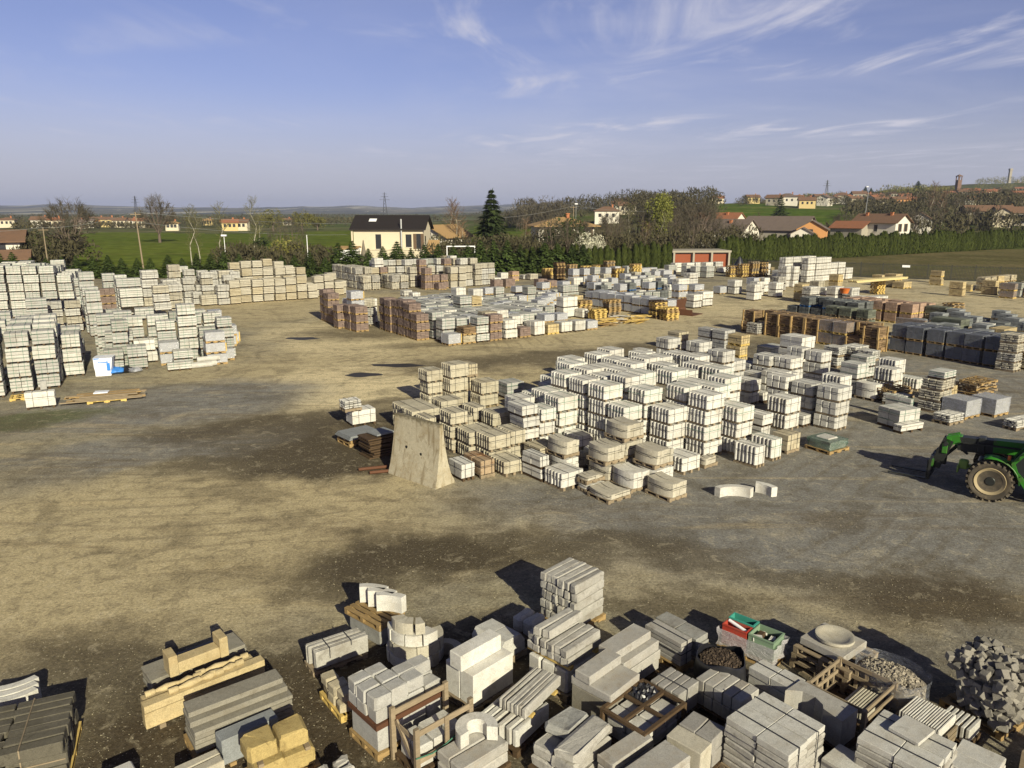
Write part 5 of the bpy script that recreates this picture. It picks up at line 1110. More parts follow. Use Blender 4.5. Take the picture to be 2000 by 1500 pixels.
    ('R','dgrey',25.66,59.24,34,1.00,1.00,0.80,(0, 1),2,6,4), ('R','dgrey',26.27,58.34,34,1.00,1.00,0.80,(1,),2,6,5), ('R','dgrey',26.87,57.45,34,1.00,1.00,0.80,(1,),2,6,6),
    ('R','dgrey',25.37,61.64,34,1.00,1.00,0.80,(0, 1),2,7,1), ('R','dgrey',25.97,60.75,34,1.00,1.00,0.80,(1,),2,7,2), ('R','dgrey',26.57,59.85,34,1.00,1.00,0.80,(1,),2,7,3),
    ('R','dgrey',27.18,58.96,34,1.00,1.00,0.80,(1,),2,7,4), ('R','dgrey',27.78,58.06,34,1.00,1.00,0.80,(1,),2,7,5), ('R','moss',24.47,55.83,34,1.10,1.00,0.75,(0, 1),2,8,1),
    ('R','moss',25.16,54.79,34,1.10,1.00,0.75,(0, 1),2,8,2), ('R','moss',25.86,53.75,34,1.10,1.00,0.75,(0, 1),2,8,3), ('R','pinkish',27.80,60.36,34,1.00,1.00,0.80,(1,),2,9,1),
    ('R','pinkish',28.47,59.37,34,1.00,1.00,0.80,(1,),2,9,2), ('R','pinkish',29.14,58.37,34,1.00,1.00,0.80,(0, 1),2,9,3), ('R','pinkish',29.81,57.38,34,1.00,1.00,0.80,(0, 1),2,9,4),
    ('R','pinkish',30.48,56.38,34,1.00,1.00,0.80,(0, 1),2,9,5), ('R','pinkish',28.79,61.03,34,1.00,1.00,0.80,(1,),2,10,1), ('R','pinkish',29.46,60.04,34,1.00,1.00,0.80,(1,),2,10,2),
    ('R','pinkish',30.81,58.05,34,1.00,1.00,0.80,(1,),2,10,4), ('R','pinkish',31.48,57.06,34,1.00,1.00,0.80,(0, 1),2,10,5), ('R','pinkish',29.79,61.71,34,1.00,1.00,0.75,(1,),2,11,1),
    ('R','pinkish',30.46,60.71,34,1.00,1.00,0.75,(1,),2,11,2), ('R','pinkish',31.13,59.72,34,1.00,1.00,0.75,(1,),2,11,3), ('R','pinkish',32.46,57.72,34,1.00,1.00,0.75,(1,),2,11,5),
    ('R','moss',32.87,56.00,34,1.10,1.60,0.70,(0, 1),2,12,2), ('R','moss',29.25,48.11,34,1.20,2.00,0.80,(1,),2,12,3), ('R','dwrap',27.07,48.44,34,0.50,2.00,0.75,(1,),2,12,4),
    ('R','dgslab',27.62,49.55,34,1.00,1.00,0.70,(1,),2,13,1), ('R','dgslab',28.43,47.47,34,1.00,1.00,0.70,(1,),2,13,3), ('R','dgslab',31.72,43.46,34,1.00,1.00,0.70,(0,),1,13,7),
    ('R','dgslab',32.29,42.61,34,1.00,1.00,0.70,(0,),1,13,8), ('R','dgslab',30.49,47.16,34,1.00,1.00,0.70,(1,),2,14,4), ('R','dgslab',31.34,46.35,34,1.00,1.00,0.70,(1,),2,14,5),
    ('R','dgslab',31.98,45.40,34,1.00,1.00,0.70,(0,),1,14,6), ('R','dgslab',32.63,44.44,34,1.00,1.00,0.70,(0, 1),2,14,7), ('R','dgslab',30.75,49.93,34,1.00,1.00,0.70,(1,),2,15,3),
    ('R','dgslab',32.12,48.08,34,1.00,1.00,0.70,(1,),2,15,5), ('R','dgslab',33.31,46.11,34,1.00,1.00,0.70,(1,),2,15,7), ('R','dgslab',30.78,52.73,34,1.00,1.00,0.70,(1,),2,16,1),
    ('R','dgslab',32.06,50.82,34,1.00,1.00,0.70,(1,),2,16,3), ('R','dgslab',33.99,47.96,34,1.00,1.00,0.70,(1,),2,16,6), ('R','dgslab',32.50,53.04,34,1.00,1.00,0.70,(1,),2,17,2),
    ('R','dgslab',34.51,50.05,34,1.00,1.00,0.70,(1,),2,17,5), ('R','dgslab',35.85,48.07,34,1.00,1.00,0.70,(1,),2,17,7), ('R','dgslab',33.15,54.93,34,1.00,1.00,0.70,(1,),2,18,1),
    ('R','dgslab',34.49,52.94,34,1.00,1.00,0.70,(0,),1,18,3), ('R','dgslab',35.16,51.94,34,1.00,1.00,0.70,(1,),2,18,4), ('R','dgslab',36.51,49.95,34,1.00,1.00,0.70,(1,),2,18,6),
    ('R','dgslab',27.25,47.32,34,1.00,1.00,0.72,(1,),2,19,1), ('R','dgslab',27.86,46.48,34,1.00,1.00,0.72,(1,),2,19,2), ('R','dgslab',28.96,44.57,34,1.00,1.00,0.72,(1,),2,19,4),
    ('R','dgslab',29.98,43.54,34,1.00,1.00,0.72,(1,),2,19,5), ('R','dgslab',30.56,42.68,34,1.00,1.00,0.72,(0,),1,19,6), ('R','dgslab',35.32,54.94,34,1.00,1.00,0.70,(0,),1,20,2),
    ('R','dgslab',35.99,53.95,34,1.00,1.00,0.70,(0, 1),2,20,3), ('R','dgslab',37.33,51.96,34,1.00,1.00,0.70,(1,),2,20,5), ('R','block',31.19,47.97,34,0.80,1.00,1.35,(0,),1,21,1),
    ('R','tanbeam',30.04,44.82,34,1.80,1.00,1.50,(0,),1,21,2), ('R','rustic',27.08,39.16,34,1.00,1.00,0.52,(0, 1, 2, 3),4,22,1), ('R','flag',28.27,39.83,34,0.80,1.00,0.70,(0, 1),2,22,2),
    ('R','block',23.23,77.69,34,1.25,1.00,0.75,(0, 1),2,23,1), ('R','block',24.97,75.83,34,1.25,1.00,0.75,(0, 1),2,23,2), ('R','block',26.64,75.14,34,1.25,1.00,0.75,(0, 1),2,23,3),
    ('R','clear',25.67,79.20,34,1.00,1.00,0.80,(0, 1),2,23,4), ('R','block',26.80,79.37,34,1.00,1.00,0.80,(0, 1),2,23,5), ('R','rustic',28.81,80.62,34,1.40,1.00,0.80,(0, 1),2,23,6),
    ('R','clear',21.80,77.98,34,1.40,1.00,0.80,(0,),1,23,7), ('R','tan',28.06,72.13,34,1.20,1.00,0.80,(0, 1),2,23,8), ('R','beam',27.99,69.74,34,1.60,1.00,0.80,(0, 1),2,23,9),
    ('R','kerb',32.42,76.97,34,1.20,1.00,0.80,(0,),1,23,10), ('R','block',30.29,69.74,34,1.40,1.00,0.80,(0, 1),2,23,11), ('R','beam',31.43,68.76,34,1.40,1.00,0.80,(0, 1),2,23,12),
    ('R','block',23.54,72.13,34,1.20,1.00,0.80,(0, 1),2,23,13), ('R','kerb',31.54,67.59,34,1.40,1.00,0.95,(0,),1,24,1), ('R','block',32.49,66.98,34,1.50,1.00,0.95,(0,),1,24,2),
    ('R','block',33.66,67.98,34,1.50,1.00,0.90,(0,),1,24,3), ('R','wide',35.87,90.78,34,1.50,1.00,0.75,(0, 1, 2, 3),4,26,1), ('R','wide',37.20,91.67,34,1.50,1.00,0.75,(0, 1, 2, 3),4,26,2),
    ('R','wide',38.52,92.57,34,1.50,1.00,0.75,(0, 1, 2, 3),4,26,3), ('R','wide',39.85,93.46,34,1.50,1.00,0.75,(1, 2),3,26,4), ('R','wide',41.18,94.36,34,1.50,1.00,0.75,(0, 1, 2),3,26,5),
    ('R','wide',42.50,95.25,34,1.50,1.00,0.75,(0, 1),2,26,6), ('R','wide',33.51,91.96,34,1.50,1.00,0.75,(2, 3),4,27,1), ('R','wide',34.83,92.85,34,1.50,1.00,0.75,(2, 3),4,27,2),
    ('R','wide',36.16,93.75,34,1.50,1.00,0.75,(0, 1, 2, 3),4,27,3), ('R','wide',37.49,94.64,34,1.50,1.00,0.75,(3,),4,27,4), ('R','wide',31.23,84.99,34,0.80,1.20,0.80,(0, 1, 2),3,28,1),
    ('R','block',32.13,89.47,34,1.30,1.20,0.80,(1,),2,28,2), ('R','wide',32.11,88.19,34,0.70,1.20,0.80,(1,),2,28,3), ('R','wide',32.15,85.11,34,1.00,1.20,0.80,(0, 1, 2),3,28,4),
    ('R','block',34.11,100.76,34,1.20,1.20,0.80,(0, 1),2,28,5), ('R','tan',36.53,105.77,34,1.00,1.20,0.80,(0,),1,28,6), ('R','tan',36.52,83.57,34,1.00,1.20,0.80,(0, 1),2,28,7),
    ('R','beam',34.72,84.35,34,1.30,1.20,0.80,(0,),1,28,8), ('R','tan',43.95,83.71,34,1.70,1.40,0.75,(0,),1,29,1), ('R','tan',43.81,85.35,34,1.50,1.40,0.75,(0, 1),2,29,2),
    ('R','tan',51.73,90.14,34,0.70,1.40,0.75,(0, 1),2,29,3), ('R','tan',50.42,87.65,34,0.60,1.40,0.75,(0,),1,29,4), ('R','tanbeam',45.83,75.76,34,0.80,1.40,0.75,(0, 1),2,29,5),
    ('R','tanbeam',50.12,77.18,34,0.80,1.40,0.75,(0, 1),2,29,6), ('R','dwrap',49.83,73.94,34,0.80,1.40,0.75,(0, 1),2,29,7), ('R','gslab',51.19,74.84,34,0.80,1.40,0.75,(0, 1),2,29,8),
    ('R','tan',49.90,80.89,34,0.60,1.40,0.75,(0,),1,29,9), ('R','tan',46.07,93.02,34,1.50,1.40,0.75,(0,),1,29,10), ('R','flag',52.98,76.14,34,1.40,1.00,0.75,(0, 1),2,30,1),
    ('R','tan',54.22,76.98,34,1.40,1.00,0.75,(1,),2,30,2), ('R','tan',52.44,73.37,34,1.40,1.00,0.75,(0, 1),2,31,1), ('R','flag',51.43,81.13,34,1.40,1.00,0.75,(0, 1),2,32,1),
    ('R','flag',52.67,81.97,34,1.40,1.00,0.75,(1,),2,32,2), ('R','tan',53.91,82.80,34,1.40,1.00,0.75,(1,),2,32,3), ('R','flag',55.16,83.64,34,1.40,1.00,0.75,(0, 1),2,32,4),
    ('R','flag',56.40,84.48,34,1.40,1.00,0.75,(0, 1),2,32,5), ('R','kerb',17.75,33.85,34,0.90,1.00,0.66,(0, 1),2,33,1), ('R','kerb',18.46,35.03,34,0.95,1.00,0.75,(0, 1),2,33,2),
    ('R','slab',16.06,33.88,34,1.00,1.00,0.78,(0, 1),2,33,3), ('R','rusticw',19.37,39.17,34,0.80,1.00,0.60,(1,),2,33,4), ('R','slab',18.32,37.62,34,0.90,1.00,0.60,(0, 1),2,33,5),
    ('R','rusticw',19.07,40.37,34,1.40,1.00,0.60,(0, 1),2,33,6), ('R','rusticw',17.98,40.31,34,0.90,1.00,0.60,(0, 1),2,33,7), ('R','slab',14.29,40.34,34,1.40,1.00,0.60,(1,),2,33,8),
    ('R','block',15.03,38.05,34,1.20,1.40,0.70,(1, 2),3,33,9), ('R','curve',16.51,32.94,34,0.90,1.00,0.80,(0,),1,34,1), ('R','slab',16.46,29.73,34,0.30,1.20,0.95,(0,),1,34,2),
    ('R','rustic',18.36,30.73,34,1.15,1.00,0.50,(0, 1, 2),3,34,3), ('R','kerb',19.66,35.01,34,0.80,1.20,0.60,(0,),1,34,4), ('R','rusticw',17.27,31.74,34,0.90,1.00,0.55,(0,),1,34,5),
]
srng = random.Random(11)
for (cl, kind, x, y, yaw, w, d, h, lvs, n, row, st) in STACKS:
    hk = srng.uniform(.93, 1.03) if cl in 'KCTLDEM' else 1.0
    h = round(h * hk, 2); x += srng.uniform(-.05, .05); y += srng.uniform(-.05, .05)
    for l in lvs:
        tier = 'on the ground' if n == 1 or l == 0 else 'top tier' if l == n - 1 else ORD[l + 1] + ' tier'
        lab = f"{KIND[kind][1]}, {tier}, {ORD[st]} stack of {ORD[row]} row {PLACE[cl][0]}"
        j = .035
        place_pack(kind, x + srng.uniform(-j, j) * (l > 0), y + srng.uniform(-j, j) * (l > 0), l * h, yaw + (2.5 if cl == 'K' else 0) + srng.uniform(-1.6, 1.6), w - srng.choice((.05, .09, .12)), d - srng.choice((.05, .09)), h, lab, f"{KIND[kind][1]}s, {PLACE[cl][1]}", srng.randrange(3), l == 0)

# ------------------------------------------------------------------ stones and pallets close to the camera
frng = random.Random(5)
def fg(name, label, cat, x, y, yaw, z=0.0, group=None):
    return empty(name, (x, y, z), R(yaw), label, cat, group)
def piece(root, name, mat, boxes, c=.012, j=.006, label=None):
    mb = MB()
    for b in boxes: mb.box(*b, c, j, frng)
    o = mb.build(name, M[mat], root)
    if label: o["label"] = label
    return o
def stones(root, name, mat, x0, y0, z0, x1, y1, z1, nx, ny, nz, gap=.01, c=.012, j=.006, jit=.012, skip=0.0):
    c *= 1.2; j = j * 1.5 + .002; jit *= 1.4; gap += .004
    for k in range(nz):
        for i in range(nx):
            for q in range(ny):
                if skip and k == nz - 1 and frng.random() < skip: continue
                ox, oy = frng.uniform(-jit, jit), frng.uniform(-jit, jit) * .4
                X0, X1 = x0 + (x1 - x0) * i / nx, x0 + (x1 - x0) * (i + 1) / nx
                Y0, Y1 = y0 + (y1 - y0) * q / ny, y0 + (y1 - y0) * (q + 1) / ny
                Z0, Z1 = z0 + (z1 - z0) * k / nz, z0 + (z1 - z0) * (k + 1) / nz
                piece(root, name, mat, [(X0 + gap / 2 + ox, Y0 + gap / 2 + oy, Z0, X1 - gap / 2 + ox, Y1 - gap / 2 + oy, Z1 - gap)], c, j)
def fpallet(root, w, d, mat='wood', z=0.0, h=.13, x0=-.03, y0=-.03):
    mb = MB(); pallet_mb(mb, w + .06, d + .06, h, frng, x0, y0, z)
    return mb.build('pallet', M[mat], root)
def fstrap(root, w, d, z0, z1, mat='strap', xs=(.3, .72), zs=()):
    mb = MB(); t, s = .018, .007
    for f in xs:
        x = w * f
        mb.box(x - t / 2, -s, z0, x + t / 2, -s + .005, z1 + s); mb.box(x - t / 2, -s, z1 + s - .004, x + t / 2, d + s, z1 + s); mb.box(x - t / 2, d + s - .005, z0, x + t / 2, d + s, z1 + s)
    for f in zs:
        z = z0 + (z1 - z0) * f
        mb.box(-s, -s - .001, z - t / 2, w + s, -s + .004, z + t / 2); mb.box(-s - .001, -s, z - t / 2, -s + .004, d + s, z + t / 2)
    mb.build('strap', M[mat], root)

# rough granite kerbs, five courses high
r = fg('rough_kerb_pack', 'tall pack of rough pale granite kerbs, open gravel behind it', 'kerb pack', 1.28, 13.64, 45)
fpallet(r, .97, .97, 'wood'); stones(r, 'granite_kerb', 'rough', 0, 0, .13, .97, .97, 1.15, 1, 6, 5, .014, .016, .010, .02)
# two courses of kerbs on a tall white block pack
r = fg('white_block_pack', 'white block pack carrying two courses of rough kerbs', 'block pack', .97, 11.57, 46)
fpallet(r, .98, .95, 'woodgrey'); stones(r, 'white_block', 'white', 0, 0, .13, .98, .95, .60, 1, 3, 1, .03, .02, .006)
r = fg('rough_kerb_pack', 'rough pale kerbs lying on yellow bearers upon a white block pack', 'kerb pack', .96, 11.58, 46, .60)
piece(r, 'bearer', 'woodyellow', [(.06, -.03, 0, .16, .99, .065), (.80, -.03, 0, .90, .99, .065)], 0, 0)
stones(r, 'granite_kerb', 'rough', 0, 0, .065, .99, .96, .40, 1, 6, 2, .012, .014, .008, .018)
stones(r, 'granite_kerb', 'rough', .02, .47, .40, 1.0, .79, .57, 1, 2, 1, .012, .014, .008, .02)
# sawn slabs
r = fg('sawn_slab_pack', 'grey sided slab pack topped by one narrow pale slab', 'slab pack', 1.61, 10.70, 46)
fpallet(r, .84, .82, 'wooddark'); piece(r, 'stone_block', 'warmgrey', [(0.01, .01, .13, .83, .81, .58)]); piece(r, 'sawn_slab', 'sawn', [(0, 0, .59, .85, .82, .75)]); piece(r, 'sawn_slab', 'sawn', [(-.03, .40, .755, .86, .73, .92)])
r = fg('sawn_slab_pack', 'stepped pack of thick pale sawn slabs on low timber', 'slab pack', 1.99, 11.61, 44)
fpallet(r, 1.0, .5, 'wooddark')
for a in ((.05, .02, .14, 1.08, .50, .33), (.0, .0, .345, 1.1, .52, .54), (-.02, .01, .555, 1.03, .54, .745), (-.10, .14, .755, .95, .53, .92)): piece(r, 'sawn_slab', 'sawn', [a])
r = fg('strapped_slab_pack', 'narrow strapped pack of pale slabs next to a dull grey pack', 'slab pack', 3.17, 12.42, 39)
fpallet(r, .34, .9, 'wood'); stones(r, 'sawn_slab', 'sawn', 0, 0, .13, .34, .9, .62, 1, 1, 5, .008, .006, .003, .006); fstrap(r, .34, .9, .13, .62, 'strap', (.5,), (.5,))
r = fg('grey_slab_pack', 'long dull grey slab pack beside the bag of dark gravel', 'slab pack', 3.54, 12.69, 40)
fpallet(r, .38, 1.05, 'woodgrey'); stones(r, 'grey_slab', 'roughgrey', 0, 0, .13, .38, 1.05, .55, 1, 2, 3, .010, .01, .006, .01)
# big bag of dark gravel
r = fg('gravel_bag', 'open black plastic bag filled with dark gravel', 'gravel bag', 3.80, 11.98, 10)
mb = MB(); prof = [(.36, 0), (.44, .08), (.46, .3), (.44, .5), (.43, .64), (.41, .66), (.40, .60)]
mb.lathe(prof[:6], 22); mb.v = [(x * (1 + .07 * math.sin(5 * math.atan2(y, x)) * (z > .3)), y * (1 + .06 * math.cos(4 * math.atan2(y, x)) * (z > .3)), z + .06 * math.sin(3 * math.atan2(y, x) + 1) * (z > .55)) for x, y, z in mb.v]
mb.f = mb.f[:-1]; mb.build('bag_skin', M['plasticblack'], r, 40)
mb = MB()
for k in range(420):
    a, q = frng.uniform(0, 6.28), math.sqrt(frng.random()) * .38; s_ = frng.uniform(.014, .032); x, y = q * math.cos(a), q * math.sin(a); z = .56 + .05 * (1 - q / .38)
    mb.m = Matrix.Translation((x, y, z)) @ Matrix.Rotation(frng.uniform(0, 3), 4, (frng.random(), frng.random(), frng.random() + .1)); mb.box(-s_, -s_ * .8, -s_ * .6, s_, s_ * .8, s_ * .6)
mb.m = Matrix.Identity(4); mb.lathe([(.02, .50), (.395, .52), (.395, .55), (.02, .60)], 18)
o = mb.build('dark_gravel', M['gravelbrown'], r); o["kind"] = "stuff"
# plastic crates wrapped on a pallet
r = fg('crate_pallet', 'pallet base with shrink film round red, teal and pale green crates', 'pallet', 4.93, 12.50, 47)
fpallet(r, .55, 1.1, 'wood'); mb = film_shell(.60, 1.14, .10, .46, frng, .10); mb.v = [(x + .28, y + .55, z) for x, y, z in mb.v]; mb.f = mb.f[:-28]; mb.build('stretch_film', M['filmwhite'], r, 30)
def crate(label, mat, x, y, z, w, d, h, yaw, parent_xy, fill=None):
    t = R(yaw); X = parent_xy[0] + x * math.cos(t) - y * math.sin(t); Y = parent_xy[1] + x * math.sin(t) + y * math.cos(t)
    q = fg('plastic_crate', label, 'crate', X, Y, yaw, z, 'open plastic crates on the wrapped pallet')
    mb = MB(); e = .02
    mb.box(0, 0, 0, w, d, e); mb.box(0, 0, e, w, e, h); mb.box(0, d - e, e, w, d, h); mb.box(0, e, e, e, d - e, h); mb.box(w - e, e, e, w, d - e, h)
    for zz in (h * .35, h * .65, h - .03): mb.box(-.012, -.012, zz, w + .012, .0, zz + .025); mb.box(-.012, .0, zz, .0, d, zz + .025)
    mb.build('crate_shell', M[mat], q)
    return q
pxy = (4.93, 12.50)
q1_ = crate('pale green plastic crate holding scrap stone pieces', 'plasticgreen', .03, .02, .14, .48, .50, .42, 47, pxy)
q2_ = crate('red plastic crate with a white tube lying in it', 'plasticred', .02, .56, .14, .25, .50, .42, 47, pxy)
q3_ = crate('teal plastic crate behind the red crate', 'plasticteal', .30, .55, .14, .24, .52, .44, 47, pxy)
def in_crate(q, x, y, z): return q.matrix_basis @ Vector((x, y, z))
mb = MB(); mb.tube((0, 0, 0), (.0, .42, .05), .035, None, 10)
p = in_crate(q2_, .12, .05, .36); o = mb.build('white_tube', M['lampwhite'], None, 40); o.location = p; o.rotation_euler = (0, 0, R(35)); tag(o, 'white plastic tube lying in the red crate', 'tube')
for k in range(6):
    mb = MB(); s_ = frng.uniform(.05, .09); mb.box(-s_, -s_ * .7, 0, s_, s_ * .7, s_ * 1.2, .01, .015, frng); o = mb.build('stone_scrap', M['white2' if k % 2 else 'wooddark'])
    p = in_crate(q1_, .10 + .14 * (k % 3), .12 + .24 * (k // 3), .27); o.location = p; o.rotation_euler = (0, 0, k); tag(o, 'small stone scrap lying in the pale green crate', 'stone scrap', 'stone scraps in the green crate')
# slab with round bowl on a pile of pallets
for k in range(3):
    o = fg('wooden_pallet', ['lowest', 'middle', 'upper'][k] + ' weathered pallet under the round stone bowl', 'pallet', 6.0 + .02 * k, 11.93 - .01 * k, 38, .155 * k, 'pallets under the stone bowl')
    fpallet(o, 1.0, 1.05, 'woodgrey', 0, .15, -.1, -.12)
r = fg('square_stone_slab', 'square pale slab under the round stone bowl', 'slab', 6.02, 12.00, 38, .465); piece(r, 'slab_block', 'sawn', [(0, 0, 0, .85, .86, .15)], .012, .004)
r = fg('stone_bowl', 'round shallow stone bowl resting on a square slab', 'bowl', 6.10, 12.58, 0, .615)
mb = MB(); mb.lathe([(.30, 0), (.35, .05), (.35, .10), (.30, .10), (.26, .075), (.10, .05), (.01, .045)], 32); mb.build('bowl_body', M['cream'], r, 40)
# open crates of battens
def batten_crate(label, x, y, yaw, w, d, h, group='open timber crates'):
    r = fg('timber_crate', label, 'crate', x, y, yaw, 0, group)
    b = MB()
    for px_, py_ in ((0, 0), (w, 0), (w, d), (0, d)): b.box(px_ - .035, py_ - .035, 0, px_ + .035, py_ + .035, h)
    b.build('corner_post', M['woodgrey'], r)
    b = MB()
    for zz in (.10, h * .55, h - .07):
        b.box(.04, -.012, zz, w - .04, .012, zz + .07); b.box(.04, d - .012, zz, w - .04, d + .012, zz + .07); b.box(-.012, .04, zz, .012, d - .04, zz + .07); b.box(w - .012, .04, zz, w + .012, d - .04, zz + .07)
    for k in range(5):
        f = (k + .7) / 5.4
        b.box(w * f - .03, d + .013, .02, w * f + .03, d + .035, h - .02); b.box(w + .013, d * f - .03, .02, w + .035, d * f + .03, h - .02)
        b.box(-.035, d * f - .03, .02, -.013, d * f + .03, h * .6)
    b.build('crate_slat', M['woodgrey'], r)
    mb = MB(); pallet_mb(mb, w, d, .09, frng, 0, 0, 0); mb.build('crate_floor', M['wooddark'], r)
    return r
def sticks(root, x0, y0, z, w, d, n, mat='white', ht=.05, lay=2):
    for k in range(n):
        yy = y0 + d * k / n
        piece(root, 'stone_strip', mat, [(x0, yy, z, x0 + w, yy + d / n * .58, z + ht * lay)], .004, .003)
r = batten_crate('timber crate with pale stone strips under its broken rails', 5.72, 10.52, 40, 1.12, .97, .62); sticks(r, .42, .12, .10, .62, .44, 9, 'cream', .07, 3)
r = batten_crate('low timber crate packed with white stone strips', 6.75, 10.12, 38, .72, .74, .36); sticks(r, .05, .05, .10, .62, .64, 16, 'white', .08, 5)
r = batten_crate('timber crate standing beyond the strapped rough slab packs, railing torn', 8.25, 8.95, 40, 1.0, .85, .6); sticks(r, .1, .1, .10, .5, .4, 6, 'oldbuff', .06, 3)
r = fg('strip_pack', 'grey and white stone strips stacked between crate and rough slabs', 'stone pack', 7.35, 10.35, 38)
fpallet(r, .45, .5, 'wooddark'); sticks(r, 0, 0, .13, .45, .5, 6, 'white2', .06, 4)
# concave slab pack and neighbours
r = fg('notched_slab', 'long pale slab pack with a concave curved notch in its side', 'slab pack', 5.22, 10.22, 38)
nt_ = [(.34 - .34 * math.cos(R(a)) * 0 + .0, 0) for a in ()]
pl = [(0, 0), (.49, 0), (.49, 1.0), (0, 1.0)] + [(.24 * math.sin(R(a)), .98 - .62 * (1 - math.cos(R(a)) * 1) / 2 - .02) for a in (20, 60, 100, 140, 165)]
mb = MB(); mb.prism(pl, .13, .64); mb.build('notched_block', M['sawn'], r); fpallet(r, .48, .98, 'wooddark')
r = fg('slab_pack', 'pale slab stack with two bands between grey pack and timber crate', 'slab pack', 4.74, 11.06, 38)
fpallet(r, .43, .85, 'wooddark'); stones(r, 'pale_slab', 'white2', 0, 0, .13, .43, .85, .62, 1, 2, 3, .008, .008, .004, .012); fstrap(r, .43, .85, .13, .62, 'strap', (.5,), ())
# big rustic slab packs
for lab, x, y, yaw, w, d in (('tall strapped pack of rough edged white slabs behind one tilted slab', 3.96, 9.11, 39, 1.03, 1.08), ('strapped rough edged white slab pack with a loose slab on top', 5.80, 8.73, 42, .98, 1.05)):
    r = fg('rough_slab_pack', lab, 'slab pack', x, y, yaw)
    fpallet(r, w, d, 'woodgrey')
    for k in range(7):
        for i in range(2):
            for q in range(2):
                e = .018
                piece(r, 'rough_slab', 'rough' if k < 6 else 'white2', [(w / 2 * i + .006 + frng.uniform(-e, e) * (i == 0), d / 2 * q + .006 + frng.uniform(-e, e) * (q == 0), .13 + .115 * k, w / 2 * (i + 1) - .006 + frng.uniform(-e, e) * (i == 1), d / 2 * (q + 1) - .006, .13 + .115 * (k + 1) - .012)], .014 if k < 6 else .006, .014 if k < 6 else .003)
    fstrap(r, w, d, .13, .935, 'strap', (.25, .76), ())
o = MB(); o.box(0, 0, 0, .5, .44, .055, .006, .002, frng); o = o.build('loose_slab', M['white2']); o.location = (5.88, 9.28, .945); o.rotation_euler = (0, 0, R(36)); tag(o, 'loose white slab lying across a strapped slab pack', 'slab')
r = fg('tilted_slab', 'pale slab with a cut corner on low packs between two rough slab packs', 'slab pack', 4.99, 9.28, 38)
fpallet(r, .42, .5, 'wooddark'); piece(r, 'stone_block', 'lgrey', [(0, 0, .13, .42, .5, .42)]); mb = MB(); mb.prism([(-.05, .1), (.12, -.04), (.46, -.04), (.46, .46), (-.05, .46)], .43, .48); mb.build('cut_slab', M['white2'], r)
r = fg('slab_pack', 'pale sawn slab pack at the corner of the rough slabs by a torn crate', 'slab pack', 6.86, 9.08, 42)
fpallet(r, .8, .6, 'wooddark'); stones(r, 'pale_slab', 'white2', 0, 0, .13, .8, .6, .5, 2, 1, 3, .008, .008, .004)
# clear bag of little cobbles
r = fg('cobble_bag', 'clear plastic bag heaped with small yellowish cobbles', 'cobble bag', 6.72, 11.62, 30)
mb = MB(); ring = [(.38 * (abs(math.cos(a)) ** .5) * (1 if math.cos(a) > 0 else -1), .56 * (abs(math.sin(a)) ** .5) * (1 if math.sin(a) > 0 else -1)) for a in [2 * math.pi * k / 26 for k in range(26)]]
lv_ = [(1.0, .0), (1.04, .2), (1.02, .45), (1.05, .68)]
b0 = mb.pts([(x * s_, y * s_, z + (frng.uniform(-.05, .05) if z > .6 else 0)) for s_, z in lv_ for x, y in ring])
for k in range(3):
    for i in range(26): mb.f.append((b0 + k * 26 + i, b0 + k * 26 + (i + 1) % 26, b0 + (k + 1) * 26 + (i + 1) % 26, b0 + (k + 1) * 26 + i))
mb.build('bag_skin', M['filmdark'], r, 40)
mb = MB()
for k in range(900):
    a, q = frng.uniform(0, 6.28), frng.random() ** .5
    x, y = .36 * q * math.cos(a), .53 * q * math.sin(a); side = frng.random() < .35
    if side:
        x, y = .365 * math.cos(a), .54 * math.sin(a); z = frng.uniform(.02, .5)
    else: z = .50 + .10 * (1 - q) + frng.uniform(-.02, .02)
    s_ = frng.uniform(.018, .03); mb.m = Matrix.Translation((x, y, z)) @ Matrix.Rotation(frng.uniform(0, 3), 4, (frng.random() - .5, frng.random() - .5, frng.random() - .4)); mb.box(-s_, -s_, -s_, s_, s_, s_, 0, .004, frng)
mb.m = Matrix.Identity(4); mb.prism([(x * .93, y * .93) for x, y in ring], .0, .50)
o = mb.build('small_cobbles', M['cobble'], r); o["kind"] = "stuff"
# netted heap of dark cubes on a pallet
r = fg('cobble_pallet', 'pallet with a tall netted heap of dark grey stone cubes', 'cobble pallet', 8.05, 10.60, 28)
fpallet(r, 1.0, 1.0, 'wood'); n_ = 0
core = MB(); core.box(.10, .10, .13, .90, .90, .98, .1); o = core.build('cobble_core', M['cobbledark'], r); o["kind"] = "stuff"
spots = []
for k in range(5000):
    x, y, z = frng.uniform(0, 1), frng.uniform(0, 1), frng.uniform(.19, 1.12)
    e = min(x, y, 1 - x, 1 - y)
    top = .98 + .12 * min(1, e / .35)
    if not ((e < .08 and z < top) or abs(z - top) < .05): continue
    if y > .75 and z < .8 or x > .85 and z < .8: continue
    if any((x - a) ** 2 + (y - b_) ** 2 + (z - c_) ** 2 < .0105 for a, b_, c_ in spots): continue
    spots.append((x, y, z))
big = MB()
for i, (x, y, z) in enumerate(spots):
    s_ = frng.uniform(.050, .076); mb = MB() if i < 96 else big
    mb.m = Matrix.Translation((x, y, z)) @ Matrix.Rotation(frng.uniform(0, 3), 4, (frng.random() - .5, frng.random() - .5, frng.random() - .5)); mb.box(-s_, -s_, -s_, s_, s_, s_, .008, .007, frng)
    if i < 96: mb.build('stone_cube', M['cobbledark'], r)
big.m = Matrix.Identity(4); o = big.build('cobble_rest', M['cobbledark'], r); o["kind"] = "stuff"
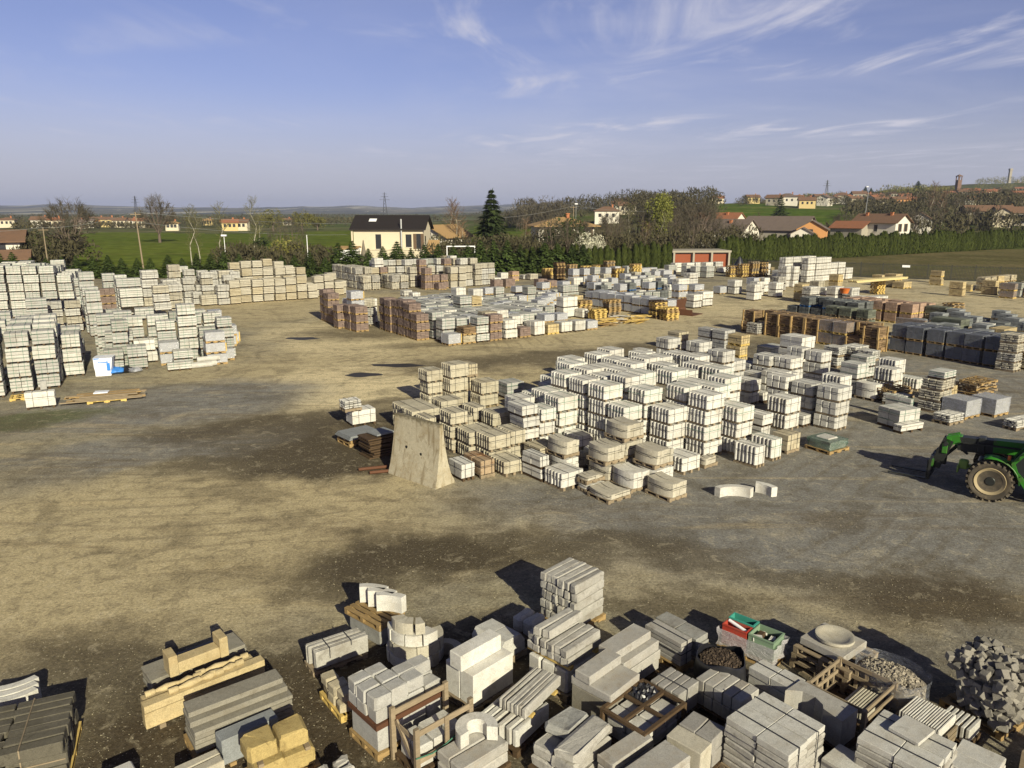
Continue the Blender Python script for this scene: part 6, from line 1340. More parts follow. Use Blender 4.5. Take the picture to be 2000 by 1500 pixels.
# packs in the shade, middle of the lot
r = fg('stone_beam_pack', 'grey stone beams lying side by side beside a pale two band slab stack', 'stone pack', 3.78, 10.73, 41)
fpallet(r, .56, .9, 'wooddark'); stones(r, 'stone_beam', 'sawn', 0, 0, .13, .56, .9, .62, 1, 5, 2, .008, .010, .004, .006)
r = fg('kerb_pack', 'low blue grey kerb pack behind the dark framed crate', 'kerb pack', 2.79, 10.90, 43)
fpallet(r, .6, .6, 'wooddark'); stones(r, 'grey_kerb', 'bluegrey', 0, 0, .13, .6, .6, .62, 1, 4, 2, .008, .010, .004, .006); fstrap(r, .6, .6, .13, .62, 'strap', (.4,), ())
r = fg('framed_stone_crate', 'dark timber frame crate with blocks and crumpled black film on top', 'crate', 2.05, 9.98, 43)
fpallet(r, 1.08, .84, 'wooddark'); stones(r, 'white_block', 'white2', .05, .05, .13, 1.03, .79, .56, 3, 2, 2, .02, .015, .006)
b = MB()
for px_, py_ in ((0, 0), (1.08, 0), (1.08, .84), (0, .84)): b.box(px_ - .03, py_ - .03, .1, px_ + .03, py_ + .03, .62)
b.box(.031, -.03, .57, 1.049, .03, .625); b.box(.031, .81, .57, 1.049, .87, .625); b.box(-.03, .031, .57, .03, .809, .625); b.box(1.05, .031, .57, 1.11, .809, .625); b.box(.031, .39, .572, 1.049, .45, .622); b.box(.51, .031, .575, .57, .389, .620); b.box(.51, .451, .575, .57, .809, .620)
b.build('timber_frame', M['wooddark'], r)
mb = MB(); n_ = 12
b0 = mb.pts([(.60 + .45 * i / n_, .44 + .38 * k / n_, .60 + frng.uniform(0, .07) * (0 < i < n_) * (0 < k < n_)) for k in range(n_ + 1) for i in range(n_ + 1)])
for k in range(n_):
    for i in range(n_): a = b0 + k * (n_ + 1) + i; mb.f.append((a, a + 1, a + n_ + 2, a + n_ + 1))
mb.build('crumpled_film', M['plasticblack'], r)
r = fg('stone_block_pack', 'half shaded block pack with a thin buff slab next to long grey slabs', 'block pack', 2.81, 9.52, 46)
fpallet(r, .8, .6, 'wooddark'); stones(r, 'grey_block', 'bluegrey', .35, 0, .13, .8, .6, .65, 1, 2, 2, .008, .012, .004); piece(r, 'buff_slab', 'cream', [(0, 0, .13, .34, .6, .62)])
r = fg('long_slab', 'long narrow grey slab pile next to the rough stone slabs', 'slab pack', 1.48, 9.32, 40); stones(r, 'grey_slab', 'sawn', 0, 0, .10, .95, .33, .6, 1, 1, 3, .010, .012, .006, .01); fpallet(r, .95, .33, 'wooddark', 0, .10)
r = fg('long_slab', 'broad brownish slab pile close by the white block pack wall of slabs', 'slab pack', 1.90, 8.84, 40); stones(r, 'brown_slab', 'sawn', 0, 0, .10, 1.0, .48, .65, 1, 1, 4, .010, .012, .006, .01); fpallet(r, 1.0, .48, 'wooddark', 0, .10)
r = fg('rough_stone_slabs', 'pack of broken rough faced thick slabs, partly shaded', 'slab pack', .92, 9.30, 48)
fpallet(r, 1.0, .85, 'wooddark'); stones(r, 'rough_slab', 'rough', 0, 0, .13, 1.0, .85, .55, 1, 2, 2, .016, .025, .022, .02); stones(r, 'rough_slab', 'rough', .0, .02, .55, 1.0, .40, .74, 1, 1, 1, .016, .03, .025, .03); stones(r, 'rough_slab', 'roughgrey', .35, .44, .55, 1.0, .85, .72, 1, 1, 1, .016, .03, .025, .02)
r = fg('kerb_pack', 'pack of kerb ends under the fluted slabs', 'kerb pack', .08, 10.20, 52)
fpallet(r, .95, .85, 'wooddark'); stones(r, 'kerbstone', 'white2', 0, 0, .13, .95, .85, .47, 1, 6, 1, .03, .02, .008, .04)
r = fg('fluted_slab_pack', 'pack of fluted narrow pale slabs on yellow wedges over kerb ends', 'slab pack', .22, 10.40, 55, .475)
piece(r, 'wedge', 'woodyellow', [(.15, -.02, 0, .25, .56, .05), (.85, -.02, 0, .95, .56, .05)], 0, 0); stones(r, 'fluted_slab', 'rough', 0, 0, .05, 1.1, .55, .25, 1, 7, 1, .006, .014, .008, .012)
# white blocks
r = fg('white_block_pack', 'two big smooth white blocks with one long block laid on top', 'block pack', -.66, 11.23, 46)
fpallet(r, .96, .72, 'woodgrey')
piece(r, 'white_block', 'white', [(0, 0, .13, .98, .35, .75)], .012, .003); piece(r, 'white_block', 'white', [(0, .36, .13, .96, .72, .75)], .012, .003); piece(r, 'white_block', 'white', [(-.08, .22, .755, .90, .52, 1.06)], .012, .003)
r = fg('coping_block_pack', 'pale blocks with sloping tops behind the big white blocks', 'block pack', -.21, 12.55, 46)
fpallet(r, .68, .8, 'woodgrey')
for q in (0, .41):
    mb = MB(); mb.m = Matrix.Rotation(R(90), 4, 'X') @ Matrix.Identity(4); mb.m = Matrix(((1, 0, 0, 0), (0, 0, 1, q), (0, 1, 0, .13), (0, 0, 0, 1))); mb.prism([(0, 0), (.66, 0), (.66, .22), (.55, .38), (.1, .40), (0, .28)], 0, .39); mb.f = [f[::-1] for f in mb.f]; mb.build('coping_block', M['white2'], r)
r = fg('coping_block_pack', 'pale block pack wholly in the shade of the tall rough kerbs', 'block pack', .37, 13.32, 46)
fpallet(r, .5, .55, 'woodgrey'); stones(r, 'coping_block', 'white2', 0, 0, .13, .5, .55, .5, 1, 2, 1, .01, .05, .01)
# two tiers of grey kerbs with a timber frame between
r = fg('grey_kerb_stack', 'two tier stack of grey kerbs split by a brown timber frame', 'kerb pack', -2.12, 10.13, 43)
fpallet(r, 1.28, .8, 'wood'); stones(r, 'grey_kerb', 'lgrey', 0, 0, .13, 1.26, .8, .55, 4, 1, 1, .010, .015, .006, .015)
piece(r, 'timber_frame', 'rust', [(-.03, -.03, .555, 1.3, .05, .645), (-.03, .75, .555, 1.3, .83, .645), (-.03, .055, .56, .05, .745, .64), (1.22, .055, .56, 1.3, .745, .64)], 0, 0)
stones(r, 'grey_kerb', 'lgrey', -.02, 0, .65, 1.28, .82, 1.12, 4, 3, 2, .010, .015, .008, .02, .15)
r = fg('buff_stone_pack', 'narrow buff stone pile on a yellow pallet beside the two tier kerbs', 'stone pack', -2.90, 11.04, 38)
fpallet(r, .3, .82, 'woodyellow'); stones(r, 'buff_stone', 'buff', 0, 0, .13, .3, .82, .5, 1, 3, 2, .012, .02, .012, .02)
r = fg('white_kerb_pack', 'four long white kerbs strapped side by side', 'kerb pack', -3.71, 12.33, 35)
fpallet(r, 1.05, .42, 'woodgrey', 0, .1); stones(r, 'white_kerb', 'rough', 0, 0, .10, 1.08, .42, .48, 1, 4, 1, .008, .015, .006, .03); fstrap(r, 1.08, .42, .1, .48, 'strap', (.3, .7), ())
r = fg('grey_block_pack', 'flat grey stone under the pallet of white curved kerbs', 'block pack', -2.62, 13.28, 50); piece(r, 'grey_block', 'roughgrey', [(0, 0, .0, .6, 1.0, .34)], .02, .01)
r = fg('wooden_pallet', 'brown pallet bearing three white curved kerbs', 'pallet', -2.64, 13.30, 50, .345); fpallet(r, .62, 1.05, 'wood', 0, .14)
for k in range(3):
    mb = MB(); mb.arc(0, 0, .75, .90, 20, 62, 0, .36, 12); o = mb.build('curved_kerb', M['white'], None, 40)
    t = R(50); lx, ly = .62 - .75 - .05, .28 + .27 * k - .42
    o.location = (-2.64 + lx * math.cos(t) - ly * math.sin(t) + .0, 13.30 + lx * math.sin(t) + ly * math.cos(t), .487); o.rotation_euler = (0, 0, R(50 - 12))
    tag(o, 'white curved kerb standing ' + ['over the near end', 'in the middle', 'over the far end'][k] + ' of the brown pallet', 'curved kerb', 'white curved kerbs on the brown pallet')
r = fg('curved_kerb_stack', 'half round stack of white curved kerbs in four courses', 'kerb stack', -1.88, 13.02, 0)
for k, (ra, rb, a0, a1) in enumerate(((.28, .56, 150, 400), (.28, .54, 165, 395), (.26, .52, 175, 330), (.24, .48, 200, 300))):
    for i in range(4):
        mb = MB(); u0, u1 = a0 + (a1 - a0) * i / 4 + 1.5, a0 + (a1 - a0) * (i + 1) / 4 - 1.5; mb.arc(frng.uniform(-.02, .02), frng.uniform(-.02, .02), ra, rb, u0, u1, .02 + .235 * k, .02 + .235 * (k + 1) - .01, 6); mb.build('curved_kerb', M['white' if k % 2 == 0 else 'cream'], r, 40)
r = fg('stone_ring', 'open pale stone ring lying beside the half round kerb stack', 'stone ring', -1.30, 12.86, 0)
mb = MB(); mb.arc(0, 0, .17, .33, -60, 230, 0, .26, 26); mb.build('ring_body', M['cream'], r, 40)
# broken timber crate with stone inside
r = fg('timber_crate', 'tall open timber frame crate with green cord before the two tier kerbs', 'crate', -1.44, 9.69, 42)
b = MB()
for px_, py_, hh in ((0, 0, .92), (1.04, 0, .95), (1.04, .66, .90), (0, .66, .93)): b.box(px_ - .04, py_ - .03, 0, px_ + .04, py_ + .03, hh)
b.build('corner_post', M['woodgrey'], r)
b = MB(); b.box(.041, -.03, .78, .999, -.01, .88); b.box(.041, .64, .78, .999, .66, .88); b.box(.02, .031, .62, .04, .629, .70); b.box(.041, -.028, .30, .999, -.008, .40); b.box(.50, -.052, .1, .58, -.0305, .9); b.beam((.03, .05, .15), (.03, .6, .72), .03, .08); b.build('crate_rail', M['woodgrey'], r)
mb = MB(); pallet_mb(mb, 1.04, .66, .12, frng, 0, 0, 0); mb.build('crate_floor', M['wooddark'], r); stones(r, 'pale_block', 'white2', .08, .06, .12, .96, .58, .52, 3, 2, 1, .02, .015, .006)
mb = MB(); ps = [(-.05, -.045, .45), (.25, -.06, .40), (.5, -.07, .44), (.8, -.06, .52), (1.09, -.045, .55)]
for a, c_ in zip(ps, ps[1:]): mb.tube(a, c_, .011, None, 5)
mb.build('cord', M['strapgreen'], r)
r = fg('round_slab', 'flat grey slab pack bearing a white arched block', 'slab pack', -.76, 9.35, 42); stones(r, 'grey_slab', 'sawn', 0, 0, .10, .95, .60, .48, 1, 2, 2, .01, .015, .006); fpallet(r, .95, .6, 'wooddark', 0, .1)
r = fg('arched_block', 'white curved block standing like an arch on a grey slab', 'curved block', -.55, 10.02, 20, .482); mb = MB(); mb.arc(0, 0, .16, .33, -25, 205, 0, .24, 20); mb.build('arch_body', M['white'], r, 40)
# left edge: dark planks, white block, carved tan stone, grey beams
r = fg('dark_post_pack', 'wide pack of dark weathered stone posts on a yellow pallet', 'stone pack', -8.25, 9.02, 23)
fpallet(r, 1.62, 1.32, 'woodyellow'); stones(r, 'stone_post', 'oldpost', 0, 0, .13, 1.62, 1.32, .75, 2, 7, 3, .008, .01, .006, .03); fstrap(r, 1.62, 1.32, .13, .75, 'woodgrey', (.2, .65), (.5,))
r = fg('white_block_pack', 'white stone pack before the dark stone posts', 'block pack', -7.75, 8.55, 20); fpallet(r, .8, .5, 'woodyellow'); stones(r, 'white_block', 'white2', 0, 0, .13, .8, .5, .6, 1, 4, 1, .012, .03, .006)
r = fg('curved_kerb_pack', 'white curved kerbs nested behind the dark stone posts', 'kerb pack', -8.75, 11.0, 30)
for k in range(3):
    mb = MB(); mb.m = Matrix.Translation((0, .19 * k, 0)); mb.arc(.2, .75, .72, .86, 245, 300, .02, .45, 8); mb.build('curved_kerb', M['white'], r, 40)
r = fg('carved_stone_beam', 'pair of long yellow moulded stone beams bearing balusters', 'stone beam', -6.09, 10.75, 41)
mb = MB(); mb.m = Matrix(((0, 0, 1, 0), (1, 0, 0, 0), (0, 1, 0, 0), (0, 0, 0, 1))); mb.prism([(0, .08), (.03, .10), (.03, .34), (0, .38), (0, .50), (.19, .50), (.19, .08)], 0, 2.06); mb.build('moulded_beam', M['tan'], r)
mb = MB(); mb.m = Matrix(((0, 0, 1, .05), (1, 0, 0, .205), (0, 1, 0, 0), (0, 0, 0, 1))); mb.prism([(0, .08), (0, .46), (.21, .46), (.21, .08)], 0, 1.9); mb.build('moulded_beam', M['tan'], r)
piece(r, 'bearer', 'woodgrey', [(.2, -.02, 0, .3, .45, .078), (1.6, -.02, 0, 1.7, .45, .078)], 0, 0)
bal = [(.055, 0), (.055, .14), (.028, .17), (.04, .22), (.066, .34), (.05, .46), (.028, .56), (.04, .60), (.066, .70), (.03, .78), (.055, .80), (.055, .92)]
for k, (ax, ay) in enumerate(((.10, .30), (.42, .10), (.95, .33), (.80, .12))):
    mb = MB(); mb.lathe(bal, 10, 'x'); o = mb.build('baluster', M['tan'], None, 50); t = R(41)
    o.location = (-6.09 + ax * math.cos(t) - ay * math.sin(t), 10.75 + ax * math.sin(t) + ay * math.cos(t), .545 if k in (1, 3) else .53); o.rotation_euler = (0, 0, t + frng.uniform(-.05, .05))
    tag(o, 'turned yellow stone baluster, ' + ['outer one at the low end', 'inner one beside the beam edge', 'one against the trough', 'one farther along the beam'][k], 'baluster', 'balusters lying on the carved beams')
r = fg('grey_slab', 'thin grey slab pile under the yellow stone trough', 'slab pack', -6.45, 11.72, 42); stones(r, 'slab_layer', 'warmgrey', 0, 0, .02, 1.75, .6, .33, 1, 1, 4, .008, .01, .004, .012)
r = fg('stone_trough', 'yellow stone bench block with raised ends on the grey slabs', 'stone bench', -6.12, 11.78, 42, .335)
piece(r, 'bench_body', 'tan', [(.16, .03, 0, .90, .30, .22)]); piece(r, 'bench_end', 'tan', [(0, 0, 0, .155, .36, .40)]); piece(r, 'bench_end', 'tan', [(.905, 0, 0, 1.06, .36, .40)])
r = fg('grey_beam_pack', 'long stack of grey stepped stone beams on a pallet', 'stone pack', -5.0, 10.09, 37)
fpallet(r, 1.55, .6, 'wood'); stones(r, 'stone_beam', 'warmgrey', 0, 0, .13, 1.6, .62, .52, 1, 1, 5, .006, .01, .004, .02); piece(r, 'stone_beam', 'warmgrey', [(0, .14, .525, 1.58, .62, .62)]); piece(r, 'stone_beam', 'warmgrey', [(.02, .26, .625, 1.55, .62, .72)])
r = fg('grey_block', 'smooth blue grey block in the shade of the long grey beams', 'stone block', -4.50, 9.93, 40); piece(r, 'block_body', 'mgrey', [(0, 0, .06, .92, .29, .5)]); piece(r, 'bearer', 'wood', [(.1, -.01, 0, .2, .3, .055), (.7, -.01, 0, .8, .3, .055)], 0, 0)
r = fg('yellow_stone_pack', 'yellow split stone blocks in two layers on a pallet', 'stone pack', -3.84, 9.38, 32)
fpallet(r, .98, .5, 'wood'); stones(r, 'yellow_block', 'yellow', 0, 0, .13, .98, .5, .44, 2, 1, 1, .012, .03, .02, .02); piece(r, 'bearer', 'woodgrey', [(.1, 0, .445, .18, .5, .50), (.8, 0, .445, .88, .5, .50)], 0, 0); stones(r, 'yellow_block', 'yellow', -.04, .02, .505, .9, .48, .80, 2, 1, 1, .012, .035, .02, .02)
r = fg('low_slab_pack', 'low pale slab pile before the yellow split blocks', 'slab pack', -4.84, 9.23, 42); stones(r, 'pale_slab', 'cream', 0, 0, .05, .66, .35, .42, 1, 2, 2, .01, .012, .006); 
r = fg('pale_block', 'single pale block near the dark stone posts, open dirt around it', 'stone block', -5.95, 9.12, 42); piece(r, 'block_body', 'white2', [(0, 0, .0, .5, .3, .40)], .02, .008)
r = fg('rough_block_pack', 'rough white stones beside the yellow split blocks', 'stone pack', -2.72, 9.16, 42); stones(r, 'rough_stone', 'rough', 0, 0, .0, .55, .4, .42, 2, 2, 2, .01, .03, .02, .02)

# ------------------------------------------------------------------ other things in the yard
yr = random.Random(8)
# cast concrete wall element (flared foot on both sides)
r = empty('concrete_wall_element', (-4.12, 23.42, 0), R(-41), 'big flared concrete wall element standing free, stained brown', 'concrete wall')
mb = MB(); prof = [(0, 0), (.015, .10), (.09, .35), (.17, .75), (.24, 1.2), (.285, 1.6), (.30, 2.02), (.45, 2.02), (.465, 1.6), (.51, 1.2), (.59, .75), (.70, .35), (.83, .10), (.86, 0)]
nseg = 10; L_ = 2.28; vs_ = []
for i in range(nseg + 1):
    for (t_, z) in prof: vs_.append((L_ * i / nseg - (L_ * i / nseg - L_ / 2) * .03 * z, t_, z))
b0 = mb.pts(vs_); k_ = len(prof)
for i in range(nseg):
    for q in range(k_): mb.f.append((b0 + i * k_ + q, b0 + (i + 1) * k_ + q, b0 + (i + 1) * k_ + (q + 1) % k_, b0 + i * k_ + (q + 1) % k_))
mb.f.append(tuple(b0 + q for q in range(k_))); mb.f.append(tuple(b0 + nseg * k_ + k_ - 1 - q for q in range(k_)))
mb.build('wall_body', M['concrete'], r, 40)
for (x, z, yy) in ((.72, 1.02, .20), (1.42, .92, .19)):
    mb = MB(); mb.tube((x, yy, z), (x, yy + .03, z), .05, None, 10); mb.build('lifting_hole_shade', M['darkmetal'], r)  # solid dark disc, the shade inside the hole put into its colour
# grey slabs on pallets, boards, pipes
for k, (z, lab) in enumerate(((0, 'lower empty pallet under grey slabs by the concrete wall element'), (.15, 'upper pallet carrying thin grey slabs by the concrete wall element'))):
    o = empty('wooden_pallet', (-5.98 + .05 * k, 26.12, z), R(40 + 2 * k), lab, 'pallet', 'pallets under the thin grey slabs'); mb = MB(); pallet_mb(mb, 1.15, 1.0, .145, yr, 0, 0, 0); mb.build('pallet_boards', M['wood'], o)
r = empty('thin_slab_pile', (-5.95, 26.08, .30), R(41), 'pile of thin grey slabs lying on two pallets', 'slab pile')
for k in range(3): mb = MB(); mb.box(-.05 + .03 * k, -.05, .05 * k, 1.25, 1.05 - .04 * k, .05 * k + .044); mb.build('thin_slab', M['mgrey'], r)
r = empty('pallet_scrap', (-4.9, 24.75, 0), R(38), 'dark stack of old boards in the shade of the wall element', 'board stack')
for k in range(9): mb = MB(); mb.box(yr.uniform(-.1, .1), yr.uniform(0, .1), .085 * k, 1.2 + yr.uniform(-.1, .1), .9, .085 * k + .05); mb.build('board_layer', M['wooddark'], r)
o = MB(); o.box(0, 0, 0, .75, .7, .05); o = o.build('thin_slab', M['mgrey']); o.location = (-4.75, 25.05, .775); o.rotation_euler = (0, 0, R(44)); tag(o, 'grey slab lying on the dark board stack', 'slab')
for k, (x, y) in enumerate(((-5.15, 23.62), (-4.72, 23.30))):
    mb = MB(); mb.tube((0, 0, .06), (.95, .30, .06), .055, None, 12); o = mb.build('rusty_pipe', M['rust'], None, 40); o.location = (x, y, 0); tag(o, ['longer', 'shorter'][k] + ' rusty pipe lying by the concrete wall element, ' + ['behind', 'in front'], 'pipe', 'rusty pipes by the wall element') if False else tag(o, ['rusty pipe farther from the wall element foot', 'rusty pipe close to the wall element foot'][k], 'pipe', 'rusty pipes by the wall element')
place_pack('rusticw', -6.62, 28.45, .705, 34, .72, .62, .48, 'rough white stones on a pallet over the lone smooth white block', 'packs beside the concrete wall element', 1, False)
# two curved kerbs lying on the gravel
for k, (x, y, a0, a1, rr, lab) in enumerate(((6.75, 20.72, 45, 128, .88, 'long white curved kerb lying alone on the gravel'), (7.35, 21.15, 15, 70, .78, 'short white curved kerb lying alone on the gravel'))):
    mb = MB(); mb.arc(0, 0, rr - .2, rr, a0, a1, 0, .30, 14); o = mb.build('curved_kerb', M['white'], None, 40); o.location = (x, y, 0); tag(o, lab, 'curved kerb')
# green wrapped pack
r = empty('green_wrapped_pack', (11.55, 26.0, 0), R(32), 'low stone pack under green film on a pallet, near the telehandler', 'stone pack')
mb = MB(); pallet_mb(mb, 1.15, 1.05, .13, yr); mb.build('pallet', M['wood'], r)
mb = MB(); rows(mb, .95, .85, .13, .42, 2, 2, 2, .01, .02, .01, rng=yr); mb.box(-.3, -.25, .41, .25, .3, .50, .03); mb.build('stone_load', M['white2'], r); mb = film_shell(1.0, .92, .13, .45, yr, .09); mb.build('stretch_film', M['filmgreen'], r, 30)
# wrapped packs and stones around the telehandler
place_pack('clear', 18.9, 29.85, 0, 30, 1.1, 1.0, .82, 'big clear wrapped grey pack beyond the telehandler boom', 'wrapped packs near the telehandler', 1, True)
place_pack('clear', 20.35, 30.2, 0, 30, 1.1, 1.0, .80, 'clear wrapped pack behind the other, nearer to the piled racks', 'wrapped packs near the telehandler', 1, True)
place_pack('rusticw', 17.75, 28.95, 0, 30, 1.0, .75, .46, 'low pack of big rough stones on a pallet', 'packs near the telehandler', 0, True)
place_pack('rusticw', 19.95, 28.2, 0, 26, 1.35, .55, .45, 'long low pack of rough faced stones by the telehandler cab', 'packs near the telehandler', 2, True)
place_pack('block', 15.2, 27.85, 0, 24, 1.25, .35, .36, 'low step of white slabs before a strapped white slab pack', 'packs near the telehandler', 0, True)
place_pack('slab', 15.35, 28.35, 0, 24, 1.2, 1.0, .82, 'strapped white slab pack behind a low step of slabs', 'packs near the telehandler', 0, True)
place_pack('tan', 19.6, 32.6, 0, 32, 1.0, .9, .75, 'wrapped tan pack between rough stones and timber racks', 'packs near the telehandler', 0, True)
place_pack('slab', 18.35, 30.75, 1.5, 34, 1.0, .7, .36, 'grey slab stack on top of the rough white stone tower', 'packs near the telehandler', 0, False)
for (x, y, n_, lab) in ((21.6, 33.6, 7, 'tangled pile of brown timber racks beyond the wrapped packs'), (17.6, 33.2, 5, 'pile of broken brown boards behind the rough stone tower'), (39.0, 65.4, 5, 'dark heap of broken boards on open gravel by the slate slabs')):
    r = empty('board_heap', (x, y, 0), R(30), lab, 'board heap')
    for k in range(n_):
        mb = MB(); mb.m = Matrix.Translation((yr.uniform(-.1, .1), yr.uniform(-.1, .1), .13 * k)) @ Matrix.Rotation(yr.uniform(-.15, .15), 4, 'Z') @ Matrix.Rotation(yr.uniform(-.04, .04), 4, 'X'); pallet_mb(mb, 1.5, 1.0, .12, yr); mb.build('old_pallet', M['woodgrey' if k % 2 else 'wood'], r)
# white bulk bag, sacks, planks, rolls on the left side
r = empty('bulk_bag', (-21.75, 38.75, 0), R(18), 'white woven bulk bag with blue print next to the slab packs', 'bulk bag')
mb = MB(); n_ = 7; vs_ = []
for i in range(n_):
    f = i / (n_ - 1); s_ = .36 + .09 * f
    for (a, b_) in ((-1, -1), (-.33, -1.06), (.33, -1.05), (1, -1), (1.05, -.3), (1.04, .3), (1, 1), (.3, 1.05), (-.3, 1.04), (-1, 1), (-1.04, .3), (-1.05, -.3)):
        vs_.append((a * s_ + yr.uniform(-.018, .018) + .05 * f, b_ * s_ + yr.uniform(-.018, .018), .98 * f))
b0 = mb.pts(vs_)
for i in range(n_ - 1):
    for q in range(12): mb.f.append((b0 + i * 12 + q, b0 + i * 12 + (q + 1) % 12, b0 + (i + 1) * 12 + (q + 1) % 12, b0 + (i + 1) * 12 + q))
mb.f.append(tuple(b0 + (n_ - 1) * 12 + q for q in range(12))); mb.build('bag_body', M['plasticwhite'], r, 40)
mb = MB(); mb.box(-.18, -.462, .72, .30, -.456, .79); mb.box(.22, -.462, .30, .38, -.456, .70); mb.box(-.36, -.478, .92, .1, -.470, .97); mb.build('blue_print', M['plasticblue'], r)
for (x, y, mt, s_, lab) in ((-21.25, 38.95, 'plasticblue', .42, 'crumpled blue plastic sack on the ground before strapped slabs'), (-20.85, 39.25, 'plasticblack', .36, 'crumpled black sack between blue and clear sacks'), (-20.45, 39.3, 'film', .34, 'crumpled clear film ball on the ground')):
    mb = MB(); n_ = 12
    vs_ = []
    for i in range(6):
        for q in range(n_):
            a = 2 * math.pi * q / n_; rr = s_ * math.sin(math.pi * (.08 + .84 * i / 5)) * yr.uniform(.75, 1.2); vs_.append((rr * math.cos(a) * 1.25, rr * math.sin(a), max(0, s_ * .95 * i / 5 * yr.uniform(.7, 1.1))))
    b0 = mb.pts(vs_)
    for i in range(5):
        for q in range(n_): mb.f.append((b0 + i * n_ + q, b0 + i * n_ + (q + 1) % n_, b0 + (i + 1) * n_ + (q + 1) % n_, b0 + (i + 1) * n_ + q))
    mb.f.append(tuple(b0 + 5 * n_ + q for q in range(n_)))
    o = mb.build('plastic_sack', M[mt], None, 60); o.location = (x, y, 0); tag(o, lab, 'sack')
r = empty('plank_stack', (-18.6, 33.1, 0), R(24), 'low stack of long brown planks and battens on one pallet', 'plank stack')
mb = MB(); pallet_mb(mb, 1.6, .8, .13, yr); mb.build('pallet', M['woodyellow'], r)
for k in range(24):
    mb = MB(); z = .13 + .062 * (k // 6); y = -.42 + .15 * (k % 6); l = yr.uniform(2.2, 3.4); x = yr.uniform(-.25, .25); mb.m = Matrix.Rotation(yr.uniform(-.03, .03), 4, 'Z'); mb.box(x - l / 2, y, z, x + l / 2, y + .12, z + .045); mb.build('plank', M['wood' if k % 3 else 'woodgrey'], r)
o = MB(); o.box(-.3, -.22, 0, .3, .22, .05, .01, .01, yr); o = o.build('folded_sheet', M['plasticwhite']); o.location = (-18.9, 33.2, .375); o.rotation_euler = (0, 0, .3); tag(o, 'folded white sheet lying on the plank stack', 'sheet')
o = empty('wooden_pallet', (-22.75, 33.6, 0), R(29), 'pale empty pallet half under the grey slab tower', 'pallet'); mb = MB(); pallet_mb(mb, 1.1, .9, .14, yr); mb.build('pallet_boards', M['woodyellow'], o)
o = MB(); o.box(-.13, -.14, 0, .13, .14, .40, .03, .03, yr); o = o.build('loose_block', M['lgrey']); o.location = (-20.75, 32.0, .805); o.rotation_euler = (0, 0, .7); tag(o, 'loose stone standing on the small white block pack', 'stone')
for k in range(3):
    mb = MB(); mb.tube((-.6, 0, .15), (.6, 0, .15), .15, None, 10); o = mb.build('wrapped_roll', M['film' if k == 9 else 'white2'], None, 40); o.location = (-17.35 + .12 * k, 40.55 + .33 * k - (.16 if k == 2 else 0), .27 if k == 2 else 0); o.rotation_euler = (0, 0, R(31)); tag(o, ['nearer white wrapped roll', 'farther white wrapped roll', 'upper white wrapped roll'][k] + ' beside the film wrapped slabs', 'roll', 'wrapped rolls lying by the slabs')
# stacks of empty pallets, each pallet a thing of its own
PM = {}
for wname in ('wood', 'woodyellow', 'woodgrey', 'wooddark'):
    mb = MB(); pallet_mb(mb, 1.2, .9, .145, yr); PM[wname] = mb.mesh('pallet_boards', M[wname])
pal_proto = {w: None for w in PM}
def pallet_stack(x, y, n, woods, where, yaw=30):
    for k in range(n):
        w = yr.choice(woods); o = bpy.data.objects.new('wooden_pallet', PM[w]); COL.objects.link(o)
        o.location = (x + yr.uniform(-.06, .06), y + yr.uniform(-.06, .06), .147 * k); o.rotation_euler = (0, 0, R(yaw + yr.uniform(-5, 5)))
        tag(o, f"{dict(wood='brown', woodyellow='yellow', woodgrey='weathered', wooddark='dark')[w]} empty pallet, {'lowest' if k == 0 else 'topmost' if k == n - 1 else ORD[k + 1] + ' from the ground'}, {where}", 'pallet', 'empty pallets piled ' + where)
WW = ['wood', 'woodyellow', 'wood', 'woodgrey']
for (x, y, n, woods, where) in ((4.6, 97.2, 9, ['woodyellow', 'wood'], 'pile alone before the thuja hedge'), (5.9, 93.6, 16, ['wood', 'wooddark'], 'tallest pile before the hedge'), (7.8, 98, 12, ['woodgrey', 'wood'], 'pile next to the tallest'),
        (9.6, 97.4, 11, WW, 'third pile along the hedge'), (11.1, 97.0, 12, WW, 'fourth pile along the hedge'), (12.4, 96.0, 16, WW, 'fifth pile along the hedge'), (13.2, 93.2, 11, ['woodyellow', 'wood'], 'pile by the long board'), (14.9, 90.4, 16, ['woodyellow', 'wood'], 'yellow pile beside wrapped slabs'),
        (5.9, 61.6, 9, ['woodyellow', 'wood'], 'pile behind white blocks'), (6.9, 59.5, 6, ['woodyellow'], 'low yellow pile by waste boards'), (8.2, 60.9, 10, WW, 'pile beside the low yellow one'), (11.9, 60.3, 10, ['wood', 'wooddark', 'woodyellow'], 'pile before the wrapped row'), (12.6, 59.2, 7, ['wood', 'woodyellow'], 'small pile before the wrapped row'),
        (29.2, 99.5, 10, WW, 'first pile by the railing'), (30.6, 99.0, 12, ['woodyellow', 'wood'], 'second pile by the railing'), (31.9, 99.0, 14, WW, 'third pile by the railing'), (33.3, 99.6, 13, ['wooddark', 'wood'], 'dark pile by the railing'), (38.6, 78.6, 10, ['woodyellow'], 'pile under the timber bundle')):
    pallet_stack(x, y, n, woods, where)
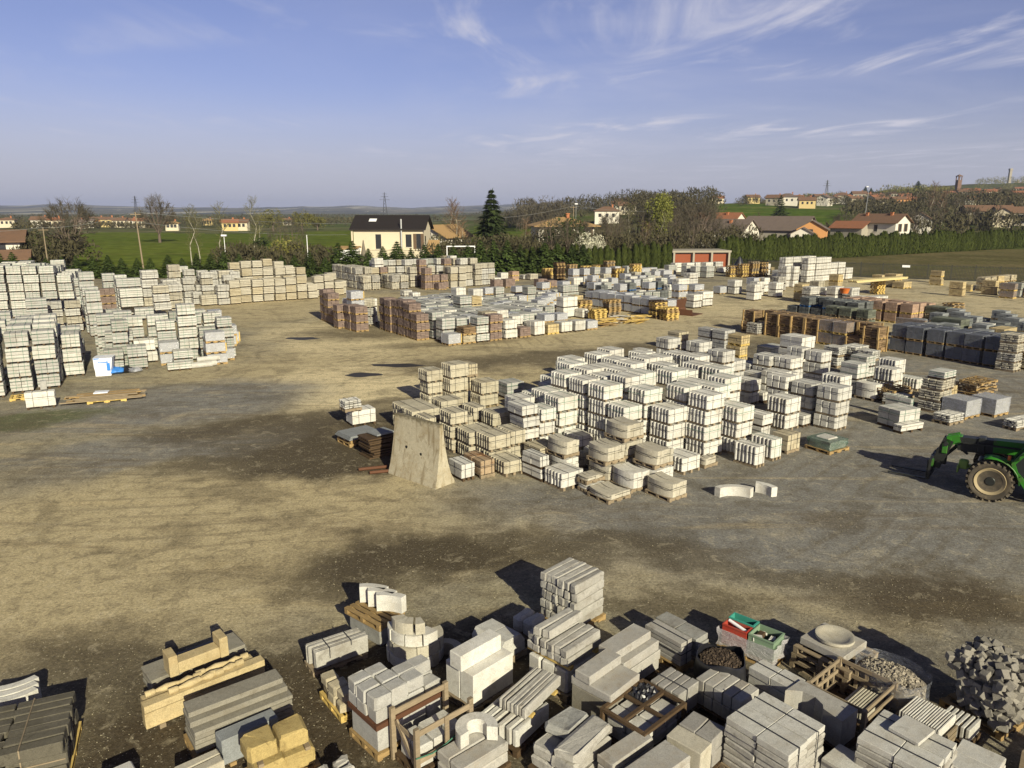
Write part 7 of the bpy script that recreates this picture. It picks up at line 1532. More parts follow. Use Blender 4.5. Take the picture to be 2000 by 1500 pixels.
for (x, y, lab, woods) in ((7.2, 56.0, 'waste heap of yellow boards at the lane side', ['woodyellow', 'wood']), (8.4, 57.6, 'waste heap of boards and white sheets', ['wood', 'white2', 'wooddark']), (9.7, 57.6, 'flat heap of fresh yellow planks', ['woodyellow'])):
    r = empty('board_heap', (x, y, 0), R(20), lab, 'board heap')
    for k in range(16):
        mb = MB(); mb.m = Matrix.Translation((yr.uniform(-.3, .3), yr.uniform(-.3, .3), .05 + .035 * k)) @ Matrix.Rotation(yr.uniform(-.6, .6), 4, 'Z') @ Matrix.Rotation(yr.uniform(-.12, .12), 4, 'Y'); l = yr.uniform(.5, .95); mb.box(-l, -.1, 0, l, .1, .03); mb.build('waste_board', M[yr.choice(woods)], r)
# timber bundle, bucket, tub, tarp heap
r = empty('timber_bundle', (37.4, 76.2, 1.62), R(32), 'long bundle of fresh yellow timber lying over stone packs', 'timber bundle')
for k in range(12):
    mb = MB(); mb.box(-4.3 + yr.uniform(-.2, .2), -.5 + .17 * (k % 6), .11 * (k // 6), 4.3 + yr.uniform(-.2, .2), -.34 + .17 * (k % 6), .11 * (k // 6) + .10); mb.build('timber', M['timberpale'], r)
r = empty('loader_bucket', (14.9, 62.6, 0), R(-40), 'dark loader bucket lying by the end of the wrapped row', 'bucket')
mb = MB(); mb.m = Matrix(((1, 0, 0, 0), (0, 0, 1, -.9), (0, 1, 0, 0), (0, 0, 0, 1))); mb.prism([(-.7, 0), (.9, 0), (.9, .05), (-.5, .08), (-.75, .5), (-.6, 1.2), (-.72, 1.25), (-.9, .5)], 0, 1.8); mb.m = Matrix.Identity(4); mb.prism([(-.7, -.91), (.85, -.91), (.85, -.89), (-.7, -.89)], .03, .5); mb.build('bucket_shell', M['rust'], r)
mb = MB(); mb.lathe([(.30, 0), (.42, .4), (.44, .42), (.40, .42)], 16); o = mb.build('orange_tub', M['orange'], None, 40); o.location = (28.6, 64.0, 1.62); tag(o, 'small orange tub standing on grey paver packs', 'tub')
mb = MB(); n_ = 10
vs_ = [(1.0 * math.cos(2 * math.pi * q / n_) * (1 - i * .22) * yr.uniform(.85, 1.1), .7 * math.sin(2 * math.pi * q / n_) * (1 - i * .22) * yr.uniform(.85, 1.1), .38 * i) for i in range(5) for q in range(n_)]
b0 = mb.pts(vs_)
for i in range(4):
    for q in range(n_): mb.f.append((b0 + i * n_ + q, b0 + i * n_ + (q + 1) % n_, b0 + (i + 1) * n_ + (q + 1) % n_, b0 + (i + 1) * n_ + q))
mb.f.append(tuple(b0 + 40 + q for q in range(n_))); o = mb.build('tarpaulin_heap', M['plasticblack'], None, 40); o.location = (31.2, 103.0, .9); tag(o, 'black tarpaulin lump on top of far pallets by the railing', 'tarpaulin')

# ------------------------------------------------------------------ telehandler (x ahead, y to its left)
tele = empty('telehandler', (14.98, 21.88, 0), R(143), 'green telehandler driving into view with lowered fork carriage', 'telehandler')
def wheel(x, y, name='wheel'):
    s_ = 1 if y > 0 else -1
    hub = MB(); hub.lathe([(.05, -.16), (.36, -.16), (.40, -.20), (.42, -.19), (.42, .19), (.41, .215), (.38, .20), (.30, .15), (.21, .12), (.05, .10)], 28, 'y', (0, 0, 0))
    if s_ < 0: hub.v = [(a, -b_, c_) for a, b_, c_ in hub.v]
    w = hub.build(name, M['rim'], tele, 40); w.location = (x, y, .62)
    ty = MB(); ty.lathe([(.41, -.17), (.47, -.215), (.555, -.22), (.585, -.18), (.59, 0), (.585, .18), (.555, .22), (.47, .215), (.41, .17)], 44, 'y')
    for k in range(22):
        a = 2 * math.pi * k / 22
        for sg in (-1, 1):
            aa = a + (math.pi / 22 if sg > 0 else 0)
            ty.m = Matrix.Rotation(aa, 4, 'Y') @ Matrix.Translation((0, sg * .11, .60)) @ Matrix.Rotation(sg * R(32), 4, 'Z')
            ty.box(-.035, -.135, -.04, .035, .135, .025)
    ty.m = Matrix.Identity(4)
    t_ = ty.build('tyre', M['rubber'], w, 40)
    hb = MB(); hb.lathe([(.02, 0), (.18, 0), (.18, .03), (.12, .09), (.02, .09)], 18, 'y', (0, .10 if s_ > 0 else -.19, 0)); hb.build('hub_cap', M['darkmetal'], w, 40)
for x in (0, -2.85):
    for y in (.95, -.95): wheel(x, y)
mb = MB(); mb.box(-3.5, -.42, .45, .45, .42, .95, .04); mb.box(-.12, -.8, .50, .12, .8, .74, .03); mb.box(-2.97, -.8, .50, -2.73, .8, .74, .03); mb.box(-3.6, -.7, .8, -2.9, .7, 1.15, .05); mb.build('chassis', M['darkmetal'], tele)
mb = MB(); mb.box(-2.6, -1.05, .7, -1.0, -.42, 1.35, .06); mb.build('engine_cover', M['greenpaint'], tele)
mb = MB(); mb.m = Matrix.Identity(4); mb.beam((-3.3, -.12, 1.62), (.1, -.12, 1.42), .34, .40); mb.build('boom_outer', M['greenpaint'], tele)
mb = MB(); mb.beam((.05, -.12, 1.40), (1.05, -.12, 1.34), .33, .42); mb.beam((.1, -.12, 1.17), (.95, -.12, 1.12), .10, .10); mb.box(.30, -.33, 1.12, .52, .09, 1.63, .03); mb.beam((-.9, .14, 1.5), (.9, .14, 1.42), .05, .05); mb.build('boom_inner', M['darkmetal'], tele)
mb = MB(); mb.beam((1.0, -.26, 1.50), (1.32, -.26, 1.38), .06, .30); mb.beam((1.0, .02, 1.50), (1.32, .02, 1.38), .06, .30); mb.box(.95, -.27, 1.26, 1.12, .03, 1.58, .02); mb.box(1.20, -.30, 1.16, 1.40, .06, 1.50, .04); mb.build('boom_head', M['greenpaint'], tele)
mb = MB(); mb.beam((1.30, -.26, 1.42), (1.60, -.26, .45), .08, .30); mb.beam((1.30, .02, 1.42), (1.60, .02, .45), .08, .30); mb.box(1.30, -.22, .55, 1.62, -.02, 1.05, .03); mb.tube((1.36, -.42, 1.28), (1.36, .18, 1.28), .07, None, 10); mb.tube((1.5, -.42, .62), (1.5, .18, .62), .06, None, 10); mb.build('boom_link', M['darkmetal'], tele)
mb = MB(); mb.box(1.30, .07, .95, 1.46, .11, 1.30, .02); mb.build('link_cover', M['greenpaint'], tele)
mb = MB(); mb.tube((1.06, -.12, 1.22), (1.5, -.12, .66), .055, None, 10); mb.tube((.75, -.12, 1.0), (1.12, -.12, 1.25), .04, None, 8); mb.build('tilt_cylinder', M['darkmetal'], tele, 40)
mb = MB()
for yy in (-.68, -.3, .1, .42): mb.box(1.66, yy, .12, 1.72, yy + .07, .82)
mb.box(1.65, -.70, .14, 1.73, .50, .24); mb.box(1.65, -.70, .70, 1.73, .50, .80); mb.build('fork_carriage', M['darkmetal'], tele)
mb = MB(); mb.box(1.60, .34, .55, 1.70, .44, .80); mb.box(1.60, -.66, .55, 1.70, -.56, .80); mb.build('carriage_marker', M['greenpaint'], tele)
for yy in (-.5, .22):
    mb = MB(); mb.box(1.73, yy, .06, 1.78, yy + .11, .72); mb.prism([(1.78, yy), (2.9, yy + .03), (2.9, yy + .08), (1.78, yy + .11)], .06, .10); mb.build('fork', M['darkmetal'], tele)
# left front mudguard and the light bracket
mb = MB(); pr = []
for k in range(9):
    a = R(72 + 13 * k); pr.append((.74 * math.cos(a), .62 + .74 * math.sin(a)))
b0 = mb.pts([(x, y, z) for x, z in pr for y in (.72, 1.20)])
for k in range(8): mb.f.append((b0 + 2 * k, b0 + 2 * k + 1, b0 + 2 * k + 3, b0 + 2 * k + 2))
mb.beam((-.70, 1.18, .92), (-1.05, 1.16, .42), .06, .12); o = mb.build('mudguard', M['greenpaint'], tele, 40)
sm = o.modifiers.new('thick', 'SOLIDIFY'); sm.thickness = .03
mb = MB(); mb.box(.66, .16, .62, .92, .36, .92, .04); mb.box(.90, .12, .50, .95, .42, .74, .01); mb.beam((.3, .2, .72), (.8, .25, .72), .10, .12); mb.build('lamp_bracket', M['bracketgreen'], tele)
mb = MB(); mb.box(-.42, .88, 1.30, -.34, .98, 1.46, .01); mb.build('indicator_lamp', M['orange'], tele)
mb = MB(); mb.box(-.48, .80, 1.28, -.20, 1.0, 1.32); mb.build('lamp_shelf', M['greenpaint'], tele)
# cab: sloping front pillar, sills, roof, glazing
mb = MB()
for y in (.40, 1.12):
    mb.beam((-.62, y, .98), (-.50, y, 1.30), .08, .10); mb.beam((-.50, y, 1.28), (-1.15, y, 2.22), .07, .10); mb.beam((-1.12, y, 2.20), (-2.2, y, 2.30), .07, .10); mb.beam((-2.15, y, .9), (-2.2, y, 2.3), .08, .10)
    mb.beam((-.62, y, 1.0), (-1.0, y, .62), .07, .10); mb.beam((-1.0, y, .62), (-2.15, y, .62), .07, .10); mb.beam((-1.25, y, .62), (-1.45, y, 2.22), .06, .07)
mb.beam((-1.14, .40, 2.2), (-1.14, 1.12, 2.2), .08, .08); mb.beam((-.52, .40, 1.28), (-.52, 1.12, 1.28), .06, .08); mb.build('cab_frame', M['greenpaint'], tele)
mb = MB(); mb.box(-2.25, .38, 2.27, -1.1, 1.14, 2.36, .03); mb.build('cab_roof', M['darkmetal'], tele)
mb = MB(); mb.poly([(-.55, 1.115, 1.28), (-1.12, 1.115, 2.16), (-2.12, 1.115, 2.24), (-2.1, 1.115, .70), (-1.02, 1.115, .70), (-.62, 1.115, 1.0)]); mb.poly([(-.52, .44, 1.32), (-.52, 1.08, 1.32), (-1.1, 1.08, 2.16), (-1.1, .44, 2.16)]); mb.build('cab_glass', M['glass'], tele)
mb = MB(); mb.box(-1.9, .5, .95, -1.4, 1.0, 1.15, .04); mb.box(-1.95, .5, 1.1, -1.82, 1.0, 1.75, .04); mb.build('driver_seat', M['plasticblack'], tele)
mb = MB(); mb.box(-.92, 1.30, 1.55, -.88, 1.48, 1.85, .01); mb.beam((-.72, 1.13, 1.62), (-.9, 1.38, 1.68), .03, .03); mb.build('wing_mirror', M['darkmetal'], tele)

# ------------------------------------------------------------------ background: fence, hedges, houses, trees, poles
br = random.Random(21)
def at(px, D, z=None):
    """point at ground distance D along a bearing measured on the photo"""
    a = math.atan2(px - 1000, 1489); x, y = D * math.tan(a), D
    return x, y, (tz(x, y) if z is None else z)
# railing fence
FP = [(31.9, 108.7), (35.6, 104.3), (46.2, 99.2), (62.2, 90.6), (78.0, 82.0)]
r = empty('railing_fence', (FP[0][0], FP[0][1], 0), 0, 'long dull metal railing fence along the far side of the yard', 'fence')
for (ax, ay), (bx_, by_) in zip(FP, FP[1:]):
    L_ = math.hypot(bx_ - ax, by_ - ay); n_ = max(1, round(L_ / 2.5)); ux, uy = (bx_ - ax) / L_, (by_ - ay) / L_; t = math.atan2(uy, ux)
    for k in range(n_):
        x0, y0 = ax + ux * L_ * k / n_ - FP[0][0], ay + uy * L_ * k / n_ - FP[0][1]; l = L_ / n_
        mb = MB(); mb.m = Matrix.Translation((x0, y0, 0)) @ Matrix.Rotation(t, 4, 'Z'); mb.box(-.06, -.06, 0, .06, .06, 1.95); mb.build('fence_post', M['fencemetal'], r)
        mb = MB(); mb.m = Matrix.Translation((x0, y0, 0)) @ Matrix.Rotation(t, 4, 'Z')
        for z in (.25, 1.70): mb.box(.062, -.02, z, l - .062, .02, z + .05)
        for q in range(16): x = .06 + (l - .12) * (q + .5) / 16; mb.box(x - .028, -.045, .12, x + .028, -.0205, 1.9)
        mb.box(.062, -.07, 0, l - .062, .07, .11); mb.build('railing_bars', M['fencemetal'], r)
mb = MB(); mb.box(-.45, -.02, 0, .45, .02, .28); o = mb.build('fence_sign', M['lampwhite']); x, y = 50.8, 96.75; o.location = (x, y - .12, 1.45); o.rotation_euler = (0, 0, R(-28)); tag(o, 'small pale sign plate fixed to the railing fence', 'sign')

def leaf_mat(name, c1, c2, trans=0.2):
    m, t, b = new_mat(name)
    vec, oi = obj_vec(t)
    geo = NN(t, "ShaderNodeNewGeometry")
    n = NOISE(t, vec, 1.3, 3, 0.6)
    k = MATH(t, 'ADD', MATH(t, 'MULTIPLY', geo.outputs["Random Per Island"], 0.6), MATH(t, 'MULTIPLY', n, 0.4))
    c = MIX(t, k, c1, c2)
    br_ = RANGE(t, oi.outputs["Random"], 0, 1, .8, 1.2, False)
    hs = NN(t, "ShaderNodeVectorMath", operation='SCALE'); t.links.new(c, hs.inputs[0]); t.links.new(br_, hs.inputs[3])
    t.links.new(hs.outputs[0], b.inputs["Base Color"]); b.inputs["Roughness"].default_value = .8; b.inputs["Specular IOR Level"].default_value = .15
    return m
LM = dict(spruce=leaf_mat('spruce_needles', (0.035, 0.055, 0.014), (0.085, 0.12, 0.03)), thuja=leaf_mat('thuja_leaves', (0.018, 0.030, 0.007), (0.085, 0.10, 0.022)), dark=leaf_mat('dark_evergreen_leaves', (0.022, 0.035, 0.012), (0.06, 0.08, 0.025)),
          twig=leaf_mat('bare_twigs', (0.055, 0.049, 0.034), (0.115, 0.098, 0.068)), twiggreen=leaf_mat('budding_twigs', (0.10, 0.095, 0.045), (0.17, 0.16, 0.07)), twigred=leaf_mat('reddish_twigs', (0.12, 0.075, 0.045), (0.19, 0.13, 0.085)), willow=leaf_mat('willow_leaves', (0.10, 0.115, 0.025), (0.21, 0.21, 0.05)), blossom=leaf_mat('pale_blossom', (0.30, 0.29, 0.20), (0.62, 0.60, 0.47)), olive=leaf_mat('olive_crown', (0.10, 0.10, 0.025), (0.19, 0.175, 0.05)), brush=leaf_mat('brown_brush', (0.042, 0.040, 0.021), (0.105, 0.091, 0.049)))
BARK = plain_mat('grey_brown_bark', (0.13, 0.10, 0.075), .9); BARKPALE = plain_mat('pale_birch_bark', (0.36, 0.33, 0.26), .9)

def tri(mb, p, u, v):
    b = mb.pts([p - u, p + u, p + v]); mb.f.append((b, b + 1, b + 2))
def conifer_mesh(h, r, n, rng, droop=.35, dense=1.0):
    mb = MB()
    for k in range(n):
        f = rng.random() ** 1.15; z = h * (.04 + .95 * f)
        lvl = round(z / (h * .07)) * h * .07
        z = z * .6 + lvl * .4
        a = rng.uniform(0, 6.283); rad = r * (1 - z / h) ** .85 * (.5 + .5 * rng.random()) * (1 + .28 * math.sin(3 * a + lvl * 7.3) + .18 * math.sin(5 * a + lvl * 3.1)) + .02
        q = rng.uniform(.25, 1.0); l = rad * .42 + .04 * h
        p = Vector((rad * q * math.cos(a), rad * q * math.sin(a), z - droop * rad * q * .35))
        d = Vector((math.cos(a), math.sin(a), -droop + rng.uniform(-.3, .5))).normalized(); s_ = Vector((-math.sin(a), math.cos(a), rng.uniform(-.4, .4)))
        tri(mb, p, s_ * l * .32, d * l)
    for k in range(8): tri(mb, Vector((0, 0, h * (.86 + .015 * k))), Vector((math.cos(k), math.sin(k), 0)) * h * .012, Vector((math.cos(k * 2.4) * .03 * h, math.sin(k * 2.4) * .03 * h, h * .06)))
    return mb
def column_mesh(h, r, n, rng):
    mb = MB()
    for k in range(n):
        z = h * rng.random() ** .9; f = z / h; rad = r * (min(1, .75 + f * .9) if f < .3 else (1 - ((f - .3) / .7) ** 2.6) ** .6) * rng.uniform(.72, 1.10); a = rng.uniform(0, 6.283)
        p = Vector((rad * math.cos(a), rad * math.sin(a), z)); d = Vector((.35 * math.cos(a), .35 * math.sin(a), 1)).normalized(); s_ = Vector((-math.sin(a), math.cos(a), rng.uniform(-.3, .3)))
        l = rng.uniform(.18, .5); tri(mb, p + Vector((rng.gauss(0, .05), rng.gauss(0, .05), 0)), s_ * l * .34, d * l)
    return mb
def crown_mesh(w, h, n, size, rng, lumps=9, flat=.0):
    """leafy crown made of many small faces gathered in clumps"""
    mb = MB(); C = []
    for k in range(lumps):
        a, u = rng.uniform(0, 6.283), rng.uniform(-.75, .8); q = math.sqrt(1 - u * u) * rng.uniform(.35, .8)
        C.append((w / 2 * q * math.cos(a), w / 2 * q * math.sin(a), h * (.5 + .42 * u), rng.uniform(.22, .38) * min(w, h)))
    for k in range(n):
        c = rng.choice(C); d = Vector((rng.gauss(0, 1), rng.gauss(0, 1), rng.gauss(0, 1))).normalized(); q = c[3] * rng.uniform(.55, 1.05)
        p = Vector(c[:3]) + d * q; s_ = Vector((rng.gauss(0, 1), rng.gauss(0, 1), rng.gauss(0, 1))).normalized(); v = (d * .6 + Vector((rng.gauss(0, .6), rng.gauss(0, .6), rng.gauss(0, .6)))).normalized()
        l = size * rng.uniform(.6, 1.4); tri(mb, p, s_ * l * .5, v * l)
    return mb
def tree(name, label, cat, loc, parts, group=None, rz=0, sc=1.0):
    t = empty(name, loc, rz, label, cat, group)
    fx = br.uniform(.88, 1.14)
    for pn, me in parts:
        o = link(pn, me, t); o.scale = (sc * fx, sc * (2 - fx), sc)
    return t

# row of young spruces
SP = []
for k in range(4):
    rg = random.Random(40 + k); mb = conifer_mesh(3.1, 1.4, 2300, rg); tk = MB(); tk.tube((0, 0, 0), (0, 0, 2.8), .06, .015, 5, False)
    SP.append([('trunk', tk.mesh('trunk', BARK)), ('crown', mb.mesh('crown', LM['spruce']))])
line = [(-86, 94.5), (-60, 96.6), (-27, 100.4), (-8, 103.3), (12, 108.2)]
i_ = 0
for (ax, ay), (bx_, by_) in zip(line, line[1:]):
    L_ = math.hypot(bx_ - ax, by_ - ay); n_ = int(L_ / 1.75)
    for k in range(n_):
        f = k / n_; x = ax + (bx_ - ax) * f + br.uniform(-.2, .2); y = ay + (by_ - ay) * f + br.uniform(-.3, .3)
        tree('young_spruce', 'young dark spruce in the row behind the stone packs', 'spruce', (x, y, 0), SP[i_ % 4], 'young spruces in the row behind the stone packs', br.uniform(0, 6.28), br.uniform(.82, 1.12) * (1.38 if x > -24 else 1.0)); i_ += 1
# columnar thuja hedges
TH = []
for k in range(4):
    rg = random.Random(60 + k); mb = column_mesh(3.7, .62, 900, rg); tk = MB(); tk.tube((0, 0, 0), (0, 0, 3.0), .07, .02, 5, False)
    inner = MB(); inner.lathe([(.34, .05), (.42, 1.0), (.40, 2.2), (.2, 3.0)], 7); mb.v += []; b = len(mb.v); mb.v += inner.v; mb.f += [tuple(i + b for i in f) for f in inner.f]
    TH.append([('trunk', tk.mesh('trunk', BARK)), ('crown', mb.mesh('crown', LM['thuja']))])
def hedge(pts, step, label, group, sc=(.9, 1.08)):
    k_ = 0
    for (ax, ay), (bx_, by_) in zip(pts, pts[1:]):
        L_ = math.hypot(bx_ - ax, by_ - ay); n_ = int(L_ / step)
        for k in range(n_):
            f = k / n_; x, y = ax + (bx_ - ax) * f + br.uniform(-.1, .1), ay + (by_ - ay) * f + br.uniform(-.12, .12)
            tree('thuja', label, 'thuja', (x, y, tz(x, y) - .03), TH[k_ % 4], group, br.uniform(0, 6.28), br.uniform(*sc)); k_ += 1
hedge([(2, 107.2), (25.0, 115.6)], .95, 'columnar thuja in the hedge between spruces and red garage doors', 'thujas of the hedge by the garages', (.78, 1.04))
hedge([(34.2, 124.5), (70, 147), (122, 180), (140, 191.5)], 1.02, 'columnar thuja in the tall hedge above the scrub slope', 'thujas of the long hedge above the scrub', (.92, 1.2))

# houses
WALL = dict(cream=plain_mat('cream_render', (0.60, 0.53, 0.39), .9, .06, scale=.6, stain=(0.5, 0.44, 0.31)), white=plain_mat('white_render', (0.66, 0.62, 0.53), .9, .06, scale=.5, stain=(0.5, 0.45, 0.36)), yellow=plain_mat('yellow_render', (0.55, 0.43, 0.20), .9, .06, scale=.5), orangew=plain_mat('orange_render', (0.55, 0.28, 0.11), .9, .06, scale=.5), grey=plain_mat('grey_render', (0.33, 0.30, 0.24), .9, .08, scale=.5), brickw=plain_mat('brick_wall', (0.40, 0.16, 0.075), .9, .2, scale=3))
ROOF = dict(black=plain_mat('black_roof', (0.022, 0.018, 0.017), .7, .25, scale=5), brown=plain_mat('brown_tiles', (0.17, 0.10, 0.062), .9, .25, scale=3, stain=(0.10, 0.07, 0.05)), red=plain_mat('red_tiles', (0.27, 0.115, 0.058), .9, .25, scale=3, stain=(0.17, 0.09, 0.06)), grey=plain_mat('grey_brown_tiles', (0.155, 0.12, 0.10), .9, .2, scale=2.5, stain=(0.10, 0.08, 0.07)), tan=plain_mat('tan_tiles', (0.34, 0.22, 0.10), .9, .25, scale=4))
WIN = plain_mat('dark_window', (0.03, 0.032, 0.035), .2, spec=.5); SHUT = plain_mat('brown_shutter', (0.12, 0.08, 0.05), .8); FRAME = plain_mat('pale_frame', (0.5, 0.47, 0.4), .8)
def house(name, label, cat, x, y, z, yaw, L, W_, hw, rise, wall, roof, wins=(), over=.5, hip=False, chim=(), group=None, small=False):
    r = empty(name, (x, y, z), R(yaw), label, cat, group)
    mb = MB()
    if hip: mb.box(-L / 2, -W_ / 2, -1.5, L / 2, W_ / 2, hw)
    else:
        mb.m = Matrix(((0, 0, 1, -L / 2), (1, 0, 0, 0), (0, 1, 0, 0), (0, 0, 0, 1)))
        mb.prism([(-W_ / 2, -1.5), (W_ / 2, -1.5), (W_ / 2, hw), (0, hw + rise), (-W_ / 2, hw)], 0, L)
    mb.build('wall', WALL[wall], r)
    mb = MB(); o_, k = over, rise / (W_ / 2)
    if hip:
        e = [(-L / 2 - o_, -W_ / 2 - o_), (L / 2 + o_, -W_ / 2 - o_), (L / 2 + o_, W_ / 2 + o_), (-L / 2 - o_, W_ / 2 + o_)]; rl = max(.3, L / 2 - W_ / 2)
        b = mb.pts([(a, c, hw + .02) for a, c in e] + [(-rl, 0, hw + rise), (rl, 0, hw + rise)] + [(a, c, hw - .13) for a, c in e])
        mb.f += [tuple(b + i for i in f) for f in ((0, 1, 5, 4), (2, 3, 4, 5), (1, 2, 5), (3, 0, 4), (9, 8, 7, 6), (0, 6, 7, 1), (1, 7, 8, 2), (2, 8, 9, 3), (3, 9, 6, 0))]
    else:
        th = .16
        for s_ in (-1, 1):
            ya, za = s_ * (W_ / 2 + o_), hw - o_ * k + .03
            ps = [(-L / 2 - o_, 0, hw + rise + .03), (L / 2 + o_, 0, hw + rise + .03), (L / 2 + o_, ya, za), (-L / 2 - o_, ya, za)]
            b = mb.pts(ps + [(p[0], p[1], p[2] + th) for p in ps]); q = [(0, 1, 2, 3), (7, 6, 5, 4), (0, 4, 5, 1), (1, 5, 6, 2), (2, 6, 7, 3), (3, 7, 4, 0)]
            mb.f += [tuple(b + i for i in (f if s_ > 0 else f[::-1])) for f in q]
    rf = mb.build('roof', ROOF[roof], r)
    for (cx_, cy_, ch) in chim:
        mb = MB(); zc = hw + rise * (1 - abs(cy_) / (W_ / 2)); mb.box(cx_ - .3, cy_ - .3, zc - .6, cx_ + .3, cy_ + .3, zc + ch); mb.box(cx_ - .4, cy_ - .4, zc + ch + .001, cx_ + .4, cy_ + .4, zc + ch + .15); mb.build('chimney', WALL['brickw'], rf)
    for (side, u, z0, w, h, shut) in wins:
        mb = MB(); sm = MB()
        def bx(m_, a0, a1, b0, b1, dpt):
            if side == 'f': m_.box(a0, -W_ / 2 - dpt, b0, a1, -W_ / 2 - .004, b1)
            elif side == 'r': m_.box(L / 2 + .004, a0, b0, L / 2 + dpt, a1, b1)
            else: m_.box(-L / 2 - dpt, a0, b0, -L / 2 - .004, a1, b1)
        bx(mb, u - w / 2, u + w / 2, z0, z0 + h, .03); wo_ = mb.build('window' if h < 2.1 else 'door', WIN, r)
        if not small:
            fm = MB(); bx(fm, u - w / 2 - .1, u + w / 2 + .1, z0 - .12, z0 - .005, .10); fm.build('sill', FRAME, wo_)
            if shut:
                bx(sm, u - w / 2 - .5, u - w / 2 - .02, z0, z0 + h, .06); bx(sm, u + w / 2 + .02, u + w / 2 + .5, z0, z0 + h, .06); sm.build('shutter', SHUT, wo_)
    return r
x, y, _ = at(766, 125)
h0 = house('black_roofed_house', 'cream two storey house with a black roof behind the spruce row', 'house', x, y, 0, -3, 11.2, 7.6, 5.8, 1.9, 'cream', 'black', [('f', -1.6, 2.6, .9, 2.3, False), ('f', 3.3, 2.9, .95, 2.0, False), ('r', -1.5, 3.2, 1.0, 1.4, False), ('f', 4.9, 2.6, .7, 2.4, True), ('f', -4.6, .4, 1.6, 1.3, False)], .55)
mb = MB(); mb.tube((2.2, -4.1, 2.7), (2.2, -4.1, 7.3), .14, None, 8); mb.build('stove_pipe', M['metal'], h0)
mb = MB(); mb.m = Matrix.Rotation(math.atan2(1.9, 3.8), 4, 'X'); mb.box(-3.4, -.4, 0, -2.2, .5, .06); o = mb.build('skylight', M['lampwhite'], h0); o.location = (0, -2.0, 7.06)
mb = MB(); mb.box(-2.6, -6.2, -1, 6.4, -3.83, 2.45); mb.build('terrace_wall', WALL['cream'], h0)
mb = MB(); mb.box(-5.95, -3.98, 0, -5.7, -3.81, 5.6); mb.box(-5.95, 3.81, 0, -5.7, 3.98, 5.6); mb.build('porch_post', WALL['cream'], h0)
mb = MB(); mb.box(6.5, -6.2, 0, 8.2, -4.0, 2.0); mb.build('side_porch', WALL['grey'], h0)
mb = MB(); mb.m = Matrix(((1, 0, 0, 0), (0, 1, 0, 0), (0, 0, 1, 0), (0, 0, 0, 1))); b = mb.pts([(6.3, -6.6, 1.9), (8.6, -6.6, 1.9), (8.3, -3.9, 3.9), (6.5, -3.9, 3.9), (6.3, -6.6, 2.05), (8.6, -6.6, 2.05), (8.3, -3.9, 4.05), (6.5, -3.9, 4.05)]); mb.f += [tuple(b + i for i in f) for f in ((3, 2, 1, 0), (4, 5, 6, 7), (0, 1, 5, 4), (1, 2, 6, 5), (2, 3, 7, 6), (3, 0, 4, 7))]; mb.build('porch_roof', ROOF['tan'], h0)
mb = MB(); mb.poly([(-1.0, -6.22, 3.4), (-1.5, -6.22, 0), (-.3, -6.22, 0)]); mb.v += []; mb = MB(); mb.lathe([(.75, 0), (.6, 1.4), (.32, 2.5), (.16, 3.5), (.07, 4.1)], 8, 'z', (-4.2 + .9, -6.9, 0)); o = mb.build('parasol', plain_mat('closed_parasol', (0.17, 0.145, 0.11), .9)); o.location = h0.location; o.rotation_euler = h0.rotation_euler; tag(o, 'closed brown parasol before the black roofed house', 'parasol')
x, y, _ = at(678, 121); r = house('brick_shed', 'low orange brick shed with a white roof edge behind the spruces', 'shed', x, y, 0, -8, 3.4, 3.2, 2.6, .3, 'brickw', 'tan', [], .15); r.children[1].data.materials[0] = M['lampwhite']
x, y, _ = at(862, 142); house('gable_house', 'low cream gabled house half hidden behind the black roofed one', 'house', x, y, 0, 62, 9, 7.5, 4.0, 1.9, 'white', 'tan', [('l', 0, 4.2, 1.2, .5, False), ('l', .3, 1.0, 1.2, 1.2, True)], .6)
x, y, _ = at(1098, 152); house('hipped_house', 'two storey house with a brown hipped roof behind dark evergreens', 'house', x, y, 0, 8, 11.0, 9, 5.7, 1.7, 'white', 'tan', [('f', -3.4, 3.6, 1.1, 1.6, True), ('f', .3, 3.6, 1.1, 1.6, True), ('f', 4.2, 3.6, 1.1, 1.6, True), ('f', -3.4, .6, 1.4, 2.1, False)], 1.1, True, [(1.0, -.6, .8)])
x, y, _ = at(-30, 110); house('edge_house', 'house with brown tiled roofs cut off beside the bare tree', 'house', x, y, 0, 28, 8, 8, 4.4, 1.3, 'white', 'brown', [('f', 1.5, 2.9, 1.6, 1.2, False)], .8); x, y, _ = at(-12, 104.5); house('edge_porch', 'low tiled lean-to roof in front of the brown roofed house', 'lean-to', x, y, 0, 28, 6.2, 4, 2.2, .9, 'grey', 'brown', [], .6)
x, y, _ = at(1412, 186); house('long_barn', 'long brown roofed barn with a white gable behind the thuja hedge', 'barn', x, y, 0, -42, 15, 9, 3.9, 2.6, 'white', 'grey', [('r', -1, 4.2, .5, .6, False), ('r', 1, 4.2, .5, .6, False), ('r', 0, 1, 1.2, 1.6, False)], .5, False, [(-4, -1, .7), (3, -1.5, .7)])
x, y, _ = at(1405, 214); house('red_roof_barn', 'red roofed barn right behind the long brown barn', 'barn', x, y, .5, -42, 13, 8, 5.2, 2.3, 'white', 'red', [], .4, False, [(-2, -1, .7), (3, -1, .7)])
x, y, _ = at(1525, 200); house('wide_barn', 'wide low barn with grey roof and pale front over the hedge', 'barn', x, y, 0, -38, 16, 13, 3.9, 3.2, 'grey', 'grey', [('f', -4, 1.8, 1.4, 1.0, False), ('f', 1, 1.8, 1.4, 1.0, False)], .6)
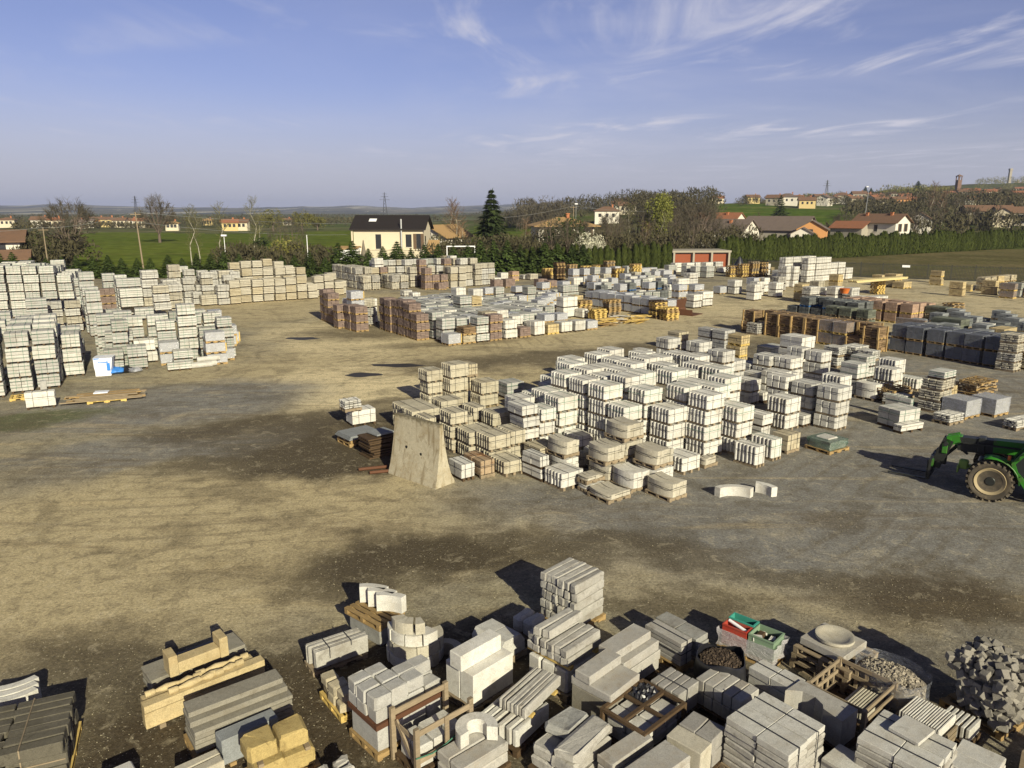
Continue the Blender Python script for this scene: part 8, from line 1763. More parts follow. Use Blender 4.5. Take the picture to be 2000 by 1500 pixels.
x, y, _ = at(1590, 190); house('brick_gable_house', 'house with an orange brick gable next to the wide barn', 'house', x, y, 0, 66, 9, 7.0, 4.2, 2.0, 'orangew', 'grey', [('l', .4, 3.2, 1.5, 1.0, False)], .5); x, y, _ = at(1572, 183); house('white_annex', 'small white gabled annex before the orange brick gable', 'annex', x, y, 0, 66, 5, 5.2, 3.2, 1.4, 'white', 'grey', [], .4)
x, y, _ = at(1724, 203); house('white_villa', 'white villa with brown roof, balcony and shuttered windows above hedge', 'house', x, y, .3, -52, 11.5, 8.0, 5.4, 2.0, 'white', 'brown', [('f', -2, 3.0, .9, 1.7, False), ('f', 0.6, 3.0, .9, 1.7, False), ('r', -1.6, 3.0, 1.0, 2.0, True), ('r', 1.6, 3.0, 1.0, 2.0, True), ('r', 0, .8, 1.4, 1.7, False)], .7, False, [(-3.5, -1, .8), (3, -.8, .8)])
x, y, _ = at(1668, 205); house('villa_wing', 'low wing with red tiles joined beside the white villa', 'house', x, y, .3, -50, 8.5, 7, 3.9, 1.6, 'grey', 'red', [('f', -2, 1.5, 1.2, 1.4, False), ('f', 1.4, 1.5, 1.0, 1.2, False)], .5)
x, y, _ = at(1800, 260); house('small_white_house', 'small white gabled house among bare trees past the villa', 'house', x, y, tz(x, y), 60, 9, 7, 4.6, 2.2, 'white', 'brown', [('l', 0, 3, 1, 1.2, False)], .5)
for px_, D_, lab in ((1928, 300, 'dark open barn with a long grey roof near the hill foot'), (1990, 290, 'dark open barn farther along the hill foot, close to the hedge end')):
    x, y, _ = at(px_, D_); house('open_barn', lab, 'barn', x, y, tz(x, y), -8, 17, 9, 4.6, 2.0, 'grey', 'brown', [('f', -5, .5, 2.6, 3.4, False), ('f', -1, .5, 2.6, 3.4, False), ('f', 3.5, .5, 2.6, 3.4, False)], .6)
x, y, _ = at(1960, 283); house('cream_cottage', 'cream gabled cottage between two dark open barns', 'house', x, y, tz(x, y), 60, 8, 6, 4.8, 1.8, 'cream', 'brown', [('l', 0, 2.6, 1, 1.2, False)], .5)
# garages with red doors
r = empty('garage_block', (29.0, 115.6, 0), R(4), 'flat roofed garage block with orange red doors at the yard edge', 'garage')
mb = MB(); mb.box(-4.4, 0, 0, 4.4, 5, 2.35); mb.build('wall', WALL['grey'], r)
mb = MB(); mb.box(-4.6, -.6, 2.353, 4.6, 5.2, 2.65); mb.build('roof', WALL['grey'], r)
for k in range(3): mb = MB(); mb.box(-4.0 + 2.9 * k, -.06, 0, -1.5 + 2.9 * k, -.003, 2.15); mb.build('garage_door', M['brick'], r)
mb = MB()
for xx in (-4.3, -1.25, 1.6, 4.3): mb.box(xx - .14, -.58, 0, xx + .14, -.30, 2.35)
mb.build('front_pillar', WALL['grey'], r)
# village houses on the hill and on the plain: px, base row, width m, distance, wall, roof, yaw
VH = [(1468, 397, 10, 560, 'yellow', 'brown', 10), (1513, 401, 12, 545, 'grey', 'brown', -20), (1536, 402, 14, 540, 'white', 'grey', -12), (1552, 399, 12, 585, 'grey', 'red', 5), (1562, 397, 10, 560, 'white', 'brown', 60), (1574, 405, 11, 520, 'yellow', 'brown', 0), (1586, 395, 10, 600, 'yellow', 'red', 55), (1600, 395, 12, 620, 'cream', 'brown', 10), (1609, 400, 11, 555, 'white', 'grey', 62), (1628, 397, 10, 580, 'white', 'brown', 60), (1642, 396, 15, 600, 'cream', 'brown', -8), (1655, 398, 11, 585, 'white', 'red', 58), (1674, 392, 13, 650, 'grey', 'brown', 5), (1668, 400, 9, 560, 'cream', 'brown', 20), (1692, 391, 10, 670, 'cream', 'red', 5), (1712, 392, 10, 690, 'grey', 'brown', 12), (1752, 401, 9, 560, 'orangew', 'brown', 5), (1779, 401, 9, 545, 'orangew', 'red', 0), (1730, 396, 9, 620, 'cream', 'brown', 0),
      (1878, 388, 13, 760, 'grey', 'brown', 8), (1893, 387, 14, 780, 'orangew', 'red', -5), (1906, 392, 12, 700, 'yellow', 'red', 5), (1918, 396, 13, 660, 'yellow', 'brown', -5), (1884, 405, 11, 560, 'white', 'brown', 62), (1894, 403, 9, 580, 'cream', 'brown', 5), (1862, 392, 9, 760, 'grey', 'brown', 5), (1952, 384, 13, 950, 'cream', 'brown', 0), (1966, 384, 12, 960, 'white', 'brown', 10), (1972, 394, 12, 700, 'yellow', 'brown', 0), (1988, 392, 14, 720, 'yellow', 'red', 8), (2010, 388, 14, 800, 'cream', 'brown', 8), (1985, 377, 13, 1150, 'cream', 'red', 0), (1706, 398, 10, 600, 'white', 'red', 40), (1718, 402, 9, 560, 'cream', 'brown', 10), (1740, 389, 10, 720, 'white', 'brown', 30), (1764, 394, 11, 640, 'cream', 'red', 5), (1798, 396, 10, 620, 'grey', 'brown', 20), (1815, 390, 11, 720, 'cream', 'brown', 0), (1832, 398, 10, 600, 'white', 'brown', 50), (1848, 388, 11, 760, 'grey', 'red', 10), (1930, 387, 12, 800, 'cream', 'red', 10), (1938, 400, 10, 620, 'white', 'brown', 55), (1944, 378, 12, 1050, 'grey', 'brown', 0), (1958, 402, 10, 600, 'orangew', 'brown', 10), (1996, 384, 12, 900, 'white', 'brown', 40), (1995, 400, 11, 620, 'cream', 'brown', 0), (1990, 372, 12, 1250, 'cream', 'brown', 0), (1215, 403, 12, 640, 'cream', 'brown', 0), (1207, 412, 9, 560, 'white', 'brown', 0), (1225, 417, 10, 520, 'cream', 'brown', 0), (1185, 436, 12, 300, 'white', 'brown', 0), (1345, 404, 11, 620, 'cream', 'brown', 0), (1400, 392, 10, 640, 'cream', 'red', 0),
      (78, 443, 9.9, 400, 'white', 'brown', -5), (105, 442, 9.3, 395, 'cream', 'red', 10), (152, 443, 6.8, 385, 'grey', 'grey', 0), (166, 440, 8.1, 410, 'white', 'grey', 10), (190, 439, 8.7, 440, 'orangew', 'brown', 0), (210, 440, 9.3, 430, 'yellow', 'brown', 6), (232, 440, 8.1, 425, 'cream', 'brown', -8), (255, 440, 7.4, 430, 'white', 'brown', 0), (272, 441, 7.4, 420, 'cream', 'red', 0), (334, 448, 6.5, 345, 'cream', 'tan', 0), (405, 438, 6.2, 460, 'yellow', 'tan', 0), (446, 447, 8.1, 340, 'yellow', 'red', 10), (468, 447, 8.1, 345, 'cream', 'brown', -6), (12, 440, 8.7, 420, 'cream', 'brown', 0), (560, 440, 6.2, 480, 'grey', 'brown', 0), (745, 421, 7.4, 620, 'white', 'tan', 0)]
adj = ['first', 'second', 'third']
seen_ = {}
for i, (px_, py_, w_, D_, wa, ro, yw) in enumerate(VH):
    if px_ > 1100:      # stand it where the slope carries a house at that height
        D_ = min((d_ for d_ in range(280, 1500, 10)), key=lambda d_: abs(412 - 1489 * (at(px_, d_)[2] - CAM_H) / d_ - py_) * 40 + abs(d_ - D_) * .25)
    x, y, z = at(px_, D_)
    where = 'in the hill village' if 1440 < px_ < 1735 else 'on the wooded hill' if px_ > 1000 else 'beyond the green field'
    key = (wa, ro, where); seen_[key] = seen_.get(key, 0) + 1
    lab = f"{dict(orangew='orange', brickw='brick').get(wa, wa)} walled {ro} roofed house {where}, {ORD[seen_[key]]} of its colours from the west"
    print('VH', px_, round(z,1), round(tz(x,y),1), round(CAM_H+(412-py_)*D_/1489,1)) if False else None
    house('village_house', lab, 'house', x, y, z, yw - math.degrees(math.atan2(px_ - 1000, 1489)) * .6, w_ * .84, w_ * .62, w_ * .30 + 1.3, w_ * .15, wa, ro, [('f', -w_ * .25, w_ * .2, 1.1, 1.4, False), ('f', w_ * .22, w_ * .2, 1.1, 1.4, False), ('f', 0, w_ * .2, 1.1, 1.4, False), ('l', 0, w_ * .25, 1.1, 1.4, False)], .6, i % 4 == 2, [(w_ * .2, 0.3, .8)], 'houses ' + where, True)
TOWERB = plain_mat('old_tower_brick', (0.17, 0.105, 0.075), .9, .2, scale=.6)
# church tower, slim tower, hilltop castle
x, y, z = at(1865, 800); r = empty('bell_tower', (x, y, z - 2), R(5), 'brick bell tower with open top rising over the hill village', 'bell tower'); mb = MB(); mb.box(-2.1, -2.1, 0, 2.1, 2.1, 17); mb.build('tower_shaft', TOWERB, r)
mb = MB()
for sx_, sy_ in ((-1, -1), (1, -1), (1, 1), (-1, 1)): mb.box(sx_ * 1.75 - .35, sy_ * 1.75 - .35, 17.003, sx_ * 1.75 + .35, sy_ * 1.75 + .35, 20.5)
mb.build('belfry_pier', TOWERB, r); mb = MB(); mb.box(-2.4, -2.4, 20.503, 2.4, 2.4, 21.1); mb.prism([(-2.3, -2.3), (2.3, -2.3), (2.3, 2.3), (-2.3, 2.3)], 21.103, 22.6, [(-.1, -.1), (.1, -.1), (.1, .1), (-.1, .1)]); mb.build('tower_roof', ROOF['brown'], r)
x, y, z = at(1962.5, 1150); mb = MB(); mb.box(-1.7, -1.7, -8, 1.7, 1.7, 16); mb.prism([(-2.1, -2.1), (2.1, -2.1), (2.1, 2.1), (-2.1, 2.1)], 16.003, 18.5); o = mb.build('slim_tower', WALL['grey']); o.location = (x, y, z + 3); tag(o, 'slim stone tower standing alone below the hilltop castle', 'tower')
x, y, z = at(1984, 1400); r = empty('hilltop_castle', (x, y, z), 0, 'castle with a small turret on the hilltop', 'castle'); mb = MB(); mb.box(-11, -5, -3, 11, 5, 6.5); mb.build('wall', WALL['grey'], r); mb = MB(); mb.prism([(-11.5, -5.5), (11.5, -5.5), (11.5, 5.5), (-11.5, 5.5)], 6.503, 9.5, [(-9, -.4), (9, -.4), (9, .4), (-9, .4)]); mb.build('roof', ROOF['brown'], r); mb = MB(); mb.box(-5, -1.5, 6.51, -2, 1.5, 14); mb.build('turret', WALL['grey'], r)

# single trees
def round_tree(seed, h, w, mat, bark, limbs=9, subs=6, twigs=7, trunk=.3, low=.2, tw=.03):
    """bare crown: limbs fan out of the trunk, branches fill an egg shaped crown, twigs point outward"""
    rg = random.Random(seed); wood, twig = MB(), MB(); th = h * low
    wood.tube((0, 0, 0), (.05, 0, th), trunk, trunk * .8, 8, False); wood.tube((.05, 0, th), (.1, .05, h * .55), trunk * .8, trunk * .35, 6, False)
    def strip(p, q, a, b_):
        d = (q - p).normalized(); u = d.cross(Vector((rg.gauss(0, 1), rg.gauss(0, 1), .3))).normalized()
        i = twig.pts([p - u * a, p + u * a, q + u * b_, q - u * b_]); twig.f.append((i, i + 1, i + 2, i + 3))
    def egg(a, v, q):    # v -1..1 bottom to top
        rr = w / 2 * math.sqrt(max(.02, 1 - v * v)) * q; return Vector((rr * math.cos(a), rr * math.sin(a), h * (.62 + .37 * v * q)))
    for k in range(limbs):
        a = 2 * math.pi * k / limbs + rg.uniform(-.3, .3); v = rg.uniform(-.55, .75)
        p = Vector((.06, 0, th * rg.uniform(.8, 1.0) + h * .05 * (v + .5))); m_ = egg(a, v, .52) ; c = p.lerp(m_, .55) + Vector((0, 0, -.03 * h))
        wood.tube(p, c, trunk * .38, trunk * .26, 5, False); wood.tube(c, m_, trunk * .26, trunk * .16, 5, False)
        for i in range(subs):
            s0 = (c if i % 2 else p.lerp(c, .6)).lerp(m_, rg.uniform(.2, 1)); e = egg(a + rg.gauss(0, .42), max(-.9, min(.98, v + rg.gauss(0, .34))), rg.uniform(.75, .95)); mid = s0.lerp(e, .5) + Vector((rg.gauss(0, .15), rg.gauss(0, .15), rg.gauss(.1, .1)))
            wood.tube(s0, mid, trunk * .13, trunk * .09, 4, False); wood.tube(mid, e, trunk * .09, trunk * .05, 4, False)
            for j in range(twigs):
                t0 = mid.lerp(e, rg.uniform(0, 1)); out = (t0 - Vector((0, 0, h * .45))).normalized(); d = (out + Vector((rg.gauss(0, .55), rg.gauss(0, .55), rg.gauss(.35, .4)))).normalized(); l = h * rg.uniform(.05, .12)
                t1 = t0 + d * l; strip(t0, t1, tw, tw * .5)
                for q in range(3):
                    t2 = t0.lerp(t1, rg.uniform(.3, 1)); strip(t2, t2 + (d + Vector((rg.gauss(0, .6), rg.gauss(0, .6), rg.gauss(.1, .5)))).normalized() * l * .7, tw * .7, tw * .3)
    return [('trunk', wood.mesh('trunk', bark)), ('crown', twig.mesh('crown', LM[mat]))]
def birch_tree(seed, h, w, mat, bark, n=60, trunk=.10, lowest=.28, tw=.02):
    rg = random.Random(seed); wood, twig = MB(), MB(); ps = [Vector((rg.gauss(0, .12) * i, rg.gauss(0, .12) * i, h * i / 5)) for i in range(6)]
    for i in range(5): wood.tube(ps[i], ps[i + 1], trunk * (1 - i / 5.3), trunk * (1 - (i + 1) / 5.3), 6, False)
    def strip(p, q, a, b_):
        d = (q - p).normalized(); u = d.cross(Vector((rg.gauss(0, 1), rg.gauss(0, 1), .3))).normalized(); i = twig.pts([p - u * a, p + u * a, q + u * b_, q - u * b_]); twig.f.append((i, i + 1, i + 2, i + 3))
    for k in range(n):
        f = lowest + (1 - lowest) * (k + rg.random()) / n; i = min(4, int(f * 5)); p = ps[i].lerp(ps[i + 1], f * 5 - i); a = rg.uniform(0, 6.283)
        l = w * (.25 + .75 * math.sin(math.pi * min(1, (1 - f) / (1 - lowest) * .9 + .08))) * rg.uniform(.6, 1.1); d = Vector((math.cos(a), math.sin(a), rg.uniform(.7, 1.5))).normalized(); q = p + d * l; strip(p, q, tw * 1.3, tw * .6)
        for j in range(7):
            t0 = p.lerp(q, rg.uniform(.25, 1)); strip(t0, t0 + (d + Vector((rg.gauss(0, .6), rg.gauss(0, .6), rg.gauss(.1, .5)))).normalized() * l * rg.uniform(.25, .5), tw * .8, tw * .3)
    return [('trunk', wood.mesh('trunk', bark)), ('crown', twig.mesh('crown', LM[mat]))]
BT = [round_tree(1, 10, 7.5, 'twig', BARK, 10, 7, 8, .26, .22), round_tree(2, 12, 11, 'twig', BARK, 12, 8, 8, .42, .2, .04), birch_tree(3, 9, 1.7, 'twiggreen', BARKPALE, 60, .09), birch_tree(4, 9, 2.1, 'twigred', BARKPALE, 90, .11, .15, .022), round_tree(5, 9, 4.6, 'twig', BARK, 7, 5, 6, .13, .25, .022)]
def leafy(seed, w, h, n, size, mat, lumps=9, trunk=.2, lift=.2):
    rg = random.Random(seed); mb = crown_mesh(w, h * (1 - lift), n, size, rg, lumps); mb.v = [(x, y, z + h * lift) for x, y, z in mb.v]
    tk = MB(); tk.tube((0, 0, 0), (0, 0, h * .6), trunk, trunk * .4, 7, False)
    for k in range(4): a = k * 1.7; tk.tube((0, 0, h * (.25 + .06 * k)), (w * .3 * math.cos(a), w * .3 * math.sin(a), h * (.5 + .08 * k)), trunk * .4, trunk * .12, 5, False)
    return [('trunk', tk.mesh('trunk', BARK)), ('crown', mb.mesh('crown', LM[mat]))]
def put(name, label, cat, px_, D_, parts, h, h0_, group=None):
    x, y, z = at(px_, D_); return tree(name, label, cat, (x, y, z - .05), parts, group, br.uniform(0, 6.28), h / h0_)
put('bare_tree', 'big bare tree behind the slab tower with brushy lower growth', 'tree', 128, 116, BT[0], 10.6, 10)
put('bare_tree', 'broad lone bare tree in the middle of the green field', 'tree', 306, 211, BT[1], 12.8, 12)
put('evergreen_bush', 'large dark brushy bush under the big bare tree', 'bush', 132, 117, leafy(11, 7, 5.2, 1500, .45, 'brush', 12, lift=.02), 5.4, 5.2)
for k, (px_, D_, s_, lab) in enumerate(((28, 114, 6.6, 'tall brown bush by the edge house wall'), (55, 116, 5.6, 'brown bush between pole and edge house'), (470, 112, 3.6, 'brown brush behind the spruces, west part'), (520, 114, 4.4, 'dark round bush behind the spruces'), (555, 113, 4.2, 'greenish bush next to the dark round bush'), (905, 124, 4.4, 'brown thicket by the white goal frame'), (985, 128, 4.6, 'brown thicket beside the big spruce'), (1010, 132, 4.0, 'brown thicket before the hipped house'), (1238, 126, 4.5, 'brown thicket past the blossom tree'), (1320, 132, 5.0, 'brown thicket over the garages'))):
    put('bush', lab, 'bush', px_, D_, leafy(70 + k, s_ * 1.15, s_, 900, .34, ('brush', 'brush', 'brush', 'dark', 'olive', 'brush', 'brush', 'brush', 'brush', 'brush')[k], 9, .1, .02), s_, s_)
for k, (px_, D_, h_, b_, lab) in enumerate(((366, 113, 9.2, 2, 'slim pale birch, westernmost of the birches by the field'), (380, 114, 8.6, 2, 'slim birch next to the westernmost birch'), (424, 114, 9.6, 2, 'twiggy birch with a dark nest'), (492, 114, 10.4, 2, 'tallest slim birch behind the spruces'), (500, 117, 8.0, 2, 'smaller birch beside the tallest birch'), (572, 120, 7.5, 4, 'sparse sapling near the brick shed'), (540, 118, 7.0, 4, 'sparse sapling over the dark round bush'),
        (888, 140, 10.3, 3, 'reddish bare birch clump behind the gabled house'), (880, 150, 9.6, 3, 'reddish bare birch farther behind the gabled house'), (905, 128, 6.5, 3, 'reddish sapling over the goal frame'), (1078, 124, 8.6, 4, 'slim bare tree before the hipped house'), (1112, 123, 7.5, 4, 'bare forked tree by the dark evergreen'), (1232, 140, 9.8, 2, 'bare tree between blossom tree and willow'), (1262, 138, 8.4, 4, 'twiggy bare tree left of the willow'.replace(' left of', ' touching')), (1300, 140, 8.6, 2, 'bare tree under the willow edge'),
        (1368, 150, 11.0, 0, 'dark spreading bare tree over the garages'), (1392, 152, 9.0, 4, 'bare tree before the long barn'), (1345, 152, 9.6, 4, 'bare tree behind the garages, nearest the willow'.replace('nearest', 'towards')), (1818, 300, 15, 3, 'tall pale bare tree past the white villa'), (1842, 290, 12, 3, 'bare tree next to the tall pale one'), (1868, 300, 11, 4, 'bare tree on the hill foot before the barns'), (1632, 230, 7, 4, 'bare tree between brick gable and villa wing'))):
    put('bare_tree', lab, 'tree', px_, D_, BT[b_], h_, (10, 12, 9, 9, 9)[b_])
for k, (px_, D_, h_, b_) in enumerate(((1182, 128, 7.0, 4), (1196, 150, 8.5, 0), (1216, 134, 8.0, 4), (1246, 160, 9.0, 0), (1262, 128, 6.5, 3), (1308, 160, 10.0, 0), (1325, 138, 8.0, 4), (1338, 168, 10.5, 0), (1356, 136, 7.6, 4), (1382, 170, 10, 0), (1408, 150, 7.5, 4), (1440, 152, 7.0, 4), (1058, 134, 6.6, 4), (1128, 136, 7.5, 0), (1030, 140, 7.0, 3), (1650, 240, 8, 0), (1480, 236, 8, 4), (1790, 240, 9, 0), (1830, 250, 10, 4), (1895, 260, 9, 0), (1950, 262, 9, 4))):
    put('bare_tree', 'bare brown tree in the belt between yard hedge and houses, ' + ORD[k + 1] + ' from the west', 'tree', px_, D_, BT[b_], h_, (10, 12, 9, 9, 9)[b_], 'bare trees in the belt behind the yard hedge')
put('tall_spruce', 'tall dark spruce standing alone above the hedge', 'spruce', 960, 136, [('trunk', (lambda m_: (m_.tube((0, 0, 0), (0, 0, 11.4), .22, .04, 6, False), m_.mesh('trunk', BARK))[1])(MB())), ('crown', conifer_mesh(12.4, 3.7, 4200, random.Random(5), .45).mesh('crown', LM['dark']))], 12.4, 12.4)
put('evergreen_tree', 'dark bushy evergreen before the hipped house', 'tree', 1100, 130, leafy(21, 6.5, 7.4, 2600, .36, 'dark', 12, .2, .08), 7.6, 7.4)
put('evergreen_tree', 'small dark evergreen beside the hipped house corner', 'tree', 1148, 134, leafy(22, 2.2, 5.0, 700, .3, 'dark', 6, .1, .05), 5.2, 5.0)
put('blossom_tree', 'small tree covered in pale white blossom behind the thujas', 'tree', 1160, 119, leafy(23, 6.0, 5.2, 2600, .20, 'blossom', 12, .14, .1), 5.3, 5.2)
put('willow_tree', 'tall willow with fresh yellow green leaves', 'tree', 1287, 152, leafy(24, 5.6, 11.6, 3600, .30, 'willow', 16, .2, .12), 12.2, 11.6)
put('dark_conifer', 'dark broad conifer at the edge of the hill meadow', 'conifer', 1524, 300, SP[0][:1] + [('crown', conifer_mesh(7.6, 2.6, 900, random.Random(9), .3).mesh('crown', LM['dark']))], 9.5, 7.6)
for k, (px_, D_, h_, lab) in enumerate(((1686, 690, 10, 'dark conifer of a pair over the village, western one'), (1697, 700, 9, 'dark conifer of a pair over the village, eastern one'), (1787, 720, 14, 'lone dark conifer on the wooded ridge'), (1505, 560, 6, 'small dark conifer beside the village edge'))):
    put('dark_conifer', lab, 'conifer', px_, D_, SP[k % 4], h_, 3.1)
for k, (px_, D_, w_, h_, lab) in enumerate(((531, 335, 11.5, 9.6, 'round olive willow crown at the far end of the field'), (588, 345, 9.5, 8.0, 'second round olive crown at the far field edge'), (618, 350, 9, 6.6, 'low dull crown beside the second olive one'))):
    put('round_willow', lab, 'tree', px_, D_, leafy(90 + k, w_, h_, 1500, .5, 'olive', 14, .4, .22), h_, h_)

# far woods that read as one mass
def wood_mass(name, spots, mat, dens=150, size=.7):
    mb = MB(); rg = random.Random(len(spots))
    for (x, y, z, w, h) in spots:
        mb.tube((x, y, z - 1), (x + rg.uniform(-.5, .5), y, z + h * .8), .012 * h + .05, .03, 4, False)
        for k in range(dens):
            a, u = rg.uniform(0, 6.283), rg.random() ** .8; q = math.sqrt(max(0, 1 - (2 * abs(u - .55)) ** 2.4)) * rg.random() ** .4
            p = Vector((x + w / 2 * q * math.cos(a), y + w / 2 * q * math.sin(a), z + h * (.08 + .9 * u)))
            d = Vector((rg.gauss(0, .5), rg.gauss(0, .5), abs(rg.gauss(.9, .4)))).normalized(); s_ = d.cross(Vector((rg.gauss(0, 1), rg.gauss(0, 1), .2))).normalized()
            l = size * rg.uniform(.7, 1.8); tri(mb, p, s_ * l * .16, d * l)
    struct(mb.build(name, LM[mat]), 'stuff')
def band(p0, p1, D0, D1, n, w, h, rg):
    out = []
    for k in range(n):
        f = (k + rg.random()) / n; x, y, z = at(p0 + (p1 - p0) * f, rg.uniform(D0, D1)); out.append((x, y, z, w * rg.uniform(.6, 1.3), h * rg.uniform(.65, 1.2)))
    return out
rg = random.Random(33)
wood_mass('woodland_west', band(-60, 700, 420, 540, 120, 9, 4.2, rg) + band(20, 300, 372, 385, 40, 6, 2.6, rg), 'brush', 60, 1.1)
wood_mass('woodland_far', band(-80, 1000, 620, 1300, 160, 12, 4.0, rg), 'brush', 40, 1.5)
wood_mass('woodland_knoll', band(1008, 1105, 300, 340, 34, 8, 10.5, rg) + band(985, 1040, 320, 340, 10, 7, 6, rg), 'twig', 170, .8)
wood_mass('woodland_ridge', band(1225, 1400, 300, 420, 75, 9, 10.5, rg) + band(1100, 1330, 340, 620, 70, 10, 9, rg), 'brush', 110, 1.0)
wood_mass('woodland_hill', band(1655, 1790, 310, 430, 50, 8, 5.0, rg) + band(1790, 2080, 330, 560, 130, 10, 8.5, rg) + band(1690, 1800, 600, 720, 35, 10, 6, rg) + band(1780, 2080, 480, 900, 90, 10, 6, rg) + band(1600, 1700, 225, 270, 14, 6, 3.5, rg) + band(1780, 2080, 230, 330, 60, 7, 6, rg), 'brush', 90, 1.1)
wood_mass('village_trees', band(1440, 1740, 470, 660, 120, 6, 5.2, rg) + band(1860, 2010, 560, 900, 40, 6, 5, rg), 'brush', 90, .8)
wood_mass('woodland_olive', band(1720, 1850, 640, 800, 40, 13, 9, rg) + band(1900, 2060, 1000, 1450, 60, 16, 10, rg) + band(1540, 1700, 600, 700, 24, 7, 3.5, rg), 'olive', 80, 1.3)
wood_mass('scrub_brush', band(1030, 1330, 120, 150, 60, 4.5, 4.4, rg) + band(1320, 1480, 128, 160, 36, 4.5, 5, rg) + band(840, 1040, 118, 135, 36, 4.2, 3.8, rg) + band(420, 640, 106, 118, 34, 3.6, 3.2, rg) + band(-40, 110, 106, 120, 24, 4, 4.2, rg), 'brush', 130, .5)

# poles, lamps, wires, masts
def pole(name, label, px_, D_, h_, r_=.11, lean=0.0, mat='woodgrey', lamp=False):
    x, y, z = at(px_, D_); t = empty(name, (x, y, z), 0, label, 'lamp post' if lamp else 'pole'); mb = MB(); mb.tube((0, 0, 0), (lean, 0, h_), r_, r_ * .6, 8); mb.build('pole_shaft', M[mat], t, 40)
    if lamp: mb = MB(); mb.box(-.35, -.25, h_ + .002, .35, .25, h_ + .25, .04); mb.build('lamp_head', M['lampwhite'], t)
    else:
        mb = MB(); mb.box(-.7 + lean, -.05, h_ - .35, .7 + lean, .05, h_ - .25); mb.build('cross_arm', M[mat], t)
    return Vector((x + lean, y, z + h_))
pA = pole('utility_pole', 'short pale utility pole near the edge house', 79, 104, 6.3); pB = pole('utility_pole', 'tall leaning utility pole at the field side', 268, 102, 8.4, .12, -.3)
pC = pole('utility_pole', 'slim utility pole beyond the hipped house', 1120, 160, 9.6); pD = pole('utility_pole', 'grey utility pole near the reddish birches', 893, 150, 7.0, .09); pE = pole('utility_pole', 'utility pole before the long barn', 1352, 180, 9.0, .1)
pole('street_lamp', 'white headed lamp post between two birches', 433, 108, 5.0, .06, 0, 'lampwhite', True); pole('street_lamp', 'very tall lamp mast behind the villa wing', 1689, 235, 15.5, .12, .6, 'metal', True); pole('street_lamp', 'lamp post with globe behind the hipped house', 1125, 175, 10.0, .07, 0, 'metal', True)
mb = MB(); mb.tube((0, 0, 0), (0, 0, 5.2), .05, None, 6); o = mb.build('white_post', M['lampwhite']); x, y, z = at(596, 108); o.location = (x, y, 0); tag(o, 'thin white post in the spruce row near the brick shed', 'post')
def wire(label, a, b_, sag):
    mb = MB(); ps = [a.lerp(b_, i / 14) - Vector((0, 0, sag * 4 * (i / 14) * (1 - i / 14))) for i in range(15)]
    for p, q in zip(ps, ps[1:]): mb.tube(p, q, .022, None, 4, False)
    tag(mb.build('overhead_wire', M['metal']), label, 'wire', 'overhead wires along the field')
wire('overhead wire from the short pole to the tall leaning pole', pA, pB, .5); wire('upper overhead wire from the leaning pole across the field', pB, pD + Vector((0, 0, 0)), 1.2); wire('lower overhead wire sagging across the field', pB - Vector((0, 0, 1.3)), pD - Vector((0, 0, 1.0)), 1.9); wire('overhead wire over the hipped house roof', pD, pC, .8); wire('overhead wire from the hipped house to the long barn', pC, pE, .8); wire('overhead wire leaving the short pole westward', pA, Vector((-85, 98, 6.0)), .5)
x, y, z = at(1381, 190); r = empty('aerial_mast', (x, y, z), 0, 'roof aerial mast with two cross bars above the barns', 'aerial'); mb = MB(); mb.tube((0, 0, 0), (0, 0, 14.0), .06, .03, 6); mb.build('mast', M['darkmetal'], r); mb = MB(); mb.box(-1.4, -.03, 12.6, 1.4, .03, 12.7); mb.box(-.9, -.03, 13.4, .9, .03, 13.5); mb.box(1.6, -.03, 11.6, 2.6, .03, 11.7); mb.box(2.05, -.03, 8, 2.13, .03, 11.6); mb.build('cross_bar', M['darkmetal'], r)
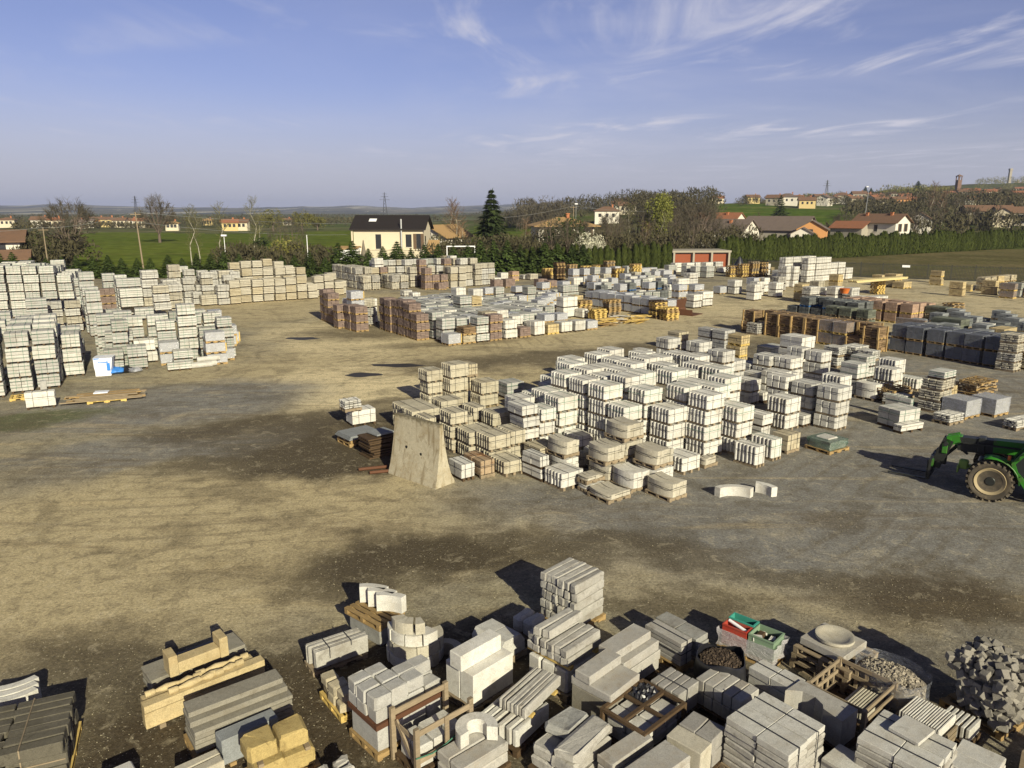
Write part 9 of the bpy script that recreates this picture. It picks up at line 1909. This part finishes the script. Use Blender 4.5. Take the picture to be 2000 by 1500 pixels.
for px_, D_, h_, lab in ((1611, 820, 21, 'steel lattice pylon above the hill village'), (752, 900, 30, 'faint lattice mast on the plain behind the black roofed house'), (1214, 560, 14, 'thin lattice mast on the low ridge'), (266, 900, 26, 'faint lattice pylon far across the field')):
    x, y, z = at(px_, D_); r = empty('lattice_pylon', (x, y, z), 0, lab, 'pylon'); mb = MB(); w_ = h_ * .09
    for sx_, sy_ in ((-1, -1), (1, -1), (1, 1), (-1, 1)): mb.beam((sx_ * w_, sy_ * w_, 0), (sx_ * .15, sy_ * .15, h_), .28, .28)
    for k in range(7): zz = h_ * k / 8; q = w_ * (1 - k / 8) + .1; q2 = w_ * (1 - (k + 1) / 8) + .1; mb.beam((-q, -q, zz), (q2, -q2, zz + h_ / 8), .16, .16); mb.beam((q, -q, zz), (-q2, -q2, zz + h_ / 8), .16, .16)
    for zz, l in ((.72, .20), (.84, .15), (.94, .1)): mb.box(-h_ * l, -.12, h_ * zz, h_ * l, .12, h_ * zz + .25)
    mb.build('lattice_frame', M['darkmetal'], r)
x, y, _ = at(899, 111); r = empty('goal_frame', (x, y, 0), R(2), 'white goal frame standing behind the young spruces', 'goal'); mb = MB(); mb.box(-2.1, -.07, 0, -1.98, .07, 3.4); mb.box(1.98, -.07, 0, 2.1, .07, 3.4); mb.build('goal_post', M['lampwhite'], r); mb = MB(); mb.box(-2.1, -.07, 3.403, 2.1, .07, 3.55); mb.build('crossbar', M['lampwhite'], r)

# ------------------------------------------------------------------ haze over the far land
hm = bpy.data.materials.new('air_haze'); hm.use_nodes = True; ht = hm.node_tree; ht.nodes.clear()
pv = NN(ht, "ShaderNodeVolumePrincipled"); pv.inputs["Color"].default_value = (0.50, 0.57, 0.86, 1); pv.inputs["Density"].default_value = 0.00013; pv.inputs["Anisotropy"].default_value = 0.0
ho = NN(ht, "ShaderNodeOutputMaterial"); ht.links.new(pv.outputs[0], ho.inputs["Volume"])
mb = MB(); mb.box(-6800, -60, -3, 6800, 7200, 96); hz = mb.build('haze', hm); struct(hz, 'stuff')
